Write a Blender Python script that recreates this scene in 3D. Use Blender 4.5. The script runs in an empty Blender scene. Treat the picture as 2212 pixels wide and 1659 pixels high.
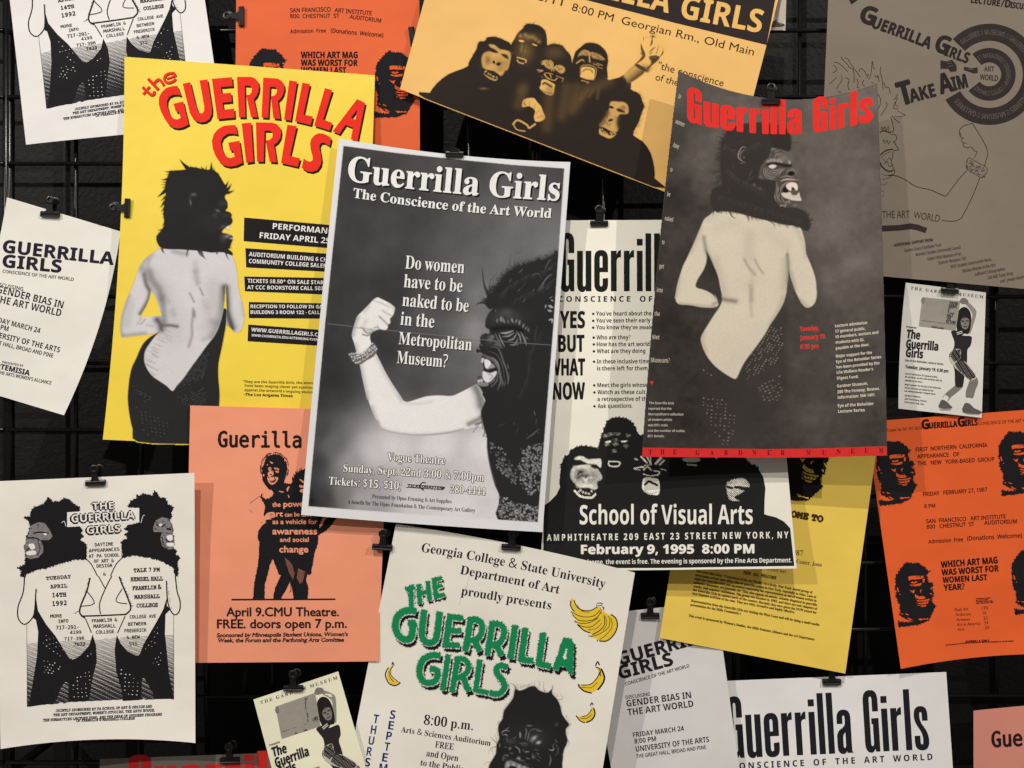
import bpy, bmesh, math, random
import numpy as np
from mathutils import Vector, Matrix
from mathutils.geometry import tessellate_polygon

S = bpy.context.scene
COL = S.collection
# ------------------------------------------------------------------ camera
CAM_D = 0.90                      # metres from the wire grid to the lens
HFOV = math.radians(66.5)
cam_d = bpy.data.cameras.new('camera'); cam = bpy.data.objects.new('camera', cam_d); COL.objects.link(cam)
cam.location = (0, -CAM_D, 0); cam.rotation_euler = (math.radians(90), 0, 0)
cam_d.sensor_fit = 'HORIZONTAL'; cam_d.angle = HFOV; cam_d.clip_start = 0.01; cam_d.clip_end = 50
S.camera = cam
# ------------------------------------------------------------------ dim room light, two gallery spots
W = bpy.data.worlds.new('World'); S.world = W; W.use_nodes = True
bg = W.node_tree.nodes['Background']; bg.inputs[0].default_value = (1.0, 0.90, 0.80, 1); bg.inputs[1].default_value = 0.16
def spot(name, loc, aim, power, size, colour, radius=0.012, blend=0.6):
    l = bpy.data.lights.new(name, 'SPOT'); l.energy = power; l.color = colour; l.shadow_soft_size = radius
    l.spot_size = math.radians(size); l.spot_blend = blend
    o = bpy.data.objects.new(name, l); COL.objects.link(o); o.location = loc
    o.rotation_euler = (Vector(aim) - Vector(loc)).to_track_quat('-Z', 'Y').to_euler()
    return o
spot('gallery_spot', (-2.75, -2.60, 2.00), (-0.10, 0, -0.16), 296, 36, (1.0, 0.93, 0.83), 0.017, 0.9)
spot('gallery_spot', (-0.45, -2.55, 3.30), (0.02, 0, -0.20), 352, 34, (1.0, 0.93, 0.83), 0.017, 0.9)
spot('gallery_spot', (2.85, -2.40, 2.45), (-0.10, 0, -0.22), 318, 30, (1.0, 0.93, 0.83), 0.017, 0.9)
S.view_settings.view_transform = 'Standard'; S.view_settings.look = 'None'
S.view_settings.exposure = 0.0; S.view_settings.gamma = 1.0; S.view_settings.use_curve_mapping = False
S.cycles.max_bounces = 6

# ------------------------------------------------------------------ picture plane helpers
# the drawings are laid out in units of 1/2212 of the picture width and carried to the sheets hanging at their own depth
K = math.tan(HFOV / 2) / 1106.0
def px3(x, y, h):
    d = CAM_D - h
    return ((x - 1106.0) * K * d, -h, (829.5 - y) * K * d)
def T(i, j, x, y): return (553.0 * i + x / 4.0, 414.75 * j + y / 4.0)
def TP(i, j, pts): return [T(i, j, *p) for p in pts]
def ZP(sx, sy, sw, pts, rw=2212.0):
    f = rw / sw
    return [((sx + x / f) / 1.851718, (sy + y / f) / 1.851718) for x, y in pts]
def lin(c):
    c = c / 255.0
    return c / 12.92 if c <= 0.04045 else ((c + 0.055) / 1.055) ** 2.4
LIGHT = (0.93, 0.88, 0.79)        # what white paper under the lamps reads as
def alb(rgb, cap=0.85): return tuple(min(cap, lin(v) / L) for v, L in zip(rgb, LIGHT))
def lerp(a, b, t): return a + (b - a) * t
def cr(pts, n=4, closed=True):    # Catmull-Rom through the points
    P = [np.array(p, float) for p in pts]; N = len(P); out = []
    rng = range(N) if closed else range(N - 1)
    for i in rng:
        if closed: a, b, c, d = P[i-1], P[i], P[(i+1) % N], P[(i+2) % N]
        else: a, b, c, d = P[max(i-1, 0)], P[i], P[i+1], P[min(i+2, N-1)]
        for k in range(n):
            t = k / n
            out.append(tuple(0.5 * (2*b + (c-a)*t + (2*a-5*b+4*c-d)*t*t + (3*b-a-3*c+d)*t**3)))
    if not closed: out.append(tuple(P[-1]))
    return out
def homog(src, dst):
    A = []; B = []
    for (x, y), (u, v) in zip(src, dst):
        A.append([x, y, 1, 0, 0, 0, -u*x, -u*y]); B.append(u)
        A.append([0, 0, 0, x, y, 1, -v*x, -v*y]); B.append(v)
    h = np.linalg.lstsq(np.array(A, float), np.array(B, float), rcond=None)[0]
    return np.append(h, 1).reshape(3, 3)
def happly(H, x, y):
    w = H[2,0]*x + H[2,1]*y + H[2,2]
    return (H[0,0]*x + H[0,1]*y + H[0,2]) / w, (H[1,0]*x + H[1,1]*y + H[1,2]) / w
def affine3(src, dst):
    A = np.array([[x, y, 1] for x, y in src], float)
    M = np.linalg.solve(A, np.array(dst, float))
    return lambda p: tuple(np.array([p[0], p[1], 1.0]) @ M)

# ------------------------------------------------------------------ materials
MATS = {}
def sag(nt, b, prev=None):        # slow undulation of the paper, the same under sheet and print
    g = nt.nodes.new('ShaderNodeNewGeometry'); n = nt.nodes.new('ShaderNodeTexNoise'); n.inputs['Scale'].default_value = 7; n.inputs['Detail'].default_value = 3; n.inputs['Roughness'].default_value = .45
    nt.links.new(g.outputs['Position'], n.inputs['Vector'])
    bp = nt.nodes.new('ShaderNodeBump'); bp.inputs['Strength'].default_value = .55; bp.inputs['Distance'].default_value = .012
    nt.links.new(n.outputs['Fac'], bp.inputs['Height'])
    if prev: nt.links.new(prev.outputs['Normal'], bp.inputs['Normal'])
    nt.links.new(bp.outputs['Normal'], b.inputs['Normal'])
def mat_paper(rgb, rough=0.62, spec=0.35, key='paper', mottle=0.05, bump=0.12):
    k = (key, tuple(rgb), rough)
    if k in MATS: return MATS[k]
    m = bpy.data.materials.new(key); m.use_nodes = True; nt = m.node_tree; b = nt.nodes['Principled BSDF']
    a = alb(rgb)
    tc = nt.nodes.new('ShaderNodeTexCoord')
    n = nt.nodes.new('ShaderNodeTexNoise'); n.inputs['Scale'].default_value = 9; n.inputs['Detail'].default_value = 6
    nt.links.new(tc.outputs['Object'], n.inputs['Vector'])
    r = nt.nodes.new('ShaderNodeValToRGB')
    r.color_ramp.elements[0].position = 0.3; r.color_ramp.elements[1].position = 0.7
    r.color_ramp.elements[0].color = (*[v * (1 - mottle) for v in a], 1); r.color_ramp.elements[1].color = (*[min(.9, v * (1 + mottle)) for v in a], 1)
    nt.links.new(n.outputs['Fac'], r.inputs['Fac']); nt.links.new(r.outputs['Color'], b.inputs['Base Color'])
    f = nt.nodes.new('ShaderNodeTexNoise'); f.inputs['Scale'].default_value = 900; f.inputs['Detail'].default_value = 3
    nt.links.new(tc.outputs['Object'], f.inputs['Vector'])
    bp = nt.nodes.new('ShaderNodeBump'); bp.inputs['Strength'].default_value = bump; bp.inputs['Distance'].default_value = 0.0006
    nt.links.new(f.outputs['Fac'], bp.inputs['Height']); sag(nt, b, bp)
    b.inputs['Roughness'].default_value = rough; b.inputs['Specular IOR Level'].default_value = spec
    MATS[k] = m; return m
def mat_ink(rgb, rough=0.6, spec=0.04):
    k = ('ink', tuple(rgb), rough)
    if k in MATS: return MATS[k]
    m = bpy.data.materials.new('printing_ink'); m.use_nodes = True; nt = m.node_tree; b = nt.nodes['Principled BSDF']
    a = alb(rgb)
    tc = nt.nodes.new('ShaderNodeTexCoord'); n = nt.nodes.new('ShaderNodeTexNoise'); n.inputs['Scale'].default_value = 260; n.inputs['Detail'].default_value = 4
    nt.links.new(tc.outputs['Object'], n.inputs['Vector'])
    mx = nt.nodes.new('ShaderNodeMix'); mx.data_type = 'RGBA'
    mx.inputs['A'].default_value = (*[v * 0.9 for v in a], 1); mx.inputs['B'].default_value = (*[min(.9, v * 1.12 + 0.002) for v in a], 1)
    nt.links.new(n.outputs['Fac'], mx.inputs['Factor']); nt.links.new(mx.outputs['Result'], b.inputs['Base Color'])
    sag(nt, b); b.inputs['Roughness'].default_value = rough; b.inputs['Specular IOR Level'].default_value = spec
    MATS[k] = m; return m
def mat_print(rough=0.55, spec=0.05):
    k = ('photo', rough)
    if k in MATS: return MATS[k]
    m = bpy.data.materials.new('halftone_print'); m.use_nodes = True; nt = m.node_tree; b = nt.nodes['Principled BSDF']
    at = nt.nodes.new('ShaderNodeVertexColor'); at.layer_name = 'print'
    tc = nt.nodes.new('ShaderNodeTexCoord'); n = nt.nodes.new('ShaderNodeTexNoise'); n.inputs['Scale'].default_value = 700; n.inputs['Detail'].default_value = 3
    nt.links.new(tc.outputs['Object'], n.inputs['Vector'])
    mr = nt.nodes.new('ShaderNodeMapRange'); mr.inputs['From Min'].default_value = 0.3; mr.inputs['From Max'].default_value = 0.7
    mr.inputs['To Min'].default_value = 0.95; mr.inputs['To Max'].default_value = 1.05
    nt.links.new(n.outputs['Fac'], mr.inputs['Value'])
    mx = nt.nodes.new('ShaderNodeMix'); mx.data_type = 'RGBA'; mx.blend_type = 'MULTIPLY'; mx.inputs['Factor'].default_value = 1
    nt.links.new(at.outputs['Color'], mx.inputs['A']); nt.links.new(mr.outputs['Result'], mx.inputs['B'])
    nt.links.new(mx.outputs['Result'], b.inputs['Base Color'])
    sag(nt, b); b.inputs['Roughness'].default_value = rough; b.inputs['Specular IOR Level'].default_value = spec
    MATS[k] = m; return m
def mat_metal(name, rgb, rough, metallic=0.0, spec=0.5):
    m = bpy.data.materials.new(name); m.use_nodes = True; nt = m.node_tree; b = nt.nodes['Principled BSDF']
    tc = nt.nodes.new('ShaderNodeTexCoord'); n = nt.nodes.new('ShaderNodeTexNoise'); n.inputs['Scale'].default_value = 60; n.inputs['Detail'].default_value = 5
    nt.links.new(tc.outputs['Object'], n.inputs['Vector'])
    mr = nt.nodes.new('ShaderNodeMapRange'); mr.inputs['To Min'].default_value = rough * 0.75; mr.inputs['To Max'].default_value = rough * 1.35
    nt.links.new(n.outputs['Fac'], mr.inputs['Value']); nt.links.new(mr.outputs['Result'], b.inputs['Roughness'])
    b.inputs['Base Color'].default_value = (*rgb, 1); b.inputs['Metallic'].default_value = metallic; b.inputs['Specular IOR Level'].default_value = spec
    return m

# ------------------------------------------------------------------ object helpers
def link(name, verts, faces, mat, parent=None, smooth=False):
    me = bpy.data.meshes.new(name); me.from_pydata(verts, [], faces); me.validate()
    if smooth:
        for p in me.polygons: p.use_smooth = True
    o = bpy.data.objects.new(name, me); COL.objects.link(o)
    if mat: me.materials.append(mat)
    if parent: o.parent = parent; o.matrix_parent_inverse = Matrix.Translation(-parent.location)
    return o
def thing(name, label, cat, loc=(0,0,0), group=None):
    o = bpy.data.objects.new(name, None); COL.objects.link(o); o.location = loc; o.empty_display_size = 0.02
    o['label'] = label; o['category'] = cat
    if group: o['group'] = group
    return o

# ------------------------------------------------------------------ lettering
FD = bpy.utils.system_resource('DATAFILES', path='fonts')
def _font(f):
    try: return bpy.data.fonts.load(FD + '/' + f, check_existing=True)
    except Exception: return None
F_MATH = _font('NotoSansMath-Regular.woff2'); F_MONO = _font('DejaVuSansMono.woff2')
def _map(t, A, a, d):
    o = ''
    for c in t:
        if 'A' <= c <= 'Z': o += chr(A + ord(c) - 65)
        elif 'a' <= c <= 'z':
            o += '\u210e' if (a == 0x1D44E and c == 'h') else chr(a + ord(c) - 97)
        elif c.isdigit() and d: o += chr(d + int(c))
        else: o += c
    return o
FONTS = {'sb': (F_MATH, 0x1D5D4, 0x1D5EE, 0x1D7EC), 'ser': (F_MATH, 0x1D400, 0x1D41A, 0x1D7CE), 'it': (F_MATH, 0x1D434, 0x1D44E, 0),
         'ns': (F_MATH, 0, 0, 0), 'sans': (None, 0, 0, 0), 'mono': (F_MONO, 0, 0, 0), 'slab': (F_MATH, 0x1D670, 0x1D68A, 0x1D7F6)}
GL = {}; WANT = []
def want(font, s):
    if font != 'cond' and (font, s) not in GL and (font, s) not in WANT: WANT.append((font, s))
def make_glyphs():
    objs = []
    for font, s in WANT:
        f, A, a, d = FONTS[font]
        c = bpy.data.curves.new('lettering', 'FONT'); c.body = _map(s, A, a, d) if A else s
        if f: c.font = f
        c.fill_mode = 'FRONT'; c.resolution_u = 3 if len(s) > 3 else 6
        o = bpy.data.objects.new('lettering', c); COL.objects.link(o); objs.append((font, s, o))
    bpy.context.view_layer.update(); dg = bpy.context.evaluated_depsgraph_get()
    for font, s, o in objs:
        me = o.evaluated_get(dg).to_mesh()
        v = np.empty(len(me.vertices) * 3); me.vertices.foreach_get('co', v); v = v.reshape(-1, 3)[:, :2].copy()
        fs = [tuple(p.vertices) for p in me.polygons]
        GL[(font, s)] = (v, fs); o.evaluated_get(dg).to_mesh_clear()
    for _, _, o in objs:
        c = o.data; bpy.data.objects.remove(o); bpy.data.curves.remove(c)
    WANT.clear()
# a compressed gothic drawn here: 4-tuples are quadratic curves (control, end)
def qpath(tok, n=6):
    out = [tok[0]]
    for t in tok[1:]:
        if len(t) == 2: out.append(t)
        else:
            x0, y0 = out[-1]
            for k in range(1, n + 1):
                u = k / n; out.append(((1-u)**2*x0 + 2*u*(1-u)*t[0] + u*u*t[2], (1-u)**2*y0 + 2*u*(1-u)*t[1] + u*u*t[3]))
    return out
def _r(x0, y0, x1, y1): return [(x0,y0),(x1,y0),(x1,y1),(x0,y1)]
COND = {
 'l': (.112, [[_r(0,0,.112,1)]]),
 'i': (.112, [[_r(0,0,.112,.70)], [_r(0,.79,.112,.905)]]),
 'u': (.277, [[[(0,.7),(0,.14),(0,-.015,.105,-.015),(.15,-.015,.168,.04),(.168,0),(.277,0),(.277,.7),(.165,.7),(.165,.13),(.165,.085,.138,.085),(.112,.085,.112,.13),(.112,.7)]]]),
 'e': (.268, [[[(.268,.33),(.268,.56),(.268,.714,.134,.714),(0,.714,0,.56),(0,.14),(0,-.014,.134,-.014),(.268,-.014,.268,.13),(.268,.23),(.163,.22),(.163,.13),(.163,.085,.134,.085),(.107,.085,.107,.13),(.107,.33)],
               [(.107,.41),(.107,.57),(.107,.612,.134,.612),(.161,.612,.161,.57),(.161,.41)]]]),
 'r': (.197, [[[(0,0),(.112,0),(.112,.52),(.115,.595,.197,.585),(.197,.712),(.135,.715,.112,.63),(.112,.7),(0,.7)]]]),
 'a': (.29, [[[(.008,.48),(.008,.57),(.008,.714,.136,.714),(.262,.714,.262,.57),(.262,.05),(.262,.02,.288,0),(.178,0),(.166,.035),(.15,-.014,.1,-.014),(0,-.014,0,.12),(0,.26),(0,.36,.08,.4),(.155,.44,.155,.5),(.155,.57),(.155,.615,.134,.615),(.112,.615,.112,.57),(.112,.48)],
               [(.11,.14),(.11,.25),(.11,.3,.155,.34),(.155,.13),(.15,.085,.13,.085),(.11,.085,.11,.14)]]]),
 'G': (.27, [[[(.27,.66),(.27,.84),(.27,1.014,.137,1.014),(0,1.014,0,.84),(0,.16),(0,-.014,.11,-.014),(.16,-.014,.18,.05),(.195,0),(.27,0),(.27,.55),(.137,.55),(.137,.455),(.162,.455),(.162,.15),(.162,.095,.136,.095),(.11,.095,.11,.15),(.11,.85),(.11,.905,.136,.905),(.162,.905,.162,.85),(.162,.66)]]]),
 's': (.262, [[[(.255,.47),(.255,.57),(.255,.714,.13,.714),(.005,.714,.005,.56),(.005,.46,.08,.36),(.152,.26,.152,.18),(.152,.13),(.152,.085,.128,.085),(.104,.085,.104,.13),(.104,.23),(0,.23),(0,.14),(0,-.014,.13,-.014),(.262,-.014,.262,.14),(.262,.26,.18,.37),(.108,.46,.108,.54),(.108,.57),(.108,.615,.13,.615),(.152,.615,.152,.57),(.152,.47)]]]),
}
def fill(loops):
    vs = [Vector((x, y, 0)) for l in loops for x, y in l]
    tri = tessellate_polygon([[Vector((x, y, 0)) for x, y in l] for l in loops])
    return np.array([(v.x, v.y) for v in vs]), [tuple(t) for t in tri]
def cond_string(s, gap=.055, space=.16):
    V = []; Fc = []; x = 0; n = 0
    for c in s:
        if c == ' ': x += space; continue
        w, parts = COND[c]
        for loops in parts:
            v, f = fill([qpath(l) for l in loops]); v = v + np.array([x, 0])
            V.append(v); Fc += [tuple(i + n for i in t) for t in f]; n += len(v)
        x += w + gap
    return np.vstack(V), Fc
def glyphs(font, s):
    if font == 'cond':
        if (font, s) not in GL: GL[(font, s)] = cond_string(s)
        return GL[(font, s)]
    return GL[(font, s)]
def caph(font):
    if font == 'cond': return 1.0
    v, _ = GL[(font, 'H')]; return v[:, 1].max()
for f_ in FONTS: want(f_, 'H')

class Ink:                        # a flat printed layer: vertices in picture units, a tiny lift per piece
    def __init__(self): self.v = []; self.f = []; self.n = 0; self.lift = []
    def add(self, v, f, lift=0.0):
        v = np.asarray(v, float)
        self.v.append(v); self.lift.append(np.full(len(v), lift)); self.f += [tuple(i + self.n for i in t) for t in f]; self.n += len(v)
        return self
    def poly(self, pts, lift=0.0, holes=(), smooth=0):
        if smooth: pts = cr(pts, smooth)
        v, f = fill([list(pts)] + [list(h) for h in holes]); return self.add(v, f, lift)
    def stroke(self, pts, w, lift=0.0, smooth=0, closed=False, taper=False):
        if smooth: pts = cr(pts, smooth, closed)
        if closed: pts = list(pts) + [pts[0]]
        P = np.array(pts, float); d = np.gradient(P, axis=0); L = np.hypot(d[:, 0], d[:, 1]) + 1e-9
        nrm = np.stack([-d[:, 1] / L, d[:, 0] / L], 1); n = len(P)
        ww = np.full(n, w / 2.0) if np.isscalar(w) else np.interp(np.linspace(0, 1, n), np.linspace(0, 1, len(w)), np.array(w) / 2.0)
        if taper: ww = ww * np.sin(np.linspace(0.12, math.pi - 0.12, n))
        V = np.vstack([P + nrm * ww[:, None], P - nrm * ww[:, None]])
        return self.add(V, [(i, i + 1, n + i + 1, n + i) for i in range(n - 1)], lift)
    def text(self, font, s, x0, y0, x1, y1, cap, bow=0.0, heavy=0.0, lift=0.0, lean=0.0, dx=0.0, dy=0.0, xf=None):
        if not heavy and font == 'ns': heavy = .028
        g, fc = glyphs(font, s)
        a, b = g[:, 0].min(), g[:, 0].max(); t = (g[:, 0] - a) / (b - a); h = g[:, 1] / caph(font)
        L = math.hypot(x1 - x0, y1 - y0); ux, uy = (x1 - x0) / L, (y1 - y0) / L
        up = np.array([uy, -ux]); up = up + lean * np.array([ux, uy])
        st = [(0, 0)] if not heavy else [(-heavy, 0), (heavy, 0), (0, heavy), (0, -heavy)]
        for k, (ex, ey) in enumerate(st):
            tt = t; hh = h + ey
            X = x0 + (x1 - x0) * tt + up[0] * hh * cap + ux * ex * cap + dx
            Y = y0 + (y1 - y0) * tt + up[1] * hh * cap + uy * ex * cap + dy
            Y = Y + bow * 4 * tt * (1 - tt)
            P = np.stack([X, Y], 1)
            if xf: P = np.array([xf(p) for p in P])
            self.add(P, fc, lift + k * 0.08)
        return self
    def letter(self, font, c, quad, heavy=0.0, lift=0.0, dx=0.0, dy=0.0):   # one glyph stretched on a quad TL TR BR BL
        g, fc = glyphs(font, c)
        a, b = g.min(0), g.max(0); u = (g - a) / (b - a)
        q = np.array(quad, float); uu = u[:, :1]; vv = 1 - u[:, 1:]
        P = (1-uu)*(1-vv)*q[0] + uu*(1-vv)*q[1] + uu*vv*q[2] + (1-uu)*vv*q[3]
        P = P + np.array([dx, dy])
        for k, (ex, ey) in enumerate([(0, 0)] if not heavy else [(-heavy, 0), (heavy, 0), (0, heavy), (0, -heavy)]):
            self.add(P + np.array([ex, ey]), fc, lift + k * 0.08)
        return self
    def arc(self, font, s, cx, cy, r, a0, a1, cap, lift=0.0, heavy=0.0):     # angles in degrees, clockwise from east
        g, fc = glyphs(font, s); a, b = g[:, 0].min(), g[:, 0].max()
        th = np.radians(a0 + (a1 - a0) * (g[:, 0] - a) / (b - a)); rr = r + g[:, 1] / caph(font) * cap * (1 if a1 > a0 else -1)
        return self.add(np.stack([cx + rr * np.cos(th), cy + rr * np.sin(th)], 1), fc, lift)
    def spikes(self, step=1.2, length=3.0, seed=1, k0=0, lift=0.0, dirn=None, jitter=0.6, wide=0.8):   # ragged fringe round everything added since k0
        rnd = random.Random(seed); V = np.vstack(self.v); edges = {}
        for t in self.f[k0:]:
            for i in range(len(t)):
                a, b = t[i], t[(i + 1) % len(t)]
                e = (min(a, b), max(a, b))
                if e in edges: edges[e] = None
                else:
                    c = V[list(t)].mean(0); edges[e] = (a, b, c)
        nv = []; nf = []
        for e in edges.values():
            if not e: continue
            a, b, c = V[e[0]], V[e[1]], e[2]; d = b - a; L = math.hypot(*d)
            if L < 1e-6: continue
            n = np.array([d[1], -d[0]]) / L
            if np.dot(n, (a + b) / 2 - c) < 0: n = -n
            m = L / step; m = int(m) + (1 if rnd.random() < m - int(m) else 0)
            for _ in range(m):
                p = a + d * rnd.random(); w = d / L * step * wide * (0.5 + rnd.random())
                tip = p + (n * (0.35 + rnd.random()) + d / L * rnd.uniform(-jitter, jitter)) * length
                if dirn is not None: tip = tip + np.array(dirn) * length * rnd.random()
                i = len(nv); nv += [p - w - n * 0.4, p + w - n * 0.4, tip]; nf.append((i, i + 1, i + 2))
        if nv: self.add(np.array(nv), nf, lift)
        return self
    def mark(self): return len(self.f)
    def transformed(self, fn):
        o = Ink(); o.f = list(self.f); o.n = self.n
        V = np.vstack(self.v); o.v = [np.array([fn(p) for p in V])]; o.lift = [np.concatenate(self.lift)]
        return o

def pieces(P, faces):
    n = len(P); par = np.arange(n)
    def find(i):
        while par[i] != i: par[i] = par[par[i]]; i = par[i]
        return i
    for f in faces:
        a = find(f[0])
        for j in f[1:]: par[find(j)] = a
    r = np.array([find(i) for i in range(n)]); u, isl = np.unique(r, return_inverse=True); k = len(u)
    if k == 1 or k > 1300: return [([tuple(p) for p in P], faces)]
    lo = np.full((k, 3), 1e9); hi = np.full((k, 3), -1e9); np.minimum.at(lo, isl, P); np.maximum.at(hi, isl, P)
    size = (hi - lo).max(1); gap = np.maximum(0, np.maximum(lo[:, None] - hi[None], lo[None] - hi[:, None]))
    near = np.sqrt((gap**2).sum(2)) <= np.maximum(.0195, .49 * np.maximum(size[:, None], size[None]))
    lab = np.arange(k)
    while True:
        new = np.where(near, lab[None, :], k).min(1); new = np.minimum(new, lab)
        if (new == lab).all(): break
        lab = new
    res = []
    for g in np.unique(lab):
        keep = lab[isl] == g; idx = np.nonzero(keep)[0]; mp = {int(v): i for i, v in enumerate(idx)}
        res.append(([tuple(P[i]) for i in idx], [tuple(mp[j] for j in f) for f in faces if f[0] in mp]))
    return res

# ------------------------------------------------------------------ sheets of paper
class Sheet:
    def __init__(self, name, label, cat, corners, h, colour, bulge=(0,0,0,0), curl=None, rough=0.62, spec=0.35, group=None, mottle=0.04):
        self.c = [np.array(p, float) for p in corners]; self.h = h; self.b = bulge; self.curl = curl or {}
        rw = random.Random(label); self.wv = [(rw.uniform(4, 9), rw.uniform(-5, 5), rw.uniform(0, 6.3), rw.uniform(.0002, .0005)) for _ in range(3)] + [(rw.uniform(-3, 3), rw.uniform(5, 10), rw.uniform(0, 6.3), rw.uniform(.0002, .0004))]
        self.H = homog(corners, [(0,0),(1,0),(1,1),(0,1)]); self.rgb = colour; self.rough = rough
        cx = sum(p[0] for p in corners) / 4; cy = sum(p[1] for p in corners) / 4
        self.root = thing(name, label, cat, px3(cx, cy, h), group)
        self.paper(colour, rough, spec, mottle)
    def depth(self, x, y):
        u, v = happly(self.H, x, y); u = np.clip(u, -.1, 1.1); v = np.clip(v, -.1, 1.1); q = self.curl
        wave = sum(A * np.sin(a * u + b * v + p) for a, b, p, A in self.wv)
        return self.h + wave + q.get('u', 0)*(u-.5) + q.get('v', 0)*(v-.5) + q.get('uu', 0)*((2*u-1)**2) + q.get('vv', 0)*((2*v-1)**2) + q.get('top', 0)*np.exp(-v*7) + q.get('bot', 0)*np.exp(-(1-v)*7) + q.get('uv', 0)*(u-.5)*(v-.5)
    def P(self, x, y, layer=0.0):
        h = self.depth(x, y) + layer * 0.00006
        d = CAM_D - h
        return np.stack([(x - 1106.0) * K * d, -h, (829.5 - y) * K * d], -1)
    def paper(self, colour, rough, spec, mottle):
        nu, nv = 36, 44; c = self.c; bt, br, bb, bl = self.b
        u = np.linspace(0, 1, nu + 1)[None, :, None]; v = np.linspace(0, 1, nv + 1)[:, None, None]
        q = (1-u)*(1-v)*c[0] + u*(1-v)*c[1] + u*v*c[2] + (1-u)*v*c[3]
        q[..., 1] += (4*u*(1-u)*((1-v)*bt + v*bb))[..., 0]; q[..., 0] += (4*v*(1-v)*(u*br + (1-u)*bl))[..., 0]
        A = self.P(q[..., 0], q[..., 1]).reshape(-1, 3); n = len(A)
        Bk = A + np.array([0, 0.00022, 0])
        w = nu + 1
        F = [(j*w+i, (j+1)*w+i, (j+1)*w+i+1, j*w+i+1) for j in range(nv) for i in range(nu)]
        F += [(n+a, n+d, n+cc, n+b) for a, b, cc, d in F]
        rim = [i for i in range(w)] + [j*w+nu for j in range(1, nv+1)] + [nv*w+i for i in range(nu-1, -1, -1)] + [j*w for j in range(nv-1, 0, -1)]
        m_ = len(rim); F += [(2*n + k, 2*n + (k+1) % m_, 2*n + m_ + (k+1) % m_, 2*n + m_ + k) for k in range(m_)]
        self.sheet = link('paper_sheet', [tuple(p) for p in np.vstack([A, Bk, A[rim], Bk[rim]])], F, mat_paper(colour, rough, spec, mottle=mottle), self.root, smooth=False)
        for p in list(self.sheet.data.polygons)[:nu*nv]: p.use_smooth = True
    def ink(self, name, ink, colour, layer=1.0, rough=0.55, parent=None, grid=22.0, label=None):
        V = np.vstack(ink.v); L = np.concatenate(ink.lift)
        bm = bmesh.new(); vs = [bm.verts.new((x, y, l)) for (x, y), l in zip(V, L)]
        for t in ink.f:
            try: bm.faces.new([vs[i] for i in t])
            except ValueError: pass
        big = [f for f in bm.faces if max(e.calc_length() for e in f.edges) > grid * 1.3]
        if big:
            for ax in (0, 1):
                lo = min(v.co[ax] for f in big for v in f.verts); hi = max(v.co[ax] for f in big for v in f.verts)
                for k in range(int(math.floor(lo / grid)) + 1, int(math.ceil(hi / grid))):
                    no = (1, 0, 0) if ax == 0 else (0, 1, 0); co = (k * grid, 0, 0) if ax == 0 else (0, k * grid, 0)
                    fs = [f for f in bm.faces if max(e.calc_length() for e in f.edges) > grid * 1.3]
                    geom = fs + list({e for f in fs for e in f.edges}) + list({v for f in fs for v in f.verts})
                    if fs: bmesh.ops.bisect_plane(bm, geom=geom, plane_co=co, plane_no=no, dist=1e-5)
        for v in [v for v in bm.verts if not v.link_faces]: bm.verts.remove(v)
        bm.verts.index_update()
        A = np.array([v.co[:] for v in bm.verts]); P3 = self.P(A[:, 0], A[:, 1], layer + A[:, 2])
        faces = []
        for f in bm.faces:
            idx = [v.index for v in f.verts]; q = A[idx]
            ar = sum(q[i][0]*q[(i+1) % len(q)][1] - q[(i+1) % len(q)][0]*q[i][1] for i in range(len(q)))
            faces.append(tuple(idx) if ar < 0 else tuple(reversed(idx)))
        bm.free()
        out = []
        for vs_, fs_ in pieces(P3, faces):
            o = link(name, vs_, fs_, mat_ink(colour, rough), parent or self.root)
            if label: o['label'] = label
            out.append(o)
        return out[0] if out else None
    def raster(self, name, cv, layer=0.7, rough=0.5, parent=None, keep=None, label=None):
        H, Wd = cv.val.shape[:2]
        X, Y = cv.grid()
        P3 = self.P(X, Y, layer).reshape(-1, 3)
        m = cv.mask if keep is None else keep
        cell = (np.maximum.reduce([m[:-1, :-1], m[1:, :-1], m[:-1, 1:], m[1:, 1:]]) > 0.03)
        jj, ii = np.nonzero(cell); idx = np.arange(H * Wd).reshape(H, Wd)
        F = np.stack([idx[jj, ii], idx[jj+1, ii], idx[jj+1, ii+1], idx[jj, ii+1]], 1)
        used = np.unique(F); remap = np.zeros(H * Wd, np.int32); remap[used] = np.arange(len(used)); F = remap[F]
        col = np.ones((len(used), 4), np.float32)
        rgb = cv.val if keep is None else cv.val
        paper = np.array(alb(self.rgb))
        a = cv.mask[..., None]
        rgb = paper * (1 - a) + rgb * a
        col[:, :3] = rgb.reshape(-1, 3)[used]
        me = bpy.data.meshes.new(name); me.vertices.add(len(used)); me.vertices.foreach_set('co', P3[used].astype(np.float32).ravel())
        me.loops.add(F.size); me.loops.foreach_set('vertex_index', F.astype(np.int32).ravel())
        me.polygons.add(len(F)); me.polygons.foreach_set('loop_start', np.arange(0, F.size, 4, dtype=np.int32)); me.polygons.foreach_set('loop_total', np.full(len(F), 4, np.int32))
        me.update(); ca = me.color_attributes.new('print', 'FLOAT_COLOR', 'POINT'); ca.data.foreach_set('color', col.ravel())
        me.materials.append(mat_print(rough))
        o = bpy.data.objects.new(name, me); COL.objects.link(o)
        p = parent or self.root; o.parent = p; o.matrix_parent_inverse = Matrix.Translation(-p.matrix_world.translation) if False else Matrix.Translation(-self.root.location)
        if label: o['label'] = label
        return o

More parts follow.
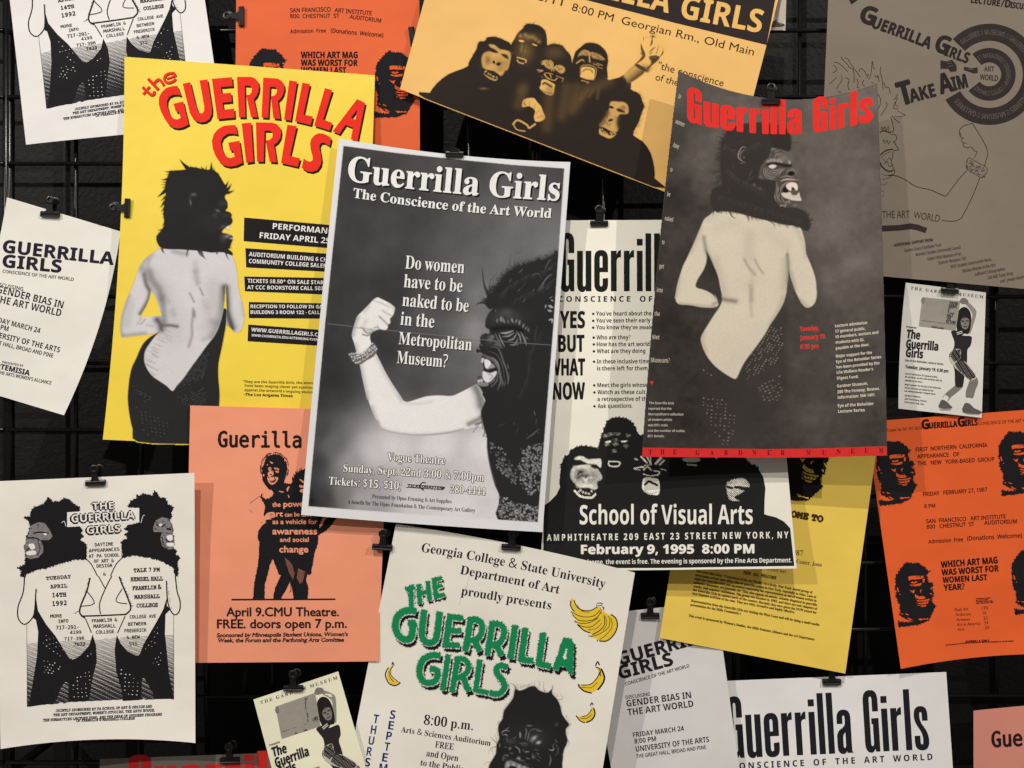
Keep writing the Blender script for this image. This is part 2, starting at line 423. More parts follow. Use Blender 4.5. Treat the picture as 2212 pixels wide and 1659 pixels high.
# ------------------------------------------------------------------ a small paint box for the half-tone photographs
class Canvas:
    def __init__(self, x0, y0, x1, y1, step=1.3, tone=None):
        self.x0, self.y0, self.s = x0, y0, step
        self.W = int((x1 - x0) / step) + 2; self.Hh = int((y1 - y0) / step) + 2
        self.val = np.zeros((self.Hh, self.W, 3), np.float32); self.mask = np.zeros((self.Hh, self.W), np.float32)
        self.clip = None; self.tint = lambda t: np.array(alb((t, t, t)), np.float32)
        if tone is not None: self.val[:] = self.tint(tone); self.mask[:] = 1
    def grid(self):
        x = self.x0 + np.arange(self.W) * self.s; y = self.y0 + np.arange(self.Hh) * self.s
        return np.meshgrid(x, y)
    def box(self, pts, pad):
        P = np.asarray(pts, float)
        i0 = max(0, int((P[:, 0].min() - pad - self.x0) / self.s)); i1 = min(self.W, int((P[:, 0].max() + pad - self.x0) / self.s) + 2)
        j0 = max(0, int((P[:, 1].min() - pad - self.y0) / self.s)); j1 = min(self.Hh, int((P[:, 1].max() + pad - self.y0) / self.s) + 2)
        if i0 >= i1 or j0 >= j1: return None
        x = self.x0 + np.arange(i0, i1) * self.s; y = self.y0 + np.arange(j0, j1) * self.s
        return (slice(j0, j1), slice(i0, i1)), np.meshgrid(x, y)
    def sdist(self, pts, X, Y, closed=True):
        P = np.asarray(pts, float); D = np.full(X.shape, 1e9); ins = np.zeros(X.shape, bool)
        n = len(P)
        for i in range(n if closed else n - 1):
            ax, ay = P[i]; bx, by = P[(i + 1) % n]; dx, dy = bx - ax, by - ay; L = dx*dx + dy*dy + 1e-12
            t = np.clip(((X-ax)*dx + (Y-ay)*dy) / L, 0, 1); D = np.minimum(D, (X-ax-t*dx)**2 + (Y-ay-t*dy)**2)
            if closed and ay != by: ins ^= ((ay > Y) != (by > Y)) & (X < (bx-ax)*(Y-ay)/(by-ay) + ax)
        D = np.sqrt(D)
        return np.where(ins, -D, D) if closed else D
    def put(self, sl, a, tone, solid):
        if self.clip is not None: a = a * self.clip[sl]
        c = tone if (isinstance(tone, np.ndarray) and tone.ndim == 3) else self.tint(tone)
        self.val[sl] = self.val[sl] * (1 - a[..., None]) + c * a[..., None]
        if solid: self.mask[sl] = np.maximum(self.mask[sl], a)
    def poly(self, pts, tone, soft=1.0, a=1.0, smooth=4, solid=True):
        if smooth: pts = cr(pts, smooth)
        b = self.box(pts, soft + 2)
        if b is None: return
        sl, (X, Y) = b; d = self.sdist(pts, X, Y); self.put(sl, np.clip(0.5 - d / (soft + self.s * .7), 0, 1) * a, tone, solid)
    def erase(self, pts, soft=1.0, smooth=4):
        if smooth: pts = cr(pts, smooth)
        b = self.box(pts, soft + 2)
        if b is None: return
        sl, (X, Y) = b; d = self.sdist(pts, X, Y); self.mask[sl] = np.minimum(self.mask[sl], 1 - np.clip(0.5 - d / (soft + self.s * .7), 0, 1))
    def polymask(self, pts, soft=1.0, smooth=4):
        if smooth: pts = cr(pts, smooth)
        m = np.zeros((self.Hh, self.W), np.float32); b = self.box(pts, soft + 2)
        if b is None: return m
        sl, (X, Y) = b; m[sl] = np.clip(0.5 - self.sdist(pts, X, Y) / (soft + self.s * .7), 0, 1); return m
    def stroke(self, pts, w, tone, soft=0.8, a=1.0, smooth=4, solid=True, taper=0):
        if smooth and len(pts) > 2: pts = cr(pts, smooth, False)
        b = self.box(pts, w + soft + 2)
        if b is None: return
        sl, (X, Y) = b; ww = w / 2.0
        if taper:
            P = np.asarray(pts, float); D = np.full(X.shape, 1e9); n = len(P) - 1
            for i in range(n):
                ax, ay = P[i]; bx, by = P[i+1]; dx, dy = bx-ax, by-ay; L = dx*dx+dy*dy+1e-12
                t = np.clip(((X-ax)*dx + (Y-ay)*dy) / L, 0, 1); f = (i + t) / n
                r = ww * (1 - f) if taper == 1 else ww * np.sin(np.pi * np.clip(f, .03, .97))
                D = np.minimum(D, np.hypot(X-ax-t*dx, Y-ay-t*dy) - r)
        else: D = self.sdist(pts, X, Y, False) - ww
        self.put(sl, np.clip(0.5 - D / (soft + self.s * .7), 0, 1) * a, tone, solid)
    def blob(self, cx, cy, rx, ry, tone, a=1.0, rot=0.0, solid=False):
        r = max(rx, ry) * 2.4; b = self.box([(cx - r, cy - r), (cx + r, cy + r)], 0)
        if b is None: return
        sl, (X, Y) = b; c, s = math.cos(math.radians(rot)), math.sin(math.radians(rot))
        u = ((X-cx)*c + (Y-cy)*s) / rx; v = (-(X-cx)*s + (Y-cy)*c) / ry
        self.put(sl, np.exp(-(u*u + v*v)) * a, tone, solid)
    def shade(self, pts, w, tone, a=0.6, smooth=4):      # a soft airbrushed line
        if smooth and len(pts) > 2: pts = cr(pts, smooth, False)
        b = self.box(pts, w * 2.4)
        if b is None: return
        sl, (X, Y) = b; d = self.sdist(pts, X, Y, False) / w; self.put(sl, np.exp(-d*d) * a, tone, False)
    def fur(self, pts, n, length, w, tone, seed=1, ang=None, spread=0.5, closed=False, curve=0.3, solid=True, a=1.0):
        rnd = random.Random(seed); P = cr(pts, 6, closed); P = np.array(P)
        seg = np.hypot(*np.diff(P, axis=0).T); cum = np.concatenate([[0], np.cumsum(seg)])
        for _ in range(n):
            s = rnd.random() * cum[-1]; i = min(len(seg) - 1, int(np.searchsorted(cum, s) - 1)); i = max(i, 0); t = (s - cum[i]) / (seg[i] + 1e-9)
            p = P[i] * (1 - t) + P[i+1] * t; d = (P[i+1] - P[i]) / (seg[i] + 1e-9)
            base = math.atan2(-d[0], d[1]) if ang is None else math.radians(ang)
            th = base + rnd.uniform(-spread, spread); L = length * rnd.uniform(.45, 1.25); k = rnd.uniform(-curve, curve) * L
            e = p + L * np.array([math.cos(th), math.sin(th)]); mid = (p + e) / 2 + k * np.array([-math.sin(th), math.cos(th)])
            self.stroke([tuple(p), tuple(mid), tuple(e)], w * rnd.uniform(.6, 1.3), tone, .6, a, 3, solid, taper=1)
    def dots(self, area, du, dv, o, r, tone, seed=1, jitter=.15, prob=1.0, soft=0.8, a=1.0, elong=None):
        rnd = random.Random(seed); A = np.array(area, float); x0, y0 = A.min(0); x1, y1 = A.max(0); R = int(max(x1-x0, y1-y0) / min(math.hypot(*du), math.hypot(*dv))) + 3
        for i in range(-R, R):
            for j in range(-R, R):
                x = o[0] + du[0]*i + dv[0]*j; y = o[1] + du[1]*i + dv[1]*j
                if not (x0 <= x <= x1 and y0 <= y <= y1) or rnd.random() > prob: continue
                if self.sdist(A, np.array([x]), np.array([y]))[0] > 0: continue
                x += rnd.uniform(-jitter, jitter) * 3; y += rnd.uniform(-jitter, jitter) * 3; rr = r * rnd.uniform(.6, 1.25)
                if elong: self.stroke([(x - elong[0]*rr, y - elong[1]*rr), (x + elong[0]*rr, y + elong[1]*rr)], rr * 1.3, tone, soft, a, 0, False)
                else: self.stroke([(x, y), (x + .1, y)], rr * 2, tone, soft, a, 0, False)
    def grain(self, amp, seed=0, cell=1):
        r = np.random.RandomState(seed); amp *= .45; n = r.normal(0, 1, (self.Hh // cell + 2, self.W // cell + 2))
        n = np.kron(n, np.ones((cell, cell)))[:self.Hh, :self.W]
        self.val *= np.clip(1 + amp * n, .3, 1.8)[..., None].astype(np.float32)
    def cloud(self, amp, size, seed=0):
        r = np.random.RandomState(seed); acc = np.zeros((self.Hh, self.W))
        for o in range(3):
            c = max(2, int(size / self.s / 2**o)); g = r.normal(0, 1, (self.Hh // c + 3, self.W // c + 3))
            yy = np.arange(self.Hh) / c; xx = np.arange(self.W) / c; j = yy.astype(int); i = xx.astype(int); fy = (yy - j)[:, None]; fx = (xx - i)[None]
            fy = fy*fy*(3-2*fy); fx = fx*fx*(3-2*fx)
            acc += (g[j][:, i]*(1-fy)*(1-fx) + g[j+1][:, i]*fy*(1-fx) + g[j][:, i+1]*(1-fy)*fx + g[j+1][:, i+1]*fy*fx) / 2**o
        return acc * amp
# ------------------------------------------------------------------ the wall behind and the wire grid
def make_wall():
    m = bpy.data.materials.new('charcoal_wall_paint'); m.use_nodes = True; nt = m.node_tree; b = nt.nodes['Principled BSDF']
    tc = nt.nodes.new('ShaderNodeTexCoord')
    n = nt.nodes.new('ShaderNodeTexNoise'); n.inputs['Scale'].default_value = 170; n.inputs['Detail'].default_value = 5; n.inputs['Distortion'].default_value = .6
    nt.links.new(tc.outputs['Object'], n.inputs['Vector'])
    bp = nt.nodes.new('ShaderNodeBump'); bp.inputs['Strength'].default_value = .35; bp.inputs['Distance'].default_value = .003
    nt.links.new(n.outputs['Fac'], bp.inputs['Height']); nt.links.new(bp.outputs['Normal'], b.inputs['Normal'])
    r = nt.nodes.new('ShaderNodeValToRGB'); r.color_ramp.elements[0].color = (.004, .004, .0042, 1); r.color_ramp.elements[1].color = (.010, .010, .0104, 1)
    nt.links.new(n.outputs['Fac'], r.inputs['Fac']); nt.links.new(r.outputs['Color'], b.inputs['Base Color'])
    b.inputs['Roughness'].default_value = .6; b.inputs['Specular IOR Level'].default_value = .22
    x, z, y = 2.2, 1.8, .11
    o = link('wall', [(-x, y, -z), (x, y, -z), (x, y, z), (-x, y, z), (-x, y+.1, -z), (x, y+.1, -z), (x, y+.1, z), (-x, y+.1, z)],
             [(0,1,2,3), (5,4,7,6), (4,0,3,7), (1,5,6,2), (3,2,6,7), (4,5,1,0)], m)
    o['kind'] = 'structure'
make_wall()
M_WIRE = mat_metal('black_gloss_wire', (.004, .004, .0045), .24, spec=.35)
M_CLIP = mat_metal('black_clip_enamel', (.006, .006, .0065), .34, spec=.4)
def rod(a, b, r, name, mat, parent, n=14):
    a, b = Vector(a), Vector(b); d = (b - a).normalized(); s = d.orthogonal().normalized(); t = d.cross(s)
    V = []; 
    for p in (a, b):
        V += [tuple(p + (s * math.cos(2*math.pi*k/n) + t * math.sin(2*math.pi*k/n)) * r) for k in range(n)]
    F = [(k, (k+1) % n, n + (k+1) % n, n + k) for k in range(n)] + [tuple(range(n-1, -1, -1)), tuple(range(n, 2*n))]
    o = link(name, V, F, mat, parent)
    for p in o.data.polygons: p.use_smooth = len(p.vertices) == 4
    return o
def panel(x0, x1, label):
    root = thing('wire_grid_panel', label, 'grid panel', (px3((x0 + x1) / 2, 829.5, 0)[0], 0, 0), 'wire grid panels')
    ax = px3(x0, 0, 0)[0]; bx = px3(x1, 0, 0)[0]; top = .72; bot = -.70
    for yy in np.arange(-540, 2300, 143.3):
        z = px3(0, yy + 35, 0)[2]
        if bot < z < top: rod((ax, -.0024, z), (bx, -.0024, z), .0024, 'horizontal_wire', M_WIRE, root)
    n = int(round((x1 - x0) / 144.5))
    for k in range(1, n):
        x = lerp(ax, bx, k / n); rod((x, .0024, bot), (x, .0024, top), .0024, 'vertical_wire', M_WIRE, root)
    for x in (ax, bx): rod((x, .0024, bot - .01), (x, .0024, top + .01), .0042, 'frame_rod', M_WIRE, root)
    for x in (ax, bx):
        for z in (-.45, .5): rod((x, 0, z), (x, .11, z), .004, 'wall_standoff', M_WIRE, root)
panel(-565, 12, 'black wire grid panel at the far left edge of the poster wall')
panel(20, 1154, 'black wire grid panel behind the yellow and the salmon posters')
panel(1162, 2296, 'black wire grid panel behind the grey, goldenrod and orange sheets on the right')
panel(2304, 2880, 'black wire grid panel at the far right edge of the poster wall')

BLK = (30, 28, 30)
# ================================================================== every sheet of paper
P1 = Sheet('poster', 'white poster at the top left with two back-to-back figures, cut by the frame', 'poster', TP(0,0,[(-37,-1080),(1590,-1240),(1928,1090),(225,1250)]), .013, (228,222,214), bulge=(0,0,-2,0), curl={'uu': .003}, group='white posters with back-to-back figures')
P2 = Sheet('poster', 'orange poster at the top with gorilla-man heads, half covered by the yellow poster', 'poster', [(513,-290),(905,-300),(907,326),(507,330)], .012, (216,90,38), curl={'uu': .002}, group='orange posters with gorilla-man heads')
P4 = Sheet('postcard', 'small white card showing only a printed shoe, behind the tan poster at the top', 'card', [(1530,-235),(1705,-215),(1696.5,66),(1518,46)], .010, (196,184,164))
P3 = Sheet('poster', 'tan landscape poster with a crowd of figures in gorilla masks, tilted at the top', 'poster', [(985,-250),(1700,-75),(1562,463),(864,192.5)], .022, (228,178,100), curl={'uv': .004})
P5 = Sheet('poster', 'grey poster with a target and a line-drawn flexed arm at the top right', 'poster', [(1790,-20),(2420,-60),(2390,640),(1764,584)], .011, (121,108,92), curl={'vv': .003})
P6 = Sheet('poster', 'tall yellow poster with red comic lettering and a bare-backed figure in a gorilla mask', 'poster', [(268.75,122.5),(809.75,162.5),(757,973),(222,949.5)], .030, (230,199,62), bulge=(0,8,0,12), curl={'uu': .001, 'v': .028}, rough=.5)
P7 = Sheet('flyer', 'small white flyer with bold black title, cut by the left edge of the photo', 'flyer', [(15,426.25),(260.5,500),(138,897),(-108,823)], .016, (228,222,208), bulge=(0,17,0,16), curl={'uu': .003}, group='small white flyers with bold black title')
P18 = Sheet('poster', 'wide white poster with tall compressed black title at the bottom right', 'poster', [(1566,1471),(2044,1451.75),(2084,2030),(1595,2040)], .012, (226,220,212), curl={'v': .004})
P16 = Sheet('poster', 'orange poster at the right edge with gorilla-man heads and a table of figures', 'poster', [(1870.5,911),(2276,881),(2356,1416),(1946,1445)], .013, (220,90,36), bulge=(0,0,-14,0), curl={'vv': .003, 'bot': .004}, group='orange posters with gorilla-man heads')
P19 = Sheet('poster', 'salmon poster of which only a corner shows at the bottom right', 'poster', [(2103,1535.5),(2500,1508),(2520,2060),(2104,2080)], .014, (206,132,112), bulge=(-4,0,0,0), group='salmon posters')
P21 = Sheet('poster', 'dark grey-brown poster with red title at the bottom edge, left of the cream card', 'poster', [(215.75,1639.75),(985,1612),(980,2600),(205,2620)], .015, (112,104,94), rough=.5, group='dark posters with red title')
P17 = Sheet('flyer', 'small grey-white flyer with bold black title at the bottom, beside the goldenrod sheet', 'flyer', [(1293.5,1328),(1547.5,1302),(1605,1719),(1338,1742)], .0175, (214,208,200), bulge=(-2,0,0,-14), curl={'uu': .003}, group='small white flyers with bold black title')
P15 = Sheet('flyer', 'goldenrod sheet of typed text with a gorilla-man head, lower right of the middle', 'flyer', [(1508,850),(1900,925),(1826,1455),(1424.75,1378)], .022, (231,194,82))
P9 = Sheet('poster', 'cream poster with tall black title above five halftone gorilla masks', 'poster', [(1219,476),(1652,474),(1721,1228),(1166,1234)], .030, (231,223,203), curl={'u': .003, 'v': .036})
P14 = Sheet('poster', 'white poster with furry green title and bananas at the bottom', 'poster', [(855,1132),(1371.5,1237),(1240,2037),(697,1935)], .0505, (229,221,204), bulge=(-8,0,0,0), curl={'top': .003, 'uu': .002})
P20 = Sheet('postcard', 'cream card with a posing woman holding up a placard, tilted at the bottom edge', 'card', TP(1,3,[(-22,1068),(710,825),(1040,1975),(288,2228)]), .057, (234,224,192), group='small cards with a posing woman')
P12 = Sheet('poster', 'salmon pink poster with two black silhouettes of masked women', 'poster', [(411,875.75),(838,888),(817.25,1428.75),(398,1432)], .0508, (230,145,110), curl={'uu': .001, 'v': .008}, group='salmon posters')
P13 = Sheet('poster', 'white poster at the left with two back-to-back figures and pixel lettering', 'poster', [(-2,1039.5),(420,1021.5),(422,1605),(1.2,1618)], .0615, (229,221,206), bulge=(0,0,-14,-3), curl={'uu': .003, 'bot': .004}, group='white posters with back-to-back figures')
P8 = Sheet('poster', 'white-bordered black and white poster of a flexed bare arm and a roaring gorilla mask', 'poster', [(731.75,298.75),(1232,350),(1172,1149.5),(650.5,1112)], .047, (212,209,205), bulge=(10,0,2,-2), curl={'uu': .001, 'v': .034}, rough=.45)
P11 = Sheet('postcard', 'small cream card with a posing woman clipped under the grey poster at the right', 'card', [(1956.5,610.5),(2129.75,631.75),(2120.75,902.5),(1940.75,882.5)], .020, (216,210,196), bulge=(0,0,0,-4), curl={'top': .004}, group='small cards with a posing woman')
P10 = Sheet('poster', 'dark brown poster with red title and a bare-backed figure in a gorilla mask', 'poster', [(1466,153),(1894.75,181),(1916.5,984.5),(1386.75,986.5)], .053, (74,64,58), bulge=(47,2,1,-6), curl={'uu': .005, 'v': .022}, rough=.5, group='dark posters with red title')

# ================================================================== lettering
JOBS = []
def letters(sheet, part, tile, rows, colour, layer=2.0, xf=None, spikes=None, label=None, offset=None, grid=30):
    for r in rows: want(r[0], r[1])
    JOBS.append((sheet, part, tile, rows, colour, layer, xf, spikes, label, offset, grid))
def run_jobs():
    for sheet, part, tile, rows, colour, layer, xf, spikes, label, offset, grid in JOBS:
        k = Ink(); ox, oy = offset or (0, 0)
        for r in rows:
            font, s, x0, y0, x1, y1, cap = r[:7]; o = dict(r[7]) if len(r) > 7 else {}
            if tile is not None:
                t = o.pop('t', tile); x0, y0 = T(*t, x0, y0); x1, y1 = T(*t, x1, y1); cap /= 4.0
                if 'bow' in o: o['bow'] /= 4.0
            m = k.mark(); k.text(font, s, x0 + ox, y0 + oy, x1 + ox, y1 + oy, cap, xf=xf, **o)
            if spikes: k.spikes(k0=m, **spikes)
        sheet.ink(part, k, colour, layer, label=label, grid=grid)
R = lambda *a, **k: (*a, k)

# --- the two white posters with back-to-back figures (drawn once, carried to the second sheet)
TO_P1 = affine3([T(0,3,240,1130), T(0,3,215,418), T(0,3,1510,340)], [T(0,0,408,938), T(0,0,318,315), T(0,0,1565,115)])
inv = [R('sb','THE',800,1087,985,1078,60,t=(0,2)), R('sb','GUERRILLA',620,1196,1165,1162,66,t=(0,2)), R('sb','GIRLS',752,1294,1042,1277,62,t=(0,2))]
outl = [R('slab','TALK 7 PM',1155,1627,1382,1618,32,t=(0,2)), R('slab','TUESDAY',400,35,612,18,28), R('slab','APRIL',435,107,580,98,30), R('slab','14TH',455,183,572,177,34),
        R('slab','1992',455,258,575,250,36), R('slab','HENSEL HALL',1130,45,1408,38,33), R('slab','FRANKLIN &',1145,122,1395,112,32), R('slab','MARSHALL',1160,197,1380,190,32), R('slab','COLLEGE',1182,272,1362,266,32)]
outl = [(*r[:7], dict(r[7], heavy=.055)) for r in outl]
plain = [R('mono','DAYTIME',820,1403,978,1395,28,t=(0,2)), R('mono','APPEARANCES',768,1455,1032,1440,28,t=(0,2)), R('mono','AT PA SCHOOL',768,1502,1032,1490,28,t=(0,2)),
  R('mono','OF ART &',812,1545,983,1538,28,t=(0,2)), R('mono','DESIGN',836,1587,967,1580,28,t=(0,2)), R('mono','&',892,1655,915,1653,25,t=(0,2)),
  R('mono','MORE',435,362,535,357,28), R('mono','INFO',505,405,590,400,28), R('mono','717-291-',485,463,680,455,32), R('mono','4199',605,502,702,497,28), R('mono','717-396',557,558,727,550,28), R('mono','7833',640,605,735,600,29),
  R('mono','FRANKLIN &',795,402,1012,390,28), R('mono','MARSHALL',808,450,1000,443,30), R('mono','COLLEGE',830,500,985,492,28),
  R('mono','COLLEGE AVE',1122,367,1348,360,28), R('mono','BETWEEN',1107,430,1262,424,28), R('mono','FREDERICK',1077,488,1265,480,28), R('mono','& NEW',1095,545,1207,540,28), R('mono','STS',1118,600,1185,597,28)]
plain = [(*r[:7], dict(r[7], heavy=.035)) for r in plain]
foot = [R('slab','JOINTLY SPONSORED BY PA SCHOOL OF ART & DESIGN AND',482,1175,1312,1137,22,heavy=.06,lean=.15), R('slab',"THE ART DEPARTMENT, WOMEN'S STUDIES, THE ARTS HOUSE,",460,1212,1335,1170,22,heavy=.06,lean=.15),
  R('slab','THE HUMANITIES LECTURE FUND, AND THE DEAN OF STUDENT PROGRAMS',372,1257,1397,1205,22,heavy=.06,lean=.15), R('slab','OF FRANKLIN & MARSHALL COLLEGE',660,1260,1162,1240,22,heavy=.06,lean=.15)]
for sh, xf in ((P13, None), (P1, TO_P1)):
    letters(sh, 'event_text', (0,3), outl + plain, BLK, 3, xf)
    letters(sh, 'sponsor_text', (0,3), foot, (62,58,66), 3, xf)
letters(P13, 'headline_shadow', (0,3), [(*r[:7], dict(r[7], heavy=.2)) for r in inv], BLK, 3.0, offset=(-.8, .9))
letters(P13, 'headline', (0,3), [(*r[:7], dict(r[7])) for r in inv], (227,220,208), 4.6)

# --- orange posters
TO_P2 = None
letters(P2, 'event_text', (1,0), [R('ns','SAN FRANCISCO',295,107,645,98,36), R('ns','ART INSTITUTE',678,104,998,132,36), R('ns','800  CHESTNUT  ST',295,156,720,152,34), R('ns','AUDITORIUM',808,160,1078,195,34),
  R('ns','Admission  Free',295,287,603,280,32), R('ns','(Donations  Welcome)',645,280,1098,322,36)], (46,22,20), 2)
letters(P2, 'question_text', (1,0), [R('sb','WHICH ART MAG',388,502,878,502,55,heavy=.03), R('sb','WAS WORST FOR',388,566,878,570,53,heavy=.03), R('sb','WOMEN LAST',388,629,778,631,50,heavy=.03), R('sb','YEAR?',388,695,565,697,52,heavy=.03)], (34,22,22), 2)
letters(P16, 'masthead', (3,2), [R('sans','Cooper Sta. NY, NY 10276',1028,412,1330,393,27), R('sb','G',1330,390,1394,386,80,heavy=.04), R('sb','UERRILLA',1396,384,1636,369,50,heavy=.04), R('sb','G',1645,369,1704,363,80,heavy=.04), R('sb','IRLS',1706,362,1812,356,50,heavy=.04),
  R('sans','CONSCIENCE OF THE ART WORLD',1818,356,2318,322,28)], (40,22,20), 2)
letters(P16, 'event_text', (3,2), [R('ns','FIRST  NORTHERN  CALIFORNIA',1278,584,1897,542,34), R('ns','APPEARANCE   OF',1290,643,1655,622,34), R('ns','THE   NEW   YORK-BASED  GROUP',1293,703,1957,665,34), R('ns','FRIDAY   FEBRUARY 27, 1987',1342,970,1895,927,34), R('ns','8 PM',1353,1072,1445,1066,32),
  R('ns','SAN  FRANCISCO   ART INSTITUTE',1368,1203,2055,1160,34), R('ns','800   CHESTNUT  ST',1372,1252,1783,1225,34), R('ns','AUDITORIUM',1870,1216,2150,1203,34), R('ns','Admission  Free',1387,1378,1687,1358,32), R('ns','(Donations  Welcome)',1722,1352,2195,1325,36)], (46,22,20), 2)
letters(P16, 'question_text', (3,2), [R('sb','WHICH ART MAG',1497,1588,1985,1548,55,heavy=.03), R('sb','WAS WORST FOR',1502,1655,1995,1618,53,heavy=.03), R('sb','WOMEN LAST',1510,60,1895,35,50,heavy=.03,t=(3,3)), R('sb','YEAR?',1520,127,1700,115,52,heavy=.03,t=(3,3))], (34,22,22), 2)
letters(P16, 'magazine_table', (3,3), [R('sans','Flash Art',1615,305,1733,298,27), R('sans','13%',1850,290,1905,286,27), R('sans','Artforum',1622,347,1750,340,27), R('sans','16',1858,333,1887,331,27), R('sans','Artnews',1628,390,1745,385,26), R('sans','22',1862,377,1900,375,27),
  R('sans','Art in America',1633,432,1836,422,27), R('sans','24',1868,418,1905,416,27), R('sans','Arts',1638,473,1695,471,26), R('sans','25',1875,460,1912,457,27),
  R('ns','% of features, projects',1797,200,1925,192,9,heavy=.1), R('ns','and 1-woman shows',1797,214,1903,207,9,heavy=.1), R('ns','Women artists only',1800,227,1940,218,9,heavy=.1), R('ns','Sept. 1985-Summer 1986',1800,240,1945,232,9,heavy=.1),
  R('sb','GUERRILLA GIRLS',1708,583,1912,573,24,heavy=.05), R('ns','Box 237 Cooper Sta. NY, NY 10276',1537,602,1708,585,10,heavy=.08), R('ns','CONSCIENCE OF THE ART WORLD',1914,576,2123,567,10,heavy=.08)], (46,22,20), 2)

# --- tan poster
letters(P3, 'title', (2,0), [R('sb','GUERRILLA',70,-190,1350,112,196,heavy=.01), R('sb','GIRLS',1452,150,2145,284,196,heavy=.01)], (228,178,100), 2.4)
letters(P3, 'event_text', (2,0), [R('sans','3/11',222,0,430,52,66), R('sans','8:00 PM',512,88,868,187,66), R('sans','Georgian Rm., Old Main',940,205,2085,480,68), R('sans','"the conscience',1255,591,1822,748,62), R('sans','of the art world"',1235,690,1810,845,60)], (52,38,30), 2)

# --- grey poster
letters(P5, 'title', (3,0), [R('sb','G',785,182,908,222,150,heavy=.035), R('sb','UERRILLA',893,236,1393,424,98,heavy=.035,bow=-6), R('sb','G',1432,432,1538,472,150,heavy=.03), R('sb','IRLS',1522,476,1720,549,92,heavy=.03),
  R('sb','T',1148,912,1268,880,198,heavy=.03), R('sb','AKE',1236,886,1455,830,112,heavy=.03), R('sb','A',1494,812,1608,783,168,heavy=.03), R('sb','IM',1606,783,1730,752,116,heavy=.03),
  R('sb','LECTURE',1752,22,2000,54,52,heavy=.03), R('sb','/D',2012,56,2092,66,66,heavy=.03), R('sb','ISCUSSION',2094,66,2350,96,50,heavy=.03)], (44,36,36), 2.4)
letters(P5, 'target_word', (3,0), [R('ns','ART',1868,616,1955,616,42,heavy=.02), R('ns','WORLD',1832,686,1985,699,46,heavy=.02)], (52,42,40), 3)
letters(P5, 'support_text', (3,1), [R('sans','THE ART',986,226,1226,223,62), R('sans','WORLD',1255,226,1480,260,60), R('ns','ADDITIONAL SUPPORT FROM:',1090,472,1430,423,24,heavy=.06)], (54,46,44), 2)
letters(P5, 'donor_list', (3,1), [R('ns','Gordon Evans Charitable Trust',1182,520,1500,468,27), R('ns',"Women's Studies Community Council",1278,555,1665,490,27), R('ns','Edwin Ulrich Museum of Art',1382,592,1670,545,27), R('ns','Spencer Museum / KU',1475,625,1712,585,27), R('ns','WSU Student Government Assoc.',1580,660,1938,592,27),
  R('ns','Wichita Women in the Arts',1682,697,1968,640,27), R('ns',"Sullivan's Lithographics",1790,725,2050,675,27), R('ns','Old Mill Tasty Shop',1902,755,2120,712,27), R('ns','and  private donors',2010,785,2225,742,27)], (74,64,60), 2)

# --- yellow poster
WHT = (226,222,218)
letters(P6, 'event_text', (1,1), [R('sb','PERFORMANCE',143,318,708,368,50), R('sb','FRIDAY APRIL 25',30,398,640,447,50), R('sb','AUDITORIUM BUILDING 6 CHE',-62,553,640,606,36), R('sb','COMMUNITY COLLEGE SALEM',-62,613,618,657,36), R('sb','TICKETS $8.50* ON SALE START',-73,783,610,799,33), R('sb','AT CCC BOOKSTORE CALL 503',-76,839,582,849,33),
  R('sb','RECEPTION TO FOLLOW IN GAL',-47,1003,596,1006,30), R('sb','BUILDING 3 ROOM 122 - CALL',-47,1053,550,1055,30), R('sb','WWW.GUERRILLAGIRLS.COM',-42,1204,610,1254,33), R('sb','WWW.CHEMEKETA.EDU/ATTENDING/EVENT',-40,1247,553,1288,21)], WHT, 2.4)
letters(P6, 'press_quote', (1,2), [R('sb','"They are the Guerrilla Girls, the anony',-115,-10,510,2,22), R('sb','have been waging clever yet scathing',-98,23,505,43,22), R('sb',"against the artworld's ongoing sexism",-100,61,500,82,22), R('sb','-The Los Angeles Times',-105,101,317,114,23,heavy=.03)], (40,34,20), 2)

# --- small white flyers
letters(P7, 'headline', (0,1), [R('sb','GUERRILLA',22,520,978,630,108,heavy=.025), R('sb','GIRLS',20,647,525,697,108,heavy=.025)], (36,34,44), 2)
letters(P7, 'event_text', (0,1), [R('ns','CONSCIENCE OF THE ART WORLD',22,697,635,768,27), R('ns','DISCUSSING',-52,805,198,853,30), R('sb','GENDER BIAS IN',-30,868,540,1006,62), R('sb','THE ART WORLD',-48,947,523,1076,62), R('sb','FRIDAY MARCH 24',-98,1105,343,1221,45), R('sb','8:00 PM',-110,1160,68,1204,44), R('sb','UNIVERSITY OF THE ARTS',-150,1226,512,1388,48),
  R('ns','THE GREAT HALL, BROAD AND PINE',-190,1277,455,1431,34), R('ns','PRESENTED BY',18,1478,200,1512,19), R('sb','ARTEMISIA',-82,1510,252,1587,45,heavy=.03), R('ns',"OF THE ARTS WOMEN'S ALLIANCE",-70,1560,440,1664,29)], (44,42,50), 2)
letters(P17, 'headline', (2,3), [R('sb','GUERRILLA',930,772,1800,532,112,heavy=.025), R('sb','GIRLS',935,892,1397,768,112,heavy=.025)], (36,34,38), 2)
letters(P17, 'event_text', (2,3), [R('ns','CONSCIENCE OF THE ART WORLD',983,947,1535,787,28), R('ns','DISCUSSING',985,1063,1195,1032,28), R('sb','GENDER BIAS IN',993,1130,1550,1054,57), R('sb','THE ART WORLD',1003,1206,1570,1129,57), R('sb','FRIDAY MARCH 24',1048,1394,1487,1336,42), R('sb','8:00 PM',1060,1449,1247,1426,42), R('sb','UNIVERSITY OF THE ARTS',1073,1519,1705,1433,47),
  R('ns','THE GREAT HALL, BROAD AND PINE',1075,1574,1678,1493,31)], (44,42,46), 2)

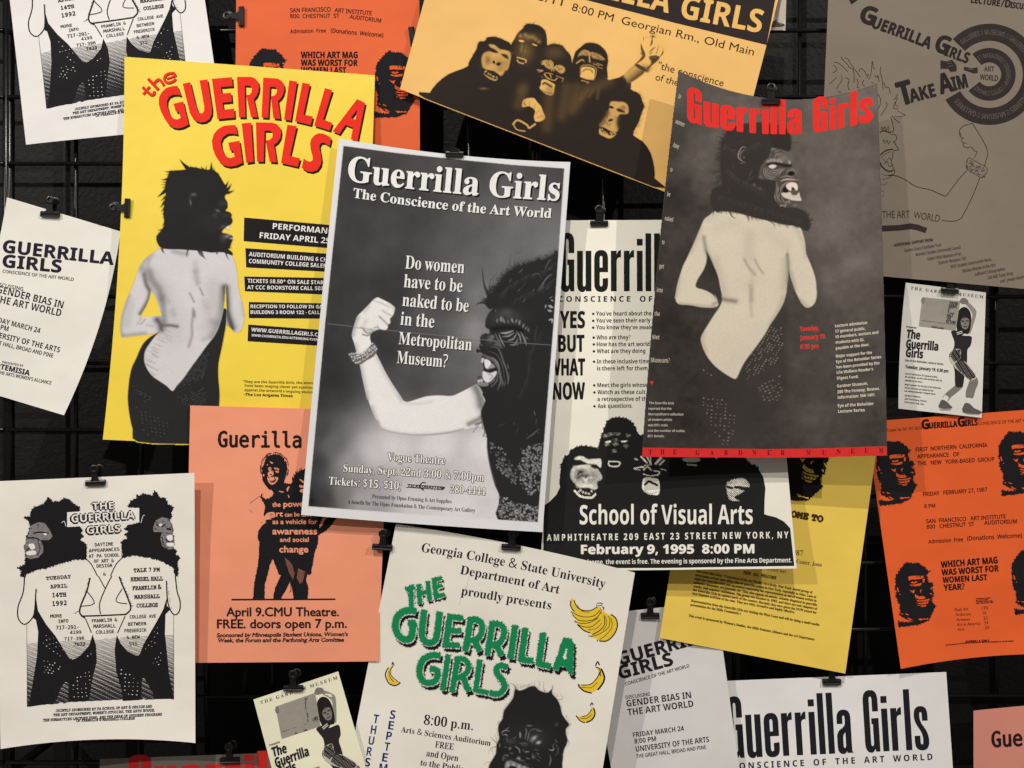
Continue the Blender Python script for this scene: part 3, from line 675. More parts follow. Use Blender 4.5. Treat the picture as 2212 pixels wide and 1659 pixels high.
# --- central poster
ctr_big = [R('ser','Guerrilla Girls',790,1560,2616,1732,214,bow=22,heavy=.012)]
ctr_sub = [R('ser','The Conscience of the Art World',838,47,2549,224,82,bow=22,t=(1,1),heavy=.01)]
ctr_q = [R('ser','Do women',1287,660,1797,702,112,t=(1,1)), R('ser','have to be',1275,821,1780,865,112,t=(1,1)), R('ser','naked to be',1262,983,1834,1037,112,t=(1,1)), R('ser','in the',1245,1146,1537,1173,112,t=(1,1)), R('ser','Metropolitan',1230,1314,1862,1369,106,t=(1,1)), R('ser','Museum?',1215,1478,1652,1516,106,t=(1,1))]
ctr_v = [R('ser','Vogue Theatre',1133,661,1632,694,68,t=(1,2)), R('ser','Sunday, Sept. 22nd 3:00 & 7:00pm',753,757,1968,839,66,t=(1,2)), R('ser','Tickets: $15, $10;',627,868,1250,914,68,t=(1,2)), R('ser','280-4444',1675,938,1980,960,62,t=(1,2))]
letters(P8, 'title_shadow', (1,0), ctr_big, (24,22,24), 2.0, offset=(3.4, 3.6)); letters(P8, 'title', (1,0), ctr_big, (222,219,214), 2.8)
for nm_, rows_ in (('subtitle', ctr_sub), ('question_text', ctr_q)):
    letters(P8, nm_ + '_shadow', (1,1), rows_, (28,26,27), 2.0, offset=(1.5, 1.8)); letters(P8, nm_, (1,1), rows_, (222,219,214), 2.8)
letters(P8, 'event_text_outline', (1,2), [(*r[:7], dict(r[7], heavy=.07)) for r in ctr_v], (34,32,32), 2.0); letters(P8, 'event_text_shadow', (1,2), [(*r[:7], dict(r[7], heavy=.02)) for r in ctr_v], (40,38,38), 2.3, offset=(.7, .9))
letters(P8, 'event_text', (1,2), ctr_v, (234,231,226), 3.2)
letters(P8, 'credit_text', (1,2), [R('ser','Presented by Opus Framing & Art Supplies',1003,986,1690,1031,33), R('ser','A benefit for The Opus Foundation & The Contemporary Art Gallery',790,1033,1893,1109,33)], (36,34,34), 2.4)

# --- cream poster with compressed title
letters(P9, 'title', (2,1), [R('cond','Guerrilla Girls',418,858,2050,856,500)], (28,30,26), 2, grid=40)
letters(P9, 'subtitle', (2,1), [R('sb','C O N S C I E N C E    O F    T H E',405,948,1460,946,47,heavy=.01)], (36,32,30), 2)
letters(P9, 'column_words', (2,1), [R('sb','YES',415,1173,628,1175,143,heavy=.02), R('sb','BUT',402,1380,624,1379,143,heavy=.02), R('sb','WHAT',318,1583,629,1583,143,heavy=.02), R('sb','NOW',355,1792,630,1789,143,heavy=.02)], (28,30,26), 2)
letters(P9, 'bullet_text', (2,1), [R('sb',"You've heard about the",727,1068,1205,1066,36), R('sb',"You've seen their early",727,1128,1197,1126,36), R('sb',"You know they've awak",727,1187,1208,1185,36), R('sb','Who are they?',730,1274,1025,1272,36), R('sb','How has the art world',732,1333,1188,1331,36), R('sb','What are they doing',733,1392,1152,1390,36),
  R('sb','In these inclusive time',733,1482,1188,1480,36), R('sb','is there left for them',735,1542,1170,1540,36), R('sb','Meet the girls whose',738,1686,1172,1684,36), R('sb','Watch as these cult',738,1747,1152,1745,36), R('sb','a retrospective of th',738,1807,1162,1804,36), R('sb','Ask questions.',740,1867,1041,1864,36)], (36,32,30), 2)
kb = Ink()
for bx, by in ((702,1053),(702,1113),(702,1172),(706,1258),(707,1317),(708,1377),(709,1466),(711,1671),(712,1732),(713,1852)): kb.poly([(lambda c: (c[0] + 2.7*math.cos(a), c[1] + 2.7*math.sin(a)))(T(2,1,bx,by)) for a in np.linspace(0, 6.28, 13)[:-1]])
P9.ink('bullet_dots', kb, (36,32,30), 2)
CRM = (231,226,206)
letters(P9, 'venue_text', (2,2), [R('sb','School of Visual Arts',585,1213,2080,1210,166), R('sb','A M P H I T H E A T R E   2 0 9   E A S T   2 3   S T R E E T   N E W   Y O R K ,  N Y',302,1355,2388,1331,56,heavy=.01), R('sb','February 9, 1995  8:00 PM',598,1468,2092,1461,76,heavy=.035), R('sb','All are welcome, the event is free. The evening is sponsored by the Fine Arts Department.',430,1560,2417,1541,40)], CRM, 2.4)

# --- dark brown poster
RED = (216,46,38)
letters(P10, 'title', (2,0), [R('cond','Guerrilla Girls',1518,1045,3115,1042,292,bow=112,heavy=.016)], RED, 2.4, grid=16)
letters(P10, 'question_column', (2,0), [R('sb','Do',1432,848,1453,856,40), R('sb','women',1408,1064,1482,1096,40), R('sb','have',1387,1266,1434,1287,40), R('sb','to',1365,1482,1384,1485,38), R('sb','be',1340,1694,1365,1698,38), R('sb','naked',1318,1903,1388,1916,38), R('sb','to',1295,2108,1316,2110,38), R('sb','get',1272,2315,1311,2320,38), R('sb','into',1250,2522,1301,2527,38), R('sb','the',1230,2727,1276,2731,38), R('sb','Met',1213,2930,1274,2932,38), R('sb','Museum?',1200,3130,1362,3135,40)], (176,164,146), 2.4)
letters(P10, 'fact_text', (2,2), [R('sb','The Guerrilla Girls',1183,173,1400,177,21), R('sb','reported that the',1180,222,1378,223,21), R('sb',"Metropolitan's collection",1178,270,1481,272,21), R('sb','of modern artists',1177,318,1383,318,21), R('sb','was 95% male',1175,365,1345,366,21), R('sb','and the number of nudes,',1173,413,1496,415,21), R('sb','85% female.',1172,460,1317,460,21)], (186,174,156), 2.4)
letters(P10, 'date_text', (3,1), [R('sb','Tuesday,',277,1203,440,1193,38,heavy=.03), R('sb','January 19,',278,1279,500,1264,39,heavy=.03), R('sb','6:30 pm',280,1355,437,1349,38,heavy=.03)], (206,58,48), 2.4)
letters(P10, 'event_text', (3,1), [R('sb','Lecture admission:',580,1169,863,1139,25), R('sb','$7 general public,',582,1216,843,1191,25), R('sb','$5 members, seniors and',583,1264,954,1223,25), R('sb','students with ID,',585,1311,833,1288,25), R('sb','payable at the door.',587,1362,878,1329,25), R('sb','Major support for the',588,1431,899,1398,25), R('sb','Eye of the Beholder Series',590,1479,979,1436,25), R('sb','has been provided by the',592,1526,964,1488,25), R('sb',"Lila Wallace-Reader's",595,1571,909,1541,25), R('sb','Digest Fund.',597,1621,783,1606,25),
  R('sb','Gardner Museum,',598,1690,863,1665,26), R('sb','280 The Fenway, Boston.',600,1740,966,1710,26), R('sb','Information: 566-1401.',602,1788,929,1763,26), R('sb','Eye of the Beholder',605,1860,913,1840,26), R('sb','Lecture Series',607,1908,836,1895,26)], (214,202,180), 2.4)
band = [('T',1195),('H',1300),('E',1408),('G',1605),('A',1728),('R',1850),('D',1972),('N',2095),('E',2222),('R',2340),('M',2562),('U',2697),('S',2822),('E',2944),('U',3064),('M',3190)]
letters(P10, 'band_text', (2,2), [R('ser',c,x-17,604 + (10 if 1600 < x < 2700 else 4) - max(0, (x-2700))*.03,x+17,604 + (10 if 1600 < x < 2700 else 4) - max(0, (x-2700))*.03 - .2,42) for c, x in band], (62,30,30), 3.2)
letters(P21, 'title', (0,3), [R('cond','Guerrilla Girls',1125,1888,3590,1800,330,heavy=.02)], (204,46,40), 2.4, grid=16)

# --- small cards: laid out on the upright card, carried to the tilted one
C11 = [(1956.5,610.5),(2129.75,631.75),(2120.75,902.5),(1940.75,882.5)]
HC = homog(C11, [tuple(p) for p in P20.c]); TO_P20 = lambda p: happly(HC, p[0], p[1])
cardA = [R('ser','T H E   G A R D N E R   M U S E U M',1232,842,1860,920,25)]
cardB = [R('sb','The',1195,1260,1310,1274,72,heavy=.035), R('sb','Guerrilla',1193,1348,1467,1371,74,heavy=.035), R('sb','Girls',1190,1423,1336,1437,72,heavy=.035), R('sb','Tuesday, January 19, 6:30 pm',1185,1521,1557,1561,27,heavy=.03)]
cardC = [R('ns','Presents',1197,1173,1281,1181,17), R('ns','Eye of the Beholder Lecture Series',1185,1461,1515,1496,17), R('ns','Lecture admission: $7 general public,',1185,1574,1465,1606,13), R('ns','$5 members, seniors and students with ID,',1184,1602,1505,1637,13), R('ns','payable at the door.',1183,1632,1335,1648,13),
  R('ns','Major support for the Eye of the Beholder',1182,1668,1495,1702,13), R('ns','Series has been provided by the',1181,1696,1428,1724,13), R('ns',"Lila Wallace-Reader's Digest Fund.",1180,1724,1447,1753,13), R('ns','Gardner Museum,',1180,1763,1320,1778,13), R('ns','280 The Fenway, Boston.',1180,1792,1375,1815,13), R('ns','Information: 566-1401.',1179,1820,1352,1842,13)]
cardC = [(*r[:7], dict(r[7], heavy=.045)) for r in cardC]
placard = [R('sb',"YOU'RE",1567,970,1638,978,24,heavy=.04), R('sb','SEEING',1560,997,1630,1004,24,heavy=.04), R('sb','LESS',1555,1024,1598,1029,24,heavy=.04), R('sb','THAN',1550,1051,1606,1057,24,heavy=.04), R('sb','HALF',1547,1078,1597,1084,24,heavy=.04), R('sb','THE',1542,1105,1578,1109,24,heavy=.04), R('sb','PICTURE',1537,1131,1620,1141,24,heavy=.04), R('sb','WITHOUT THE VISION OF WOMEN ARTISTS AND ARTISTS OF COLOR',1325,1114,1615,1152,8), R('sb','GUERRILLA GIRLS',1413,1172,1520,1187,14,heavy=.04)]
for sh, xf in ((P11, None), (P20, TO_P20)):
    letters(sh, 'museum_name', (3,1), cardA, (50,44,40), 2, xf); letters(sh, 'headline', (3,1), cardB, (40,36,44), 2, xf)
    letters(sh, 'event_text', (3,1), cardC, (60,55,55), 2, xf); letters(sh, 'placard_text', (3,1), placard, (42,40,38), 3.4, xf)

# --- salmon posters
rag = dict(step=2.2, length=.75, seed=5, wide=.5)
letters(P12, 'headline', (1,2), [R('mono','Guerilla',-325,542,388,549,132,heavy=.035)], (34,26,26), 2, spikes=rag)
letters(P12, 'event_text', (1,3), [R('sans','April 9.CMU Theatre.',-255,347,715,346,74,heavy=.035), R('sans','FREE. doors open 7 p.m.',-335,451,783,447,74,heavy=.035), R('sans','Sponsored by Minneapolis Student Unions, Women\'s',-340,528,790,518,33,lean=.18,heavy=.045), R('sans','Week, the Forum and the Perfoming Arts Comittee',-332,573,757,567,33,lean=.18,heavy=.045)], (40,28,28), 2, spikes=dict(step=3.4, length=.5, seed=6, wide=.4))
letters(P12, 'slogan', (1,2), [R('sans','the',142,1061,211,1060,40,heavy=.04), R('sans','power',238,1061,445,1059,48,heavy=.05), R('sans','art',134,1145,232,1144,46,heavy=.05), R('sans','can be used',250,1145,480,1143,36,heavy=.04), R('sans','as a vehicle for',143,1209,529,1209,40,heavy=.04), R('sans','awareness',143,1298,526,1298,54,heavy=.05), R('sans','and social',207,1363,455,1363,38,heavy=.04), R('sans','change',203,1454,450,1454,54,heavy=.05)], (233,146,112), 3.4)
letters(P19, 'headline', (3,3), [R('mono','Guerilla',1938,1478,2652,1442,132,heavy=.035)], (40,26,28), 2, spikes=rag)

# --- banana poster
letters(P14, 'presenter_text', (1,2), [R('ser','Georgia College & State University',1425,1449,3012,1766,78,bow=-20), R('ser','Department of Art',1760,1641,2617,1813,76,bow=-5), R('ser','proudly presents',1770,1821,2547,1949,76)], (40,36,44), 2)
letters(P14, 'event_text', (1,3), [R('ser','8:00 p.m.',1447,1282,1872,1333,82), R('ser','Arts & Sciences Auditorium',1250,1348,2025,1468,50), R('ser','FREE',1545,1481,1705,1504,56), R('ser','and Open',1470,1556,1745,1601,56), R('ser','to the Public',1418,1636,1792,1694,54)], (36,32,42), 2)

# --- goldenrod sheet
letters(P15, 'event_text', (3,2), [R('ser','1987',178,1475,303,1485,44), R('ser','Center, Joan',243,1547,463,1578,34), R('ser','N EAST BAY',-10,1610,158,1636,24)], (70,54,20), 2)
letters(P15, 'headline', (3,2), [R('slab','WELCOME TO',-10,1110,470,1193,50,heavy=.12)], (60,46,20), 2)
par = [('FREE   ALL   WELCOME',1605.5,1239.5,1676.5,1251.5,6.5), ('The Guerrilla Girls, "Conscience of the Art World," is a lively, New York- based group of',1503.5,1235.5,1754.5,1282,5), ('anonymous artists and critics who do guerrilla action in New York, especially in Soho. Late at',1501.75,1244,1762.75,1292,5), ('night the Guerrilla Girls put up posters concerning the representation or not of women artists in',1500,1252,1763.5,1300,5),
  ('galleries, museums, art journals, etc. They also appear on panels, suitably disguised in guerrilla',1499,1260,1764.5,1309,5), ('masks, and organize exhibitions. The group was founded in 1983, and there are now chapters of',1497.7,1268,1765,1317.5,5), ('the Guerrilla Girls in various parts of the country. Recently they were given the NOW award for',1496.7,1276,1763.5,1326,5), ('best feminist activism of the year. They are witty, inventive and highly effective.',1495.5,1284,1716.5,1325,5),
  ('Representatives from the Guerrilla Girls are visiting the West Coast and will be doing a multi-media',1492.7,1299.5,1769.7,1352,5), ('presentation for the Mills Community.v',1491,1308,1600.5,1328,5), ("This event is sponsored by Women's Studies, the Mills Feminist Alliance and the Art Department",1487.2,1332,1759,1383.5,5)]
letters(P15, 'body_text', None, [R('ser', *r, heavy=.04) for r in par], (74,58,22), 2)

# --- wide white poster
letters(P18, 'title', (3,3), [R('cond','Guerrilla Girls',-330,1576,1398,1497,528,lean=-.015)], (32,32,36), 2, grid=40)
letters(P18, 'subtitle', (3,3), [R('sb','C O N S C I E N C E    O F    T H E    A R T    W O R L D',-310,1672,1422,1588,54,heavy=.01)], (40,36,44), 2)
# ================================================================== drawings and photographs printed on the sheets
def zf(sx, sy, sw, rw=2212.0): return lambda pts: ZP(sx, sy, sw, pts, rw)
def tf(i, j): return lambda pts: TP(i, j, pts)
def zs(sw, rw=2212.0): return 1.0 / ((rw / sw) * 1.851718)     # one zoom unit in picture units
def sim(p1, p2, q1, q2):
    a, b, c, d = complex(*p1), complex(*p2), complex(*q1), complex(*q2); m = (d - c) / (b - a)
    def f(p):
        r = c + m * (complex(p[0], p[1]) - a); return (r.real, r.imag)
    return f
def field(cv, ctrl, soft=500.0):
    X, Y = cv.grid(); num = np.zeros(X.shape); den = np.zeros(X.shape)
    for x, y, t in ctrl:
        w = 1.0 / ((X - x)**2 + (Y - y)**2 + soft)**1.6; num += w * t; den += w
    return num / den
def setfield(cv, t):
    lut = np.array([cv.tint(float(k)) for k in range(256)], np.float32)
    cv.val[:] = lut[np.clip(t, 0, 255).astype(int)]

# ------------------------------------------------------------------ yellow poster: comic title, boxes, figure
A_ = zf(540,260,480); B_ = zf(1000,260,480); C_ = zf(800,460,480)
comic = [
 A_([(780,383),(690,388),(580,420),(490,500),(443,600),(440,730),(480,860),(555,1005),(620,1095),(700,1152),(790,1168),(880,1150),(990,1095),(890,672),(708,715),(755,860),(808,865),(842,972),(780,1005),(720,995),(670,950),(620,850),(588,740),(592,650),(630,582),(700,549),(770,545),(850,560)]),
 A_([(880,345),(1020,318),(1120,740),(1165,850),(1205,893),(1250,885),(1275,840),(1275,760),(1190,283),(1335,265),(1418,800),(1415,900),(1375,990),(1300,1045),(1210,1058),(1120,1030),(1050,960),(1010,880)]),
 A_([(1415,255),(1785,222),(1800,388),(1580,405),(1600,525),(1770,512),(1787,675),(1610,692),(1635,825),(1825,803),(1838,968),(1520,997)]),
 B_([(-240,220),(20,218),(90,245),(150,310),(165,400),(155,490),(120,570),(70,630),(140,962),(20,958),(-70,555),(-10,548),(30,500),(35,430),(0,380),(-98,375),(-85,962),(-205,962)]),
 B_([(245,232),(510,250),(580,290),(625,360),(635,440),(610,540),(570,610),(515,660),(560,995),(430,980),(385,575),(440,570),(490,520),(500,450),(465,405),(370,397),(335,972),(212,965)]),
 B_([(725,283),(868,305),(750,1025),(628,1003)]), B_([(965,325),(1105,352),(985,912),(1158,950),(1120,1105),(830,1037)]), B_([(1380,425),(1517,465),(1348,1005),(1515,1065),(1470,1207),(1182,1118)]),
 C_([(655,185),(560,185),(440,200),(330,260),(250,360),(218,480),(235,620),(280,740),(350,850),(430,925),(540,952),(660,935),(785,880),(728,473),(520,510),(555,655),(610,655),(640,768),(560,795),(500,775),(440,700),(395,590),(387,490),(420,410),(500,350),(590,340),(693,357)]),
 C_([(768,155),(942,140),(987,862),(852,880)]),
 C_([(1030,135),(1320,140),(1420,170),(1480,240),(1495,320),(1480,420),(1430,500),(1365,550),(1415,872),(1285,862),(1210,465),(1280,460),(1335,410),(1340,340),(1300,290),(1190,287),(1175,860),(1050,858)]),
 C_([(1612,178),(1782,205),(1658,750),(1845,800),(1800,955),(1492,885)]),
 TP(1,0,[(650,1195),(620,1172),(580,1155),(540,1152),(505,1168),(478,1200),(468,1240),(475,1300),(490,1355),(490,1382),(470,1398),(445,1392),(412,1370),(395,1450),(435,1478),(485,1485),(530,1468),(558,1428),(566,1385),(560,1335),(550,1290),(548,1255),(562,1234),(590,1232),(635,1262)])]
for nm, col, ox, oy, ly in (('title_shadow', (34,30,18), 3.4, 4.9, 1.4), ('title', (222,46,34), 0, 0, 2.2)):
    k = Ink(); sh = lambda pts: [(x + ox, y + oy) for x, y in pts]
    for p in comic: k.poly(sh(p))
    k.poly(sh(B_([(1975,627),(2122,700),(1980,1410),(1860,1362),(1898,1155),(1760,1100),(1645,1272),(1522,1222)])), holes=[sh(B_([(1978,815),(1860,970),(1945,1010)]))])
    f = .32 if nm == 'title_shadow' else 1; ox *= f; oy *= f
    w = zs(480)
    k.stroke(sh(A_([(140,405),(225,490),(300,548),(345,535),(355,480)])), 52*w, 0, 4); k.stroke(sh(A_([(150,540),(270,395)])), 42*w, .1)
    k.stroke(sh(A_([(240,250),(430,455)])), 56*w, 0); k.stroke(sh(A_([(350,335),(420,270),(475,290),(535,380)])), 50*w, .1, 4)
    k.stroke(sh(A_([(585,255),(755,195)])), 34*w, .1); k.stroke(sh(A_([(745,215),(725,160),(660,150),(575,180),(540,250),(570,310),(630,325),(715,290),(750,250)])), 48*w, 0, 4)
    P6.ink(nm, k, col, ly)
for q in ([(-102,220),(720,292),(710,492),(-107,425)], [(-92,485),(720,540),(700,694),(-85,652)], [(-102,730),(700,744),(690,890),(-95,858)], [(-62,950),(690,964),(680,1096),(-62,1090)], [(-67,1145),(680,1200),(660,1336),(-72,1290)]):
    P6.ink('text_box', Ink().poly(TP(1,1,q)), (32,28,28), 1.2)
def back_photo():
    cv = Canvas(255, 320, 535, 965, 1.25); D = zf(440,600,640); E = zf(400,1080,640); w = zs(640); t02 = tf(0,2)
    cv.tint = lambda t: np.array(alb((t, t*.975, t*.96)), np.float32)
    cv.poly(E([(870,800),(800,860),(700,920),(610,1000),(550,1100),(500,1220),(440,1345),(408,1480),(390,1640)]) + t02([(1103,130),(1118,270),(1145,390),(1190,500),(1640,520),(1850,520),(1893,200),(1898,80)]) + E([(1648,1600),(1638,1480),(1640,1300),(1680,1100),(1715,920),(1745,745),(1765,560),(1650,540),(1400,700)]), 40, smooth=3)
    for ar, du, dv in ((E([(1380,1160),(1520,1120),(1440,1500),(1110,1640),(1050,1620)]), (2.1,-3.6), (4.2,1.4)), (t02([(1150,20),(1320,110),(1260,170)]), (4,2), (-2,4)), (t02([(1180,200),(1300,260),(1470,340),(1440,440),(1330,490),(1230,440)]), (9,1.5), (1,8)), (t02([(1540,110),(1770,30),(1780,190),(1600,190)]), (4.5,-2.5), (2,5))):
        cv.dots(ar, du, dv, ar[0], .62, 112, 3, .15, .85, elong=(.9,-.1), a=.7)
    skin = D([(705,1355),(600,1420),(500,1490),(440,1560),(395,1640)]) + E([(480,130),(430,270),(370,400),(325,520),(290,660),(278,780),(285,870),(310,930),(430,920),(600,900),(735,880),(810,855),(850,830),(800,880),(740,945),(680,1030),(630,1110),(612,1200),(620,1290),(660,1380),(730,1470),(830,1540),(920,1600),(1002,1672),(1060,1600),(1150,1500),(1240,1370),(1380,1180),(1480,1040),(1560,940),(1620,840),(1660,730),(1690,620),(1715,480),(1725,350),(1735,220),(1742,330),(1748,450),(1752,600),(1747,745),(1800,800),(1850,855),(1895,866),(1955,825),(1990,720),(1996,600),(1980,480),(1940,370),(1915,250),(1905,100)]) + D([(1750,1650),(1735,1570),(1700,1490),(1640,1420),(1300,1380),(1000,1350)])
    cv.poly(skin, 202, soft=1.2, smooth=3)
    cv.clip = cv.polymask(skin, 1.2, 3)
    def sd(f, pts, ww, t, a): cv.shade(f(pts), ww * w, t, a)
    cv.val *= 1
    for pts, ww, t, a in (([(880,300),(1000,600),(1050,900)], 170, 176, .45), ([(1560,200),(1540,500),(1480,800)], 110, 172, .45), ([(430,450),(370,750)], 60, 172, .5), ([(760,100),(820,300)], 120, 168, .4), ([(610,60),(640,200),(690,310),(650,450),(560,600)], 34, 78, .85), ([(680,20),(730,160),(810,260),(850,400)], 60, 118, .75), ([(600,0),(660,120)], 50, 130, .5), ([(1320,20),(1350,180)], 48, 146, .6), ([(1240,320),(1300,440)], 16, 128, .7), ([(1380,250),(1425,350)], 14, 128, .75), ([(1290,540),(1285,640),(1268,760),(1272,900),(1225,1060)], 22, 132, .65), ([(1300,580),(1310,640)], 24, 110, .6),
        ([(870,770),(960,765),(1070,780)], 26, 84, .85), ([(790,690),(830,740),(850,820)], 55, 70, .9), ([(1710,250),(1680,480),(1650,700),(1560,900)], 60, 126, .65), ([(1560,720),(1640,740)], 60, 130, .5), ([(1735,250),(1752,450),(1765,600),(1830,800)], 55, 52, .92), ([(860,380),(880,600),(890,740)], 50, 116, .7), ([(1000,560),(1020,620)], 40, 150, .5), ([(310,910),(450,895),(620,880)], 34, 130, .6), ([(400,350),(330,560),(290,760),(300,900)], 34, 140, .55), ([(930,400),(960,450)], 30, 160, .5), ([(1440,440),(1480,520)], 50, 170, .5),
        ([(640,540),(520,740)], 18, 150, .45), ([(1430,960),(1550,920)], 40, 150, .5), ([(560,750),(620,690)], 14, 140, .6), ([(640,760),(740,780)], 14, 150, .5), ([(1960,450),(1990,620)], 30, 160, .5)): sd(E, pts, ww, t, a)
    for pts, ww, t, a in (([(560,1450),(470,1540),(420,1640)], 50, 140, .6), ([(880,1400),(960,1420),(1060,1440)], 40, 150, .7), ([(540,1520),(520,1640)], 30, 150, .5), ([(1180,1570),(1190,1650)], 50, 160, .4)): sd(D, pts, ww, t, a)
    rnd = random.Random(4)
    for k in range(46):
        u = k / 46; x = lerp(900, 640, min(1, u * 1.6)) + rnd.uniform(-20, 120); y = lerp(840, 1480, u) + rnd.uniform(-20, 20)
        sd(E, [(x - 40, y - 20), (x + 40, y + 26)], 9, rnd.choice((160, 168, 176)), .5)
    cv.clip = None
    cv.stroke(E([(1735,210),(1728,320),(1722,420)]), 7*w, 40, 1.2, .8)
    cv.erase(E([(710,285),(790,430),(852,630),(567,657),(575,610),(640,500),(680,400)]), 1, 0)
    head = [(705,1355),(650,1280),(640,1190),(705,1110),(750,1020),(735,900),(740,800),(750,690),(770,600),(760,500),(780,400),(830,300),(900,280),(1040,270),(1080,232),(1200,242),(1330,270),(1420,270),(1500,330),(1560,430),(1610,510),(1640,580),(1590,635),(1600,680),(1625,720),(1628,800),(1600,838),(1650,855),(1685,890),(1680,930),(1698,970),(1690,1010),(1660,1045),(1638,1112),(1604,1078),(1570,1100),(1550,1140),(1600,1150),(1660,1170),(1695,1190),(1698,1245),(1680,1290),(1665,1340),(1640,1370),(1690,1412),(1690,1462),(1560,1415),(1400,1420),(1250,1395),(1100,1385),(950,1375),(800,1372)]
    cv.poly(D(head), 36, 1.0, smooth=2)
    for a, b, ww in (((1060,240),(962,128),60),((1400,290),(1402,168),60),((1450,320),(1433,238),40),((1290,270),(1258,222),34),((1200,260),(1180,220),30),((1130,250),(1105,215),26),((1320,280),(1334,218),30),((1500,350),(1490,300),30),((1600,500),(1640,425),46),((1630,540),(1682,462),50),((1630,590),(1718,554),50),((780,550),(652,652),70),((850,300),(760,294),40),((830,320),(775,340),26),((800,400),(708,408),44),((790,440),(715,445),26),((790,470),(705,478),22),((780,500),(718,518),30),((760,650),(700,704),34),((750,720),(688,802),40),((750,800),(700,860),30),((760,1000),(722,1050),36),((770,940),(722,926),30),((720,1100),(652,1102),24),((1640,1350),(1692,1350),26),((690,1180),(640,1190),30),((740,880),(716,880),24)):
        cv.stroke(D([a, ((a[0]+b[0])/2, (a[1]+b[1])/2 + 6), b]), ww * w, 34, .7, 1, 3, True, 1)
    for a, b, ww in (((1080,1370),(1062,1480),30),((1250,1380),(1325,1512),60),((1220,1380),(1280,1480),40),((720,1360),(760,1430),40),((1600,1400),(1650,1520),34),((1480,1410),(1490,1440),30)): cv.stroke(D([a, ((a[0]+b[0])/2 - 8, (a[1]+b[1])/2 + 10), b]), ww * w, 40, 1.4, .9, 3, False, 1)
    b = lambda x, y, rx, ry, t, a, r=0: cv.blob(*D([(x, y)])[0], rx*w, ry*w, t, a, r)
    b(1155,615,34,20,96,.8); b(1105,700,16,60,66,.7); b(1118,730,8,26,120,.8); b(1490,840,30,16,110,.8,30); b(1450,905,30,40,70,.7); b(1560,740,60,40,58,.7); b(1600,900,60,26,62,.6); b(1430,1000,200,160,46,.5); b(1560,1060,40,16,84,.7,-30); b(1620,1190,50,24,128,.85,-20); b(1680,1222,20,10,190,.9); b(1580,1170,30,16,80,.7); b(1560,1230,40,50,66,.6)
    cv.poly(D([(1600,1068),(1655,1040),(1650,1075),(1636,1110)]), 216, .8, smooth=0)
    cv.poly(D([(1650,1168),(1655,1145),(1664,1170)]), 205, .8, smooth=0)
    cv.grain(.035, 2)
    P6.raster('printed_figure', cv, .8)
back_photo()

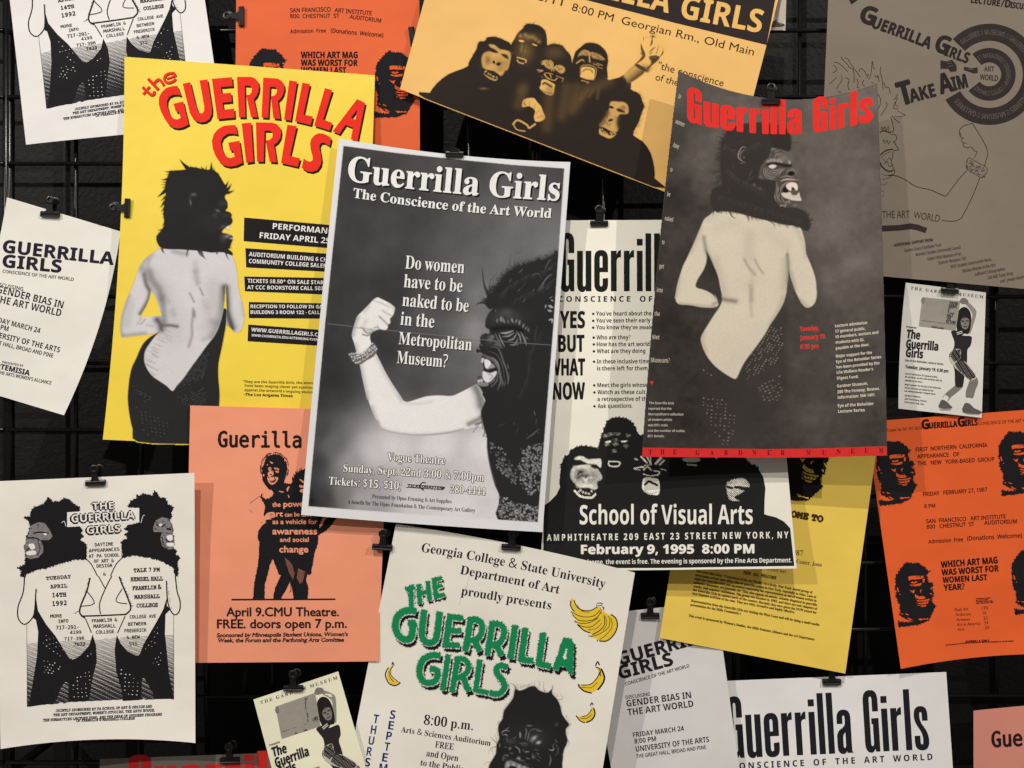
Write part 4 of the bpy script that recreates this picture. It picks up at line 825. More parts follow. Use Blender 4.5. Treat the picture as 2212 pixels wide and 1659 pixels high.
# ------------------------------------------------------------------ central poster: the flexed arm and the roaring mask
def arm_photo():
    inner = [(742,315),(862,331),(980,343.5),(1106,356),(1219,363.75),(1196,700),(1161.5,1128),(914,1112),(666,1093.75),(702,700)]
    cv = Canvas(664, 312, 1222, 1130, 1.3); F = zf(1280,1120,640); Hd = zf(1840,960,480); Hm = zf(1840,1260,480); Hb = zf(1840,1560,480,1475); t12 = tf(1,2)
    wf = zs(640); wh = zs(480); wb = zs(480,1475)
    cv.tint = lambda t: np.array(alb((t, t*.975, t*.965)), np.float32)
    t = field(cv, [(742,320,58),(980,345,66),(1218,366,72),(735,450,58),(900,450,62),(1000,480,84),(1150,480,100),(1190,540,106),(720,600,54),(850,620,58),(960,640,72),(1040,640,114),(1010,600,96),(700,760,50),(830,760,55),(920,760,72),(1000,780,88),(1035,720,128),(1020,790,112),(1030,850,98),(680,860,58),(720,830,48),(690,930,64),(720,960,104),(760,1000,150),(680,1000,60),(667,1085,30),(700,1070,58),(740,1060,116),(800,980,190),(780,1080,165),(850,960,200),(900,1080,203),(950,950,208),(1050,960,210),(1000,1100,208),(1060,1110,204),(900,830,70),(960,830,84)], 350)
    X, Y = cv.grid(); t = t + cv.cloud(3.2, 60, 5) + np.sin(X*.9 + Y*.25) * 1.2
    setfield(cv, t)
    arm = F([(740,275),(795,243),(850,265),(960,320),(1022,372),(1032,400),(1010,480),(965,540),(972,588),(935,620),(934,660),(900,692),(840,680),(780,690),(720,722),(690,765),(702,860),(770,1010),(830,1130),(900,1270),(1000,1440),(1120,1620)]) + t12([(1270,142),(1310,156),(1400,130),(1480,107),(1580,100),(1690,104),(1760,77),(1830,42),(1900,8),(1960,-20),(1985,100),(1960,340),(1900,365),(1780,400),(1650,430),(1450,447),(1300,440),(1150,415),(1085,390),(1057,350),(1030,290),(985,180),(950,60)]) + F([(655,1650),(620,1500),(585,1340),(555,1180),(525,1090),(500,960),(470,860),(445,770),(460,680),(490,580),(520,500),(590,430),(670,350)])
    cv.poly(arm, 222, 1.6, smooth=3); cv.clip = cv.polymask(arm, 1.6, 3)
    cv.tint2 = cv.tint; cv.tint = lambda t: np.array(alb((t, t*.98, t*.95)), np.float32); cv.poly(arm, 222, 1.6, smooth=3)
    for pts, ww, tt, a in (([(820,505),(880,560),(930,612)], 14, 128, .75), ([(860,420),(940,470),(1005,500)], 14, 168, .7), ([(745,285),(850,320),(960,375)], 12, 170, .7), ([(930,300),(990,360),(1020,420)], 16, 180, .6), ([(520,520),(475,640),(450,760)], 36, 150, .7), ([(600,690),(660,735),(740,705)], 12, 96, .75), ([(590,752),(650,768),(705,745)], 12, 80, .8), ([(560,650),(640,700),(720,690)], 10, 130, .6), ([(640,560),(600,640)], 30, 190, .6), ([(550,1170),(600,1400),(660,1650)], 40, 150, .6), ([(780,1050),(880,1250),(1010,1470),(1120,1640)], 34, 176, .6), ([(490,900),(520,1080)], 40, 160, .6), ([(680,360),(620,440)], 22, 170, .5)): cv.shade(F(pts), ww*wf, tt, a)
    for pts, ww, tt, a in (([(1045,330),(1090,400),(1250,440),(1450,450),(1650,432),(1790,402)], 20, 100, .8), ([(1840,345),(1930,300),(1960,260)], 26, 100, .8), ([(1880,0),(1925,90),(1945,190)], 45, 92, .85), ([(1900,350),(1950,330)], 12, 70, .8), ([(1000,200),(1040,320)], 22, 150, .6), ([(1300,170),(1420,170),(1520,150)], 18, 190, .5), ([(1260,150),(1240,60)], 20, 180, .5)): cv.shade(t12(pts), ww/4, tt, a)
    cv.clip = None
    cv.stroke(F([(745,658),(795,652),(830,682)]), 10*wf, 44, 1, .9); cv.stroke(F([(795,615),(800,660)]), 6*wf, 60, 1, .8)
    br = F([(400,1010),(470,1030),(560,1020),(650,965),(720,870),(780,910),(790,980),(740,1060),(650,1110),(570,1165),(500,1160),(440,1110)])
    cv.poly(br, 96, 1, smooth=2); rnd = random.Random(8)
    for k in range(13):
        u = k / 12
        for v in (0.05, .38, .62, .95):
            x = lerp(lerp(410,720,u), lerp(500,790,u), v); y = lerp(lerp(1015,880,u) + 60*math.sin(u*3.1)*.6, lerp(1160,960,u) + 60*math.sin(u*3.1)*.3, v)
            p = F([(x + rnd.uniform(-8,8), y + rnd.uniform(-8,8))])[0]; cv.blob(*p, 1.5, 1.5, rnd.choice((232,222,205)), .95); cv.blob(p[0]+1.6, p[1]+1.2, .9, .9, 40, .8)
    # mask and coat
    DK = 40
    body = Hd([(1830,240),(1700,290),(1560,362),(1400,372),(1300,425),(1150,462),(1050,500),(930,560),(820,650),(720,780),(640,870),(580,960),(520,1010),(480,1080),(440,1150),(470,1200),(520,1260),(560,1280),(600,1265),(560,1310),(510,1380),(470,1480),(463,1580)]) + Hm([(462,190),(480,240),(540,270),(535,345),(470,335),(400,370),(365,430),(375,520),(345,560),(350,600),(310,620),(300,660),(320,700),(380,690),(410,735),(400,760),(392,860),(440,950),(440,1000),(420,1060),(415,1130),(335,1130),(322,1180),(310,1260),(340,1310),(370,1340),(400,1400),(418,1430)]) + Hb([(275,60),(310,130),(270,220),(255,280),(280,420),(310,520),(330,600),(330,680),(350,850),(380,1000),(430,1180),(480,1290),(470,1420),(465,1600),(960,1640)]) + [(1175,1135),(1225,700)]
    cv.tint = cv.tint2
    cv.poly(body, DK, 1.4, smooth=2)
    edge = Hd([(1810,250),(1560,362),(1300,425),(1050,500),(820,650),(640,870),(520,1010),(450,1150)])
    cv.fur(edge[:7], 240, 11, .9, 44, 3, -115, 1.0, False, .7, True, .75); cv.fur(edge[:7], 120, 6, 1.2, 42, 14, -110, 1.2, False, .6, True, .85); cv.fur(edge[5:], 60, 7, .8, 44, 4, 215, .8, False, .6, True, .7)
    cv.fur(Hd([(1780,420),(1560,560),(1300,640),(1050,760),(860,900),(760,1020)]), 130, 13, .8, 62, 15, 118, .5, False, .4, False, .5); cv.fur(Hd([(1760,700),(1560,860),(1300,960),(1000,1100)]), 130, 13, .8, 58, 16, 118, .5, False, .4, False, .5); cv.fur(Hm([(1500,300),(1300,700),(1250,1100),(1100,1500)]), 160, 14, .9, 54, 17, 95, .5, False, .4, False, .5)
    for pts, ww, a in (([(520,1010),(440,800),(405,460)], 70, .85), ([(540,960),(560,760),(700,590)], 22, .8), ([(920,540),(925,320),(970,240)], 22, .6), ([(980,520),(1000,400),(1040,170)], 22, .6), ([(1020,420),(1090,330),(1130,450)], 14, .5), ([(1250,430),(1330,350),(1560,220)], 16, .6), ([(1280,430),(1400,350),(1520,375)], 14, .6), ([(1760,290),(1730,110)], 20, .8), ([(490,1080),(380,1110),(370,1020)], 14, .7), ([(490,1090),(420,1060),(410,960)], 12, .6), ([(480,1155),(360,1160),(285,1200)], 60, .9), ([(840,640),(870,480),(905,420)], 14, .5), ([(1060,255),(1150,205)], 10, .6), ([(620,900),(600,800),(640,700)], 10, .5), ([(690,800),(760,620),(830,520)], 12, .5)): cv.stroke(Hd(pts), ww*wh, DK+4, .9, a, 4, False, 1)
    for pts, ww, tt in (([(1660,350),(1560,540)], 10, 118), ([(1705,625),(1600,700),(1430,940)], 14, 124), ([(1560,780),(1480,940)], 10, 116), ([(1160,535),(1085,605)], 10, 112), ([(950,715),(910,785)], 9, 112), ([(1110,900),(1060,950)], 10, 112), ([(1210,1080),(1150,1150)], 9, 110), ([(1320,660),(1430,615),(1505,710)], 7, 100), ([(1640,840),(1600,910)], 9, 108), ([(1370,900),(1340,940)], 8, 118), ([(1230,650),(1215,690)], 7, 90), ([(1655,500),(1640,560)], 8, 100), ([(1700,1045),(1650,1075)], 9, 150), ([(660,1290),(655,1330)], 7, 150), ([(1220,770),(1120,900)], 6, 80), ([(1700,340),(1650,420)], 7, 90)): cv.stroke(Hd(pts), ww*wh, tt, .8, .85, 4, False, 2)
    for pts, ww, tt in (([(1585,1190),(1572,1260)], 20, 170), ([(1625,1205),(1720,1250)], 46, 172), ([(1610,1290),(1700,1320)], 40, 158), ([(1680,1105),(1720,1125)], 24, 165)): cv.stroke(Hd(pts), ww*wh, tt, 1.2, .85, 4, False, 2)
    cv.stroke(Hm([(1630,95),(1700,85),(1690,150)]), 34*wh, 178, 1, .9, 4, False, 2)
    bl = lambda x, y, rx, ry, tt, a, r=0: cv.blob(*Hm([(x, y)])[0], rx*wh, ry*wh, tt, a, r)
    bl(850,40,280,110,72,.7); bl(620,60,90,120,50,.6); bl(860,-60,120,60,78,.6)
    for a, b2, ww, tt in (((690,70),(690,135),26,128),((762,30),(768,125),36,146),((800,65),(835,150),30,138),((880,90),(900,150),30,104),((955,60),(985,140),34,140),((1060,80),(1025,150),30,120),((1110,100),(1095,180),34,138),((1185,165),(1160,230),30,130),((1235,215),(1205,270),26,116),((1265,240),(1270,310),30,110)): cv.stroke(Hm([a, ((a[0]+b2[0])/2-8, (a[1]+b2[1])/2), b2]), ww*wh, tt, 2.2, .85, 3, False, 2)
    cv.shade(Hm([(830,40),(850,150)]), 14*wh, 28, .9); cv.shade(Hm([(990,60),(1000,140)]), 12*wh, 30, .9); cv.shade(Hm([(600,260),(800,230),(1000,240),(1150,290)]), 34*wh, 26, .9)
    for pts, ww, tt in (([(650,340),(700,450),(760,560)], 14, 128), ([(710,345),(765,470),(820,580)], 18, 150), ([(740,330),(860,330),(985,285)], 34, 158), ([(780,400),(900,385),(1000,320)], 24, 146), ([(880,470),(980,440),(1045,340)], 24, 150), ([(920,550),(1010,540),(1070,430)], 22, 142), ([(1050,305),(1105,400),(1120,510)], 20, 150), ([(1120,315),(1175,420),(1190,500)], 18, 148), ([(1190,420),(1225,560)], 12, 158), ([(1210,400),(1262,450)], 12, 120), ([(620,480),(700,520),(790,610)], 20, 120), ([(640,520),(700,560)], 16, 110), ([(1030,560),(1090,520)], 16, 120), ([(1420,220),(1385,380),(1385,500)], 10, 78)): cv.stroke(Hm(pts), ww*wh, tt, 1.6, .85, 4, False, 2)
    bl(560,440,60,70,100,.75); bl(600,400,30,24,130,.6); bl(395,550,30,14,92,.8); bl(350,625,16,10,150,.8); bl(420,400,40,40,58,.7); bl(500,560,36,50,58,.6)
    for pts, ww, tt, a in (([(360,680),(470,760),(620,830),(700,960),(745,1120),(810,1290)], 62, 104, .8), ([(600,780),(690,880),(730,1010)], 26, 138, .7), ([(520,640),(650,695),(745,790),(810,960),(850,1180)], 16, 26, .9), ([(560,590),(680,600),(740,680),(790,830),(850,1000),(885,1180),(880,1280)], 18, 122, .8), ([(530,670),(660,715),(735,810),(790,960),(820,1180)], 12, 98, .8), ([(600,555),(700,560),(760,620)], 14, 112, .8), ([(880,910),(885,1000)], 16, 110, .7), ([(700,1040),(680,1200),(590,1330)], 18, 112, .85), ([(735,1090),(742,1250),(690,1380)], 20, 116, .8), ([(772,1190),(780,1330)], 16, 108, .8), ([(650,1100),(620,1210),(520,1270)], 18, 126, .8), ([(890,1050),(900,1160),(875,1270)], 18, 98, .8), ([(600,1260),(560,1330)], 12, 92, .7), ([(840,1200),(820,1310)], 12, 100, .7)): cv.stroke(Hm(pts), ww*wh, tt, 1.8, a, 4, False, 2)
    cv.poly(Hm([(430,800),(560,850),(660,940),(700,1010),(665,1110),(600,1200),(500,1250),(420,1200),(440,1000),(410,880)]), 40, 1, smooth=2, solid=False)
    cv.poly(Hm([(455,830),(490,815),(548,848),(572,900),(530,970),(488,988),(455,930)]), 216, 1.2, smooth=3, solid=False); cv.poly(Hm([(400,800),(428,800),(418,882),(395,878)]), 200, 1, smooth=2, solid=False); cv.poly(Hm([(425,790),(465,830),(455,870),(432,860)]), 180, 1, smooth=2, solid=False)
    cv.poly(Hm([(585,890),(645,960),(560,985),(510,1000),(550,950)]), 146, 1.2, smooth=3, solid=False); cv.poly(Hm([(430,1035),(560,1068),(668,1035),(665,1100),(570,1215),(485,1245),(425,1170),(415,1090)]), 207, 1.2, smooth=3, solid=False)
    cv.shade(Hm([(520,1080),(600,1130),(560,1180)]), 20*wh, 140, .6); cv.stroke(Hm([(440,1005),(490,1050),(560,1060)]), 14*wh, 50, 1, .8, solid=False)
    cv.poly(Hm([(330,1210),(380,1180),(425,1240),(520,1250),(505,1308),(390,1312),(318,1275)]), 122, 1.4, smooth=3, solid=False); cv.poly(Hm([(330,1140),(400,1130),(410,1180),(350,1175)]), 74, 1.2, smooth=3, solid=False); bl(345,1215,20,22,214,.95); bl(400,1205,20,26,214,.95)
    for pts, ww, tt in (([(910,260),(925,310)], 8, 120), ([(940,340),(935,430)], 6, 92), ([(975,475),(900,540),(810,605)], 16, 96), ([(670,400),(660,430)], 6, 88), ([(560,410),(460,450)], 8, 70), ([(720,460),(685,550)], 10, 64), ([(740,700),(770,770)], 10, 80), ([(830,530),(815,555)], 8, 84), ([(970,515),(955,535)], 8, 90)): cv.stroke(Hb(pts), ww*wb, tt, .8, .8, 4, False, 2)
    rnd = random.Random(21)
    for area, n, tt in ((Hb([(370,620),(460,690),(550,770),(610,900),(600,1100),(480,1000),(430,900),(370,750)]), 70, 120), (Hb([(1015,650),(870,680),(780,720),(730,900),(740,1200),(850,1290),(970,1250),(1000,900)]), 230, 138), (Hb([(480,1300),(600,1350),(960,1440),(950,1625),(480,1585)]), 190, 150), (Hb([(560,900),(720,920),(690,1180),(580,1100)]), 40, 112)):
        Ar = np.array(area); k = 0
        while k < n:
            x = rnd.uniform(Ar[:,0].min(), Ar[:,0].max()); y = rnd.uniform(Ar[:,1].min(), Ar[:,1].max())
            if cv.sdist(Ar, np.array([x]), np.array([y]))[0] > 0: continue
            k += 1; th = rnd.uniform(0, 6.28); r = rnd.uniform(1.2, 3.0)
            cv.stroke([(x, y), (x + r*math.cos(th), y + r*math.sin(th)), (x + r*1.3*math.cos(th+1), y + r*1.3*math.sin(th+1))], rnd.uniform(.8,1.6), tt + rnd.uniform(-40, 50), .8, .8, 3, False)
    for pts in ([(270,100),(300,200),(260,330),(280,480)], [(265,240),(290,400),(300,540),(285,570)], [(250,400),(160,520)], [(310,520),(280,560),(320,575)]): cv.stroke(Hb(pts), 8*wb, 46, .8, .8, 4, False)
    cv.stroke(Hb([(332,700),(355,860),(390,1000),(440,1170)]), 14*wb, 78, 1.5, .7, 4, False)
    fold = F([(105,604),(480,648),(900,690),(1150,718)]) + Hm([(-450,372),(0,420),(600,472),(1200,522),(1665,552)])
    fold = F([(105,604),(300,625),(480,648),(700,672),(900,690),(1150,718)]) + Hm([(-120,402),(0,420),(600,472),(1200,522),(1668,552)])
    cv.stroke(fold, 1.1, 138, .9, .65, 0, False); cv.shade([(x, y + 1.8) for x, y in fold], 1.2, 46, .35, 0)
    cv.blob(*T(1,2,480,1010), 4, 5, 26, .8)
    cv.grain(.035, 7)
    m = cv.polymask(inner, .8, 0); cv.mask[:] = m
    hm = np.clip(cv.polymask(body, 1.4, 2), 0, 1) * m; am = cv.polymask(arm, 1.6, 3) * m
    P8.raster('printed_photo', cv, .8, rough=.42)
arm_photo()
# ticket seller's mark
k = Ink(); k.stroke(TP(1,2,[(1308,868),(1625,890)]), 1.6); k.stroke(TP(1,2,[(1294,892),(1610,914)]), 1.6); k.poly(TP(1,2,[(1625,888),(1637,896),(1625,906),(1612,920),(1606,900)]), .1)
k.stroke(TP(1,2,[(1452,920),(1425,900),(1420,872),(1440,852),(1468,856)]), 2.4, .1, 4); k.stroke(TP(1,2,[(1432,912),(1470,876)]), 2.2, .2)
P8.ink('ticket_mark', k, (38,36,36), 1.8)
letters(P8, 'ticket_mark_text', (1,2), [R('sb','TICKETMASTER',1308,888,1608,908,20,lean=.3,heavy=.04)], (38,36,36), 2.4)
# ------------------------------------------------------------------ dark brown poster: bare back and mask
def brown_photo():
    cv = Canvas(1384, 150, 1920, 990, 1.3); G1 = zf(2560,480,960); G2 = zf(2800,500,480); G3 = zf(2640,1160,720,1810); w1 = zs(960); w2 = zs(480); w3 = zs(720,1810)
    cv.tint = lambda t: np.array(alb((t, t*.915, t*.835)), np.float32)
    t = field(cv, [(1480,200,96),(1640,215,108),(1880,200,114),(1460,300,72),(1512,330,102),(1530,400,96),(1470,430,66),(1440,600,62),(1400,850,64),(1800,300,108),(1870,300,104),(1860,450,110),(1800,480,114),(1870,600,104),(1800,620,110),(1880,700,92),(1780,720,84),(1850,800,80),(1600,900,68),(1700,930,76),(1450,960,64),(1800,920,84),(1890,960,72),(1560,560,60),(1740,640,78),(1500,760,60),(1540,480,70)], 400)
    t = t * .9 - 2 + cv.cloud(4.5, 70, 11) + cv.cloud(2.5, 14, 12); setfield(cv, t)
    cv.blob(1745, 905, 26, 14, 98, .4); cv.blob(1760, 880, 40, 8, 96, .3); cv.blob(1840, 570, 30, 16, 128, .4, -30)
    cv.poly(G3([(415,510),(400,700),(380,1000),(420,1300),(560,1590),(800,1590),(1150,1250),(1270,950),(1260,500),(1230,150)]), 56, 14, .7, smooth=3)
    torso = G1([(850,850),(720,850),(640,890),(600,960),(585,1080),(600,1180),(640,1250),(680,1340),(720,1440),(745,1560),(765,1650)]) + G3([(620,60),(628,100),(600,170),(540,260),(470,370),(422,455),(413,510),(440,600),(490,690),(560,770),(650,838),(740,890),(772,880),(810,800),(860,710),(950,590),(1050,450),(1100,360),(1160,270),(1220,170),(1250,100),(1272,10)]) + G1([(1350,1560),(1366,1430),(1362,1320),(1362,1200),(1440,990),(1300,960),(1100,910)])
    larm = G1([(700,845),(640,880),(590,920),(555,1000),(500,1130),(440,1260),(400,1340),(370,1430),(340,1540),(325,1640)]) + G3([(155,80),(170,125),(210,145),(300,150),(420,172),(530,175),(578,160),(583,125),(555,55)]) + G1([(700,1650),(670,1610),(600,1570),(515,1540),(530,1470),(580,1390),(610,1310),(612,1240),(600,1180),(640,1100),(700,1000)])
    rarm = G1([(1360,1240),(1375,1390),(1400,1480),(1430,1570)]) + G3([(1385,60),(1430,140),(1480,178),(1540,150),(1570,90),(1578,0)]) + G1([(1627,1580),(1620,1480),(1595,1390),(1560,1300),(1530,1230),(1520,1130),(1500,1050),(1470,990),(1400,1040)])
    sk = lambda t: np.array(alb((t, t*.94, t*.825)), np.float32); old = cv.tint; cv.tint = sk
    for p in (larm, rarm, torso): cv.poly(p, 204, 1.8, smooth=3)
    cv.clip = np.maximum.reduce([cv.polymask(p, 1.8, 3) for p in (larm, rarm, torso)])
    for pts, ww, tt, a in (([(1010,1060),(1000,1180),(1010,1260)], 60, 176, .45), ([(960,1285),(1010,1370),(1060,1425)], 14, 142, .65), ([(1060,1285),(1095,1360),(1135,1415)], 12, 144, .65), ([(1020,1530),(1030,1659)], 24, 150, .55), ([(1040,1380),(1030,1500)], 30, 176, .4), ([(588,1080),(610,1200),(650,1290),(690,1400)], 20, 118, .7), ([(1357,1240),(1366,1360),(1362,1500)], 16, 70, .75), ([(1350,1300),(1335,1540)], 44, 158, .5), ([(700,1290),(740,1450),(780,1600)], 40, 170, .45), ([(560,1010),(470,1220)], 26, 172, .5), ([(620,920),(700,870)], 30, 184, .4), ([(1440,1000),(1500,1120),(1530,1260)], 24, 176, .5), ([(1390,1400),(1430,1560)], 22, 150, .5), ([(360,1470),(335,1620)], 24, 170, .5), ([(720,1000),(800,960),(900,950)], 60, 188, .4), ([(1200,1050),(1330,1150)], 60, 186, .4), ([(600,1560),(700,1640)], 20, 170, .4)): cv.shade(G1(pts), ww*w1, tt, a)
    for pts, ww, tt, a in (([(625,90),(680,102),(760,112)], 26, 100, .75), ([(920,0),(912,120),(922,260)], 18, 158, .5), ([(440,430),(425,520),(460,620)], 24, 164, .5), ([(540,140),(580,120)], 20, 120, .6), ([(1240,60),(1180,220),(1100,350)], 26, 160, .45), ([(200,130),(400,155),(560,165)], 14, 150, .5), ([(1400,90),(1480,165)], 22, 150, .5)): cv.shade(G3(pts), ww*w3, tt, a)
    cv.clip = None; cv.tint = old
    for ar, du, dv, el in ((G3([(1120,375),(1220,350),(1240,560),(1170,740),(870,900),(850,780),(950,590),(1050,450)]), (3.0,-5.0), (6.2,2.4), (.5,-.7)), (G3([(980,950),(1210,850),(1250,1000),(1200,1110),(1060,1120),(980,1020)]), (7.5,-4.0), (3,6.5), (1.2,-.7)), (G3([(440,1090),(600,1090),(760,1220),(780,1570),(590,1580),(500,1340),(420,1140)]), (9.8,1.0), (-.6,7.8), (.9,0)), (G3([(440,810),(600,900),(560,930)]), (8,5), (-4,6), (.8,.5))):
        cv.dots(ar, du, dv, ar[0], .95, 160, 9, .3, .7, .9, .85, el)
    DK = 52
    hair = G1([(850,60),(780,140),(745,250),(750,340),(740,430),(765,520),(740,610),(665,640),(645,760),(685,830),(760,840),(900,850),(1050,900),(1200,930),(1350,970),(1450,980),(1520,1020),(1560,1010),(1568,950),(1540,860),(1470,820),(1420,800),(1290,790),(1240,700),(1250,560),(1100,540),(1120,420),(1180,350),(1210,280),(1290,265),(1370,290),(1392,240),(1380,180),(1382,120),(1330,60),(1100,20)])
    cv.poly(hair, DK, 2.2, smooth=2)
    cv.fur(G1([(660,760),(740,610),(765,520),(740,430),(750,340),(745,250),(790,130),(850,60)]), 120, 10, 1.2, DK, 5, None, .8, False, .5, True, .7); cv.fur(G1([(660,760),(740,610),(765,520),(740,430),(750,340),(745,250),(790,130)]), 70, 12, 1.4, DK, 6, 160, .7, False, .5, True, .6)
    cv.fur(G1([(760,200),(900,300),(1100,200)]), 90, 13, .9, 66, 15, 110, .6, False, .4, False, .5); cv.fur(G1([(800,450),(950,560),(1150,640)]), 130, 13, .9, 68, 16, 105, .6, False, .4, False, .5); cv.fur(G1([(720,700),(950,760),(1250,850),(1500,930)]), 140, 12, .9, 66, 17, 95, .7, False, .4, False, .5); cv.fur(G1([(700,640),(745,500),(745,330),(780,150)]), 60, 18, 1.0, DK, 18, 150, .6, False, .6, True, .75)
    cv.fur(G1([(690,835),(900,850),(1050,900),(1200,930),(1350,970),(1450,980)]), 60, 7, 1.4, DK+4, 7, 80, .7, False, .4, True, .7); cv.fur(G1([(1470,820),(1540,860),(1568,950),(1530,1020)]), 40, 8, 1.5, DK, 8, 0, 1.0, False, .4, True, .8)
    for pts, ww in (([(680,845),(668,884)], 14), ([(830,850),(850,890),(885,912)], 22), ([(990,870),(1005,945)], 26), ([(1190,925),(1240,968),(1226,990)], 14), ([(700,830),(740,855),(790,845)], 10)): cv.stroke(G1(pts), ww*w1, DK+6, 1, .85, 3, False, 1)
    cv.stroke(G2([(1640,345),(1760,325),(1900,318)]), 46*w2, 74, 2, .8, 3, False, 1)
    cv.poly(G1([(1200,100),(1380,120),(1392,240),(1370,292),(1300,270),(1220,250)]), DK-8, 3, .8, smooth=3)
    fb = G2([(1300,440),(1420,430),(1520,480),(1640,560),(1690,660),(1700,740),(1640,780),(1760,820),(1780,900),(1770,960),(1820,1010),(1790,1070),(1810,1180),(1830,1260),(1870,1370),(1840,1430),(1830,1500),(1740,1520),(1560,1500),(1440,1450),(1380,1380),(1370,1280),(1410,1050),(1300,1010),(1180,980),(1130,900),(1180,780),(1230,640),(1320,560)])
    cv.poly(fb, 76, 1.6, smooth=3)
    b = lambda x, y, rx, ry, tt, a, r=0: cv.blob(*G2([(x, y)])[0], rx*w2, ry*w2, tt, a, r)
    s = lambda pts, ww, tt, a=.85, tp=2, so=1.3: cv.stroke(G2(pts), ww*w2, tt, so, a, 4, False, tp)
    b(1560,610,110,80,122,.8,20); b(1500,560,60,40,108,.6); b(1640,640,40,80,100,.6); b(1470,640,60,40,140,.6)
    s([(1385,600),(1410,545),(1500,525)], 34, 128); s([(1310,465),(1350,440),(1400,450)], 46, 118); s([(1365,505),(1480,460)], 34, 116); s([(1400,620),(1420,560)], 14, 56)
    for x, y, r in ((1255,680,32),(1310,648,28),(1372,652,30),(1440,668,30),(1500,680,24)): b(x, y, r, r*1.1, 168, .85)
    b(1650,690,20,36,186,.9); s([(1250,722),(1420,712),(1560,745),(1670,752)], 56, 34, .95, 0, 2)
    cv.poly(G2([(1265,762),(1330,728),(1412,752),(1350,802),(1300,792)]), 216, 1.2, smooth=3)
    for k, pts in enumerate(([(1190,790),(1178,880),(1250,980),(1390,1000)], [(1215,790),(1215,880),(1290,955),(1400,960)], [(1245,795),(1252,870),(1320,920),(1420,915)], [(1275,805),(1300,860),(1380,885),(1450,850)], [(1320,810),(1360,845),(1430,830),(1500,800)])):
        s(pts, 20, 158 + 8*(k % 2)); s([(x+14, y+14) for x, y in pts], 9, 44, .8)
    s([(1440,945),(1500,850),(1570,800)], 18, 156); s([(1400,935),(1455,860),(1520,810)], 16, 146); s([(1480,960),(1530,870)], 10, 50)
    b(1700,850,70,50,104,.7); s([(1595,915),(1612,850),(1685,820),(1755,850),(1772,935)], 26, 128); cv.poly(G2([(1620,885),(1680,848),(1740,880),(1722,922),(1650,932)]), 24, 1.2, smooth=3); s([(1590,932),(1680,955),(1765,942)], 18, 122)
    s([(1475,975),(1580,942),(1720,972)], 18, 150); s([(1485,1035),(1600,1000),(1820,1012)], 30, 178, .9); s([(1480,1000),(1600,972),(1760,985)], 10, 48); s([(1480,1260),(1505,1150),(1600,1060),(1760,1025)], 26, 146); s([(1500,1090),(1600,1035),(1790,1040)], 12, 50)
    cv.poly(G2([(1520,1205),(1570,1125),(1640,1195),(1700,1215),(1640,1245),(1550,1245)]), 28, 1.2, smooth=2)
    cv.poly(G2([(1585,1135),(1615,1080),(1700,1055),(1780,1080),(1802,1150),(1792,1202),(1752,1212),(1740,1165),(1695,1145),(1682,1212),(1640,1202)]), 224, 1.2, smooth=2)
    cv.poly(G2([(1692,1140),(1735,1170),(1700,1225),(1685,1210)]), 30, 1, smooth=0); cv.poly(G2([(1690,1225),(1740,1172),(1782,1232),(1740,1282),(1682,1262)]), 92, 1.2, smooth=2)
    cv.poly(G2([(1500,1252),(1600,1252),(1660,1232),(1700,1292),(1780,1292),(1826,1238),(1842,1312),(1872,1380),(1830,1402),(1700,1392),(1600,1352),(1530,1322)]), 208, 1.2, smooth=2)
    s([(1600,1355),(1700,1392),(1860,1402)], 12, 62); s([(1640,1290),(1760,1330),(1840,1320)], 10, 150, .6); b(1760,1480,60,30,118,.8); b(1640,1430,40,20,120,.7)
    for x, y in ((1520,1480),(1580,1468),(1600,1420),(1645,1400),(1560,1500),(1490,1490)): b(x, y, 16, 13, 168, .85)
    for pts in ([(1420,1050),(1418,1250),(1440,1430)], [(1380,1270),(1392,1390)], [(1470,1250),(1450,1340),(1500,1440)], [(1500,1300),(1545,1410),(1600,1440)], [(1450,1120),(1440,1240)]): s(pts, 20, 142); s([(x+18, y) for x, y in pts], 9, 46, .8)
    s([(855,415),(780,408),(730,480),(702,570),(742,640),(830,692)], 18, 158, .9); s([(825,440),(770,500),(740,560),(752,632)], 10, 148, .8); s([(735,700),(800,712)], 10, 128, .8); b(810,600,16,24,110,.7); b(620,470,50,16,84,.5,-20)
    for pts, tt in (([(970,830),(890,970)], 104), ([(990,940),(870,1045)], 92), ([(1130,720),(1100,900)], 88), ([(620,700),(615,800)], 78), ([(1050,1520),(980,1580)], 88), ([(900,960),(760,1150)], 74), ([(540,1200),(520,1260)], 76), ([(700,320),(860,280)], 72)): s(pts, 12, tt, .6)
    b(1000,1100,30,22,112,.6,30); b(1110,1170,30,22,104,.6,30); b(1120,960,40,30,112,.7)
    cv.grain(.04, 13)
    sh = P10; top = [tuple(p) for p in []]
    u = np.linspace(0, 1, 25); c = P10.c; bt, brr, bb, bl = P10.b
    ed = [tuple(c[0]*(1-a)+c[1]*a + np.array([0, 4*a*(1-a)*bt])) for a in u] + [tuple(c[1]*(1-a)+c[2]*a + np.array([4*a*(1-a)*brr, 0])) for a in u[1:]] + [tuple(c[2]*(1-a)+c[3]*a) for a in u[1:]] + [tuple(c[3]*(1-a)+c[0]*a + np.array([4*a*(1-a)*bl, 0])) for a in u[1:-1]]
    cv.mask[:] = cv.polymask(ed, .5, 0); cv.mask[cv.mask < .9] = 0
    P10.raster('printed_photo', cv, .8, rough=.45)
brown_photo()
P10.ink('red_band', Ink().poly(TP(2,2,[(1129,549),(1650,557),(2212,562),(2620,558),(3238,536),(3236,617),(2700,634),(2212,636),(1650,634),(1126,629)])), (206,46,44), 1.6)
P10.ink('arrow_mark', Ink().poly(TP(2,1,[(1190,1635),(1226,1635),(1207,1672)])), (206,46,44), 1.8)

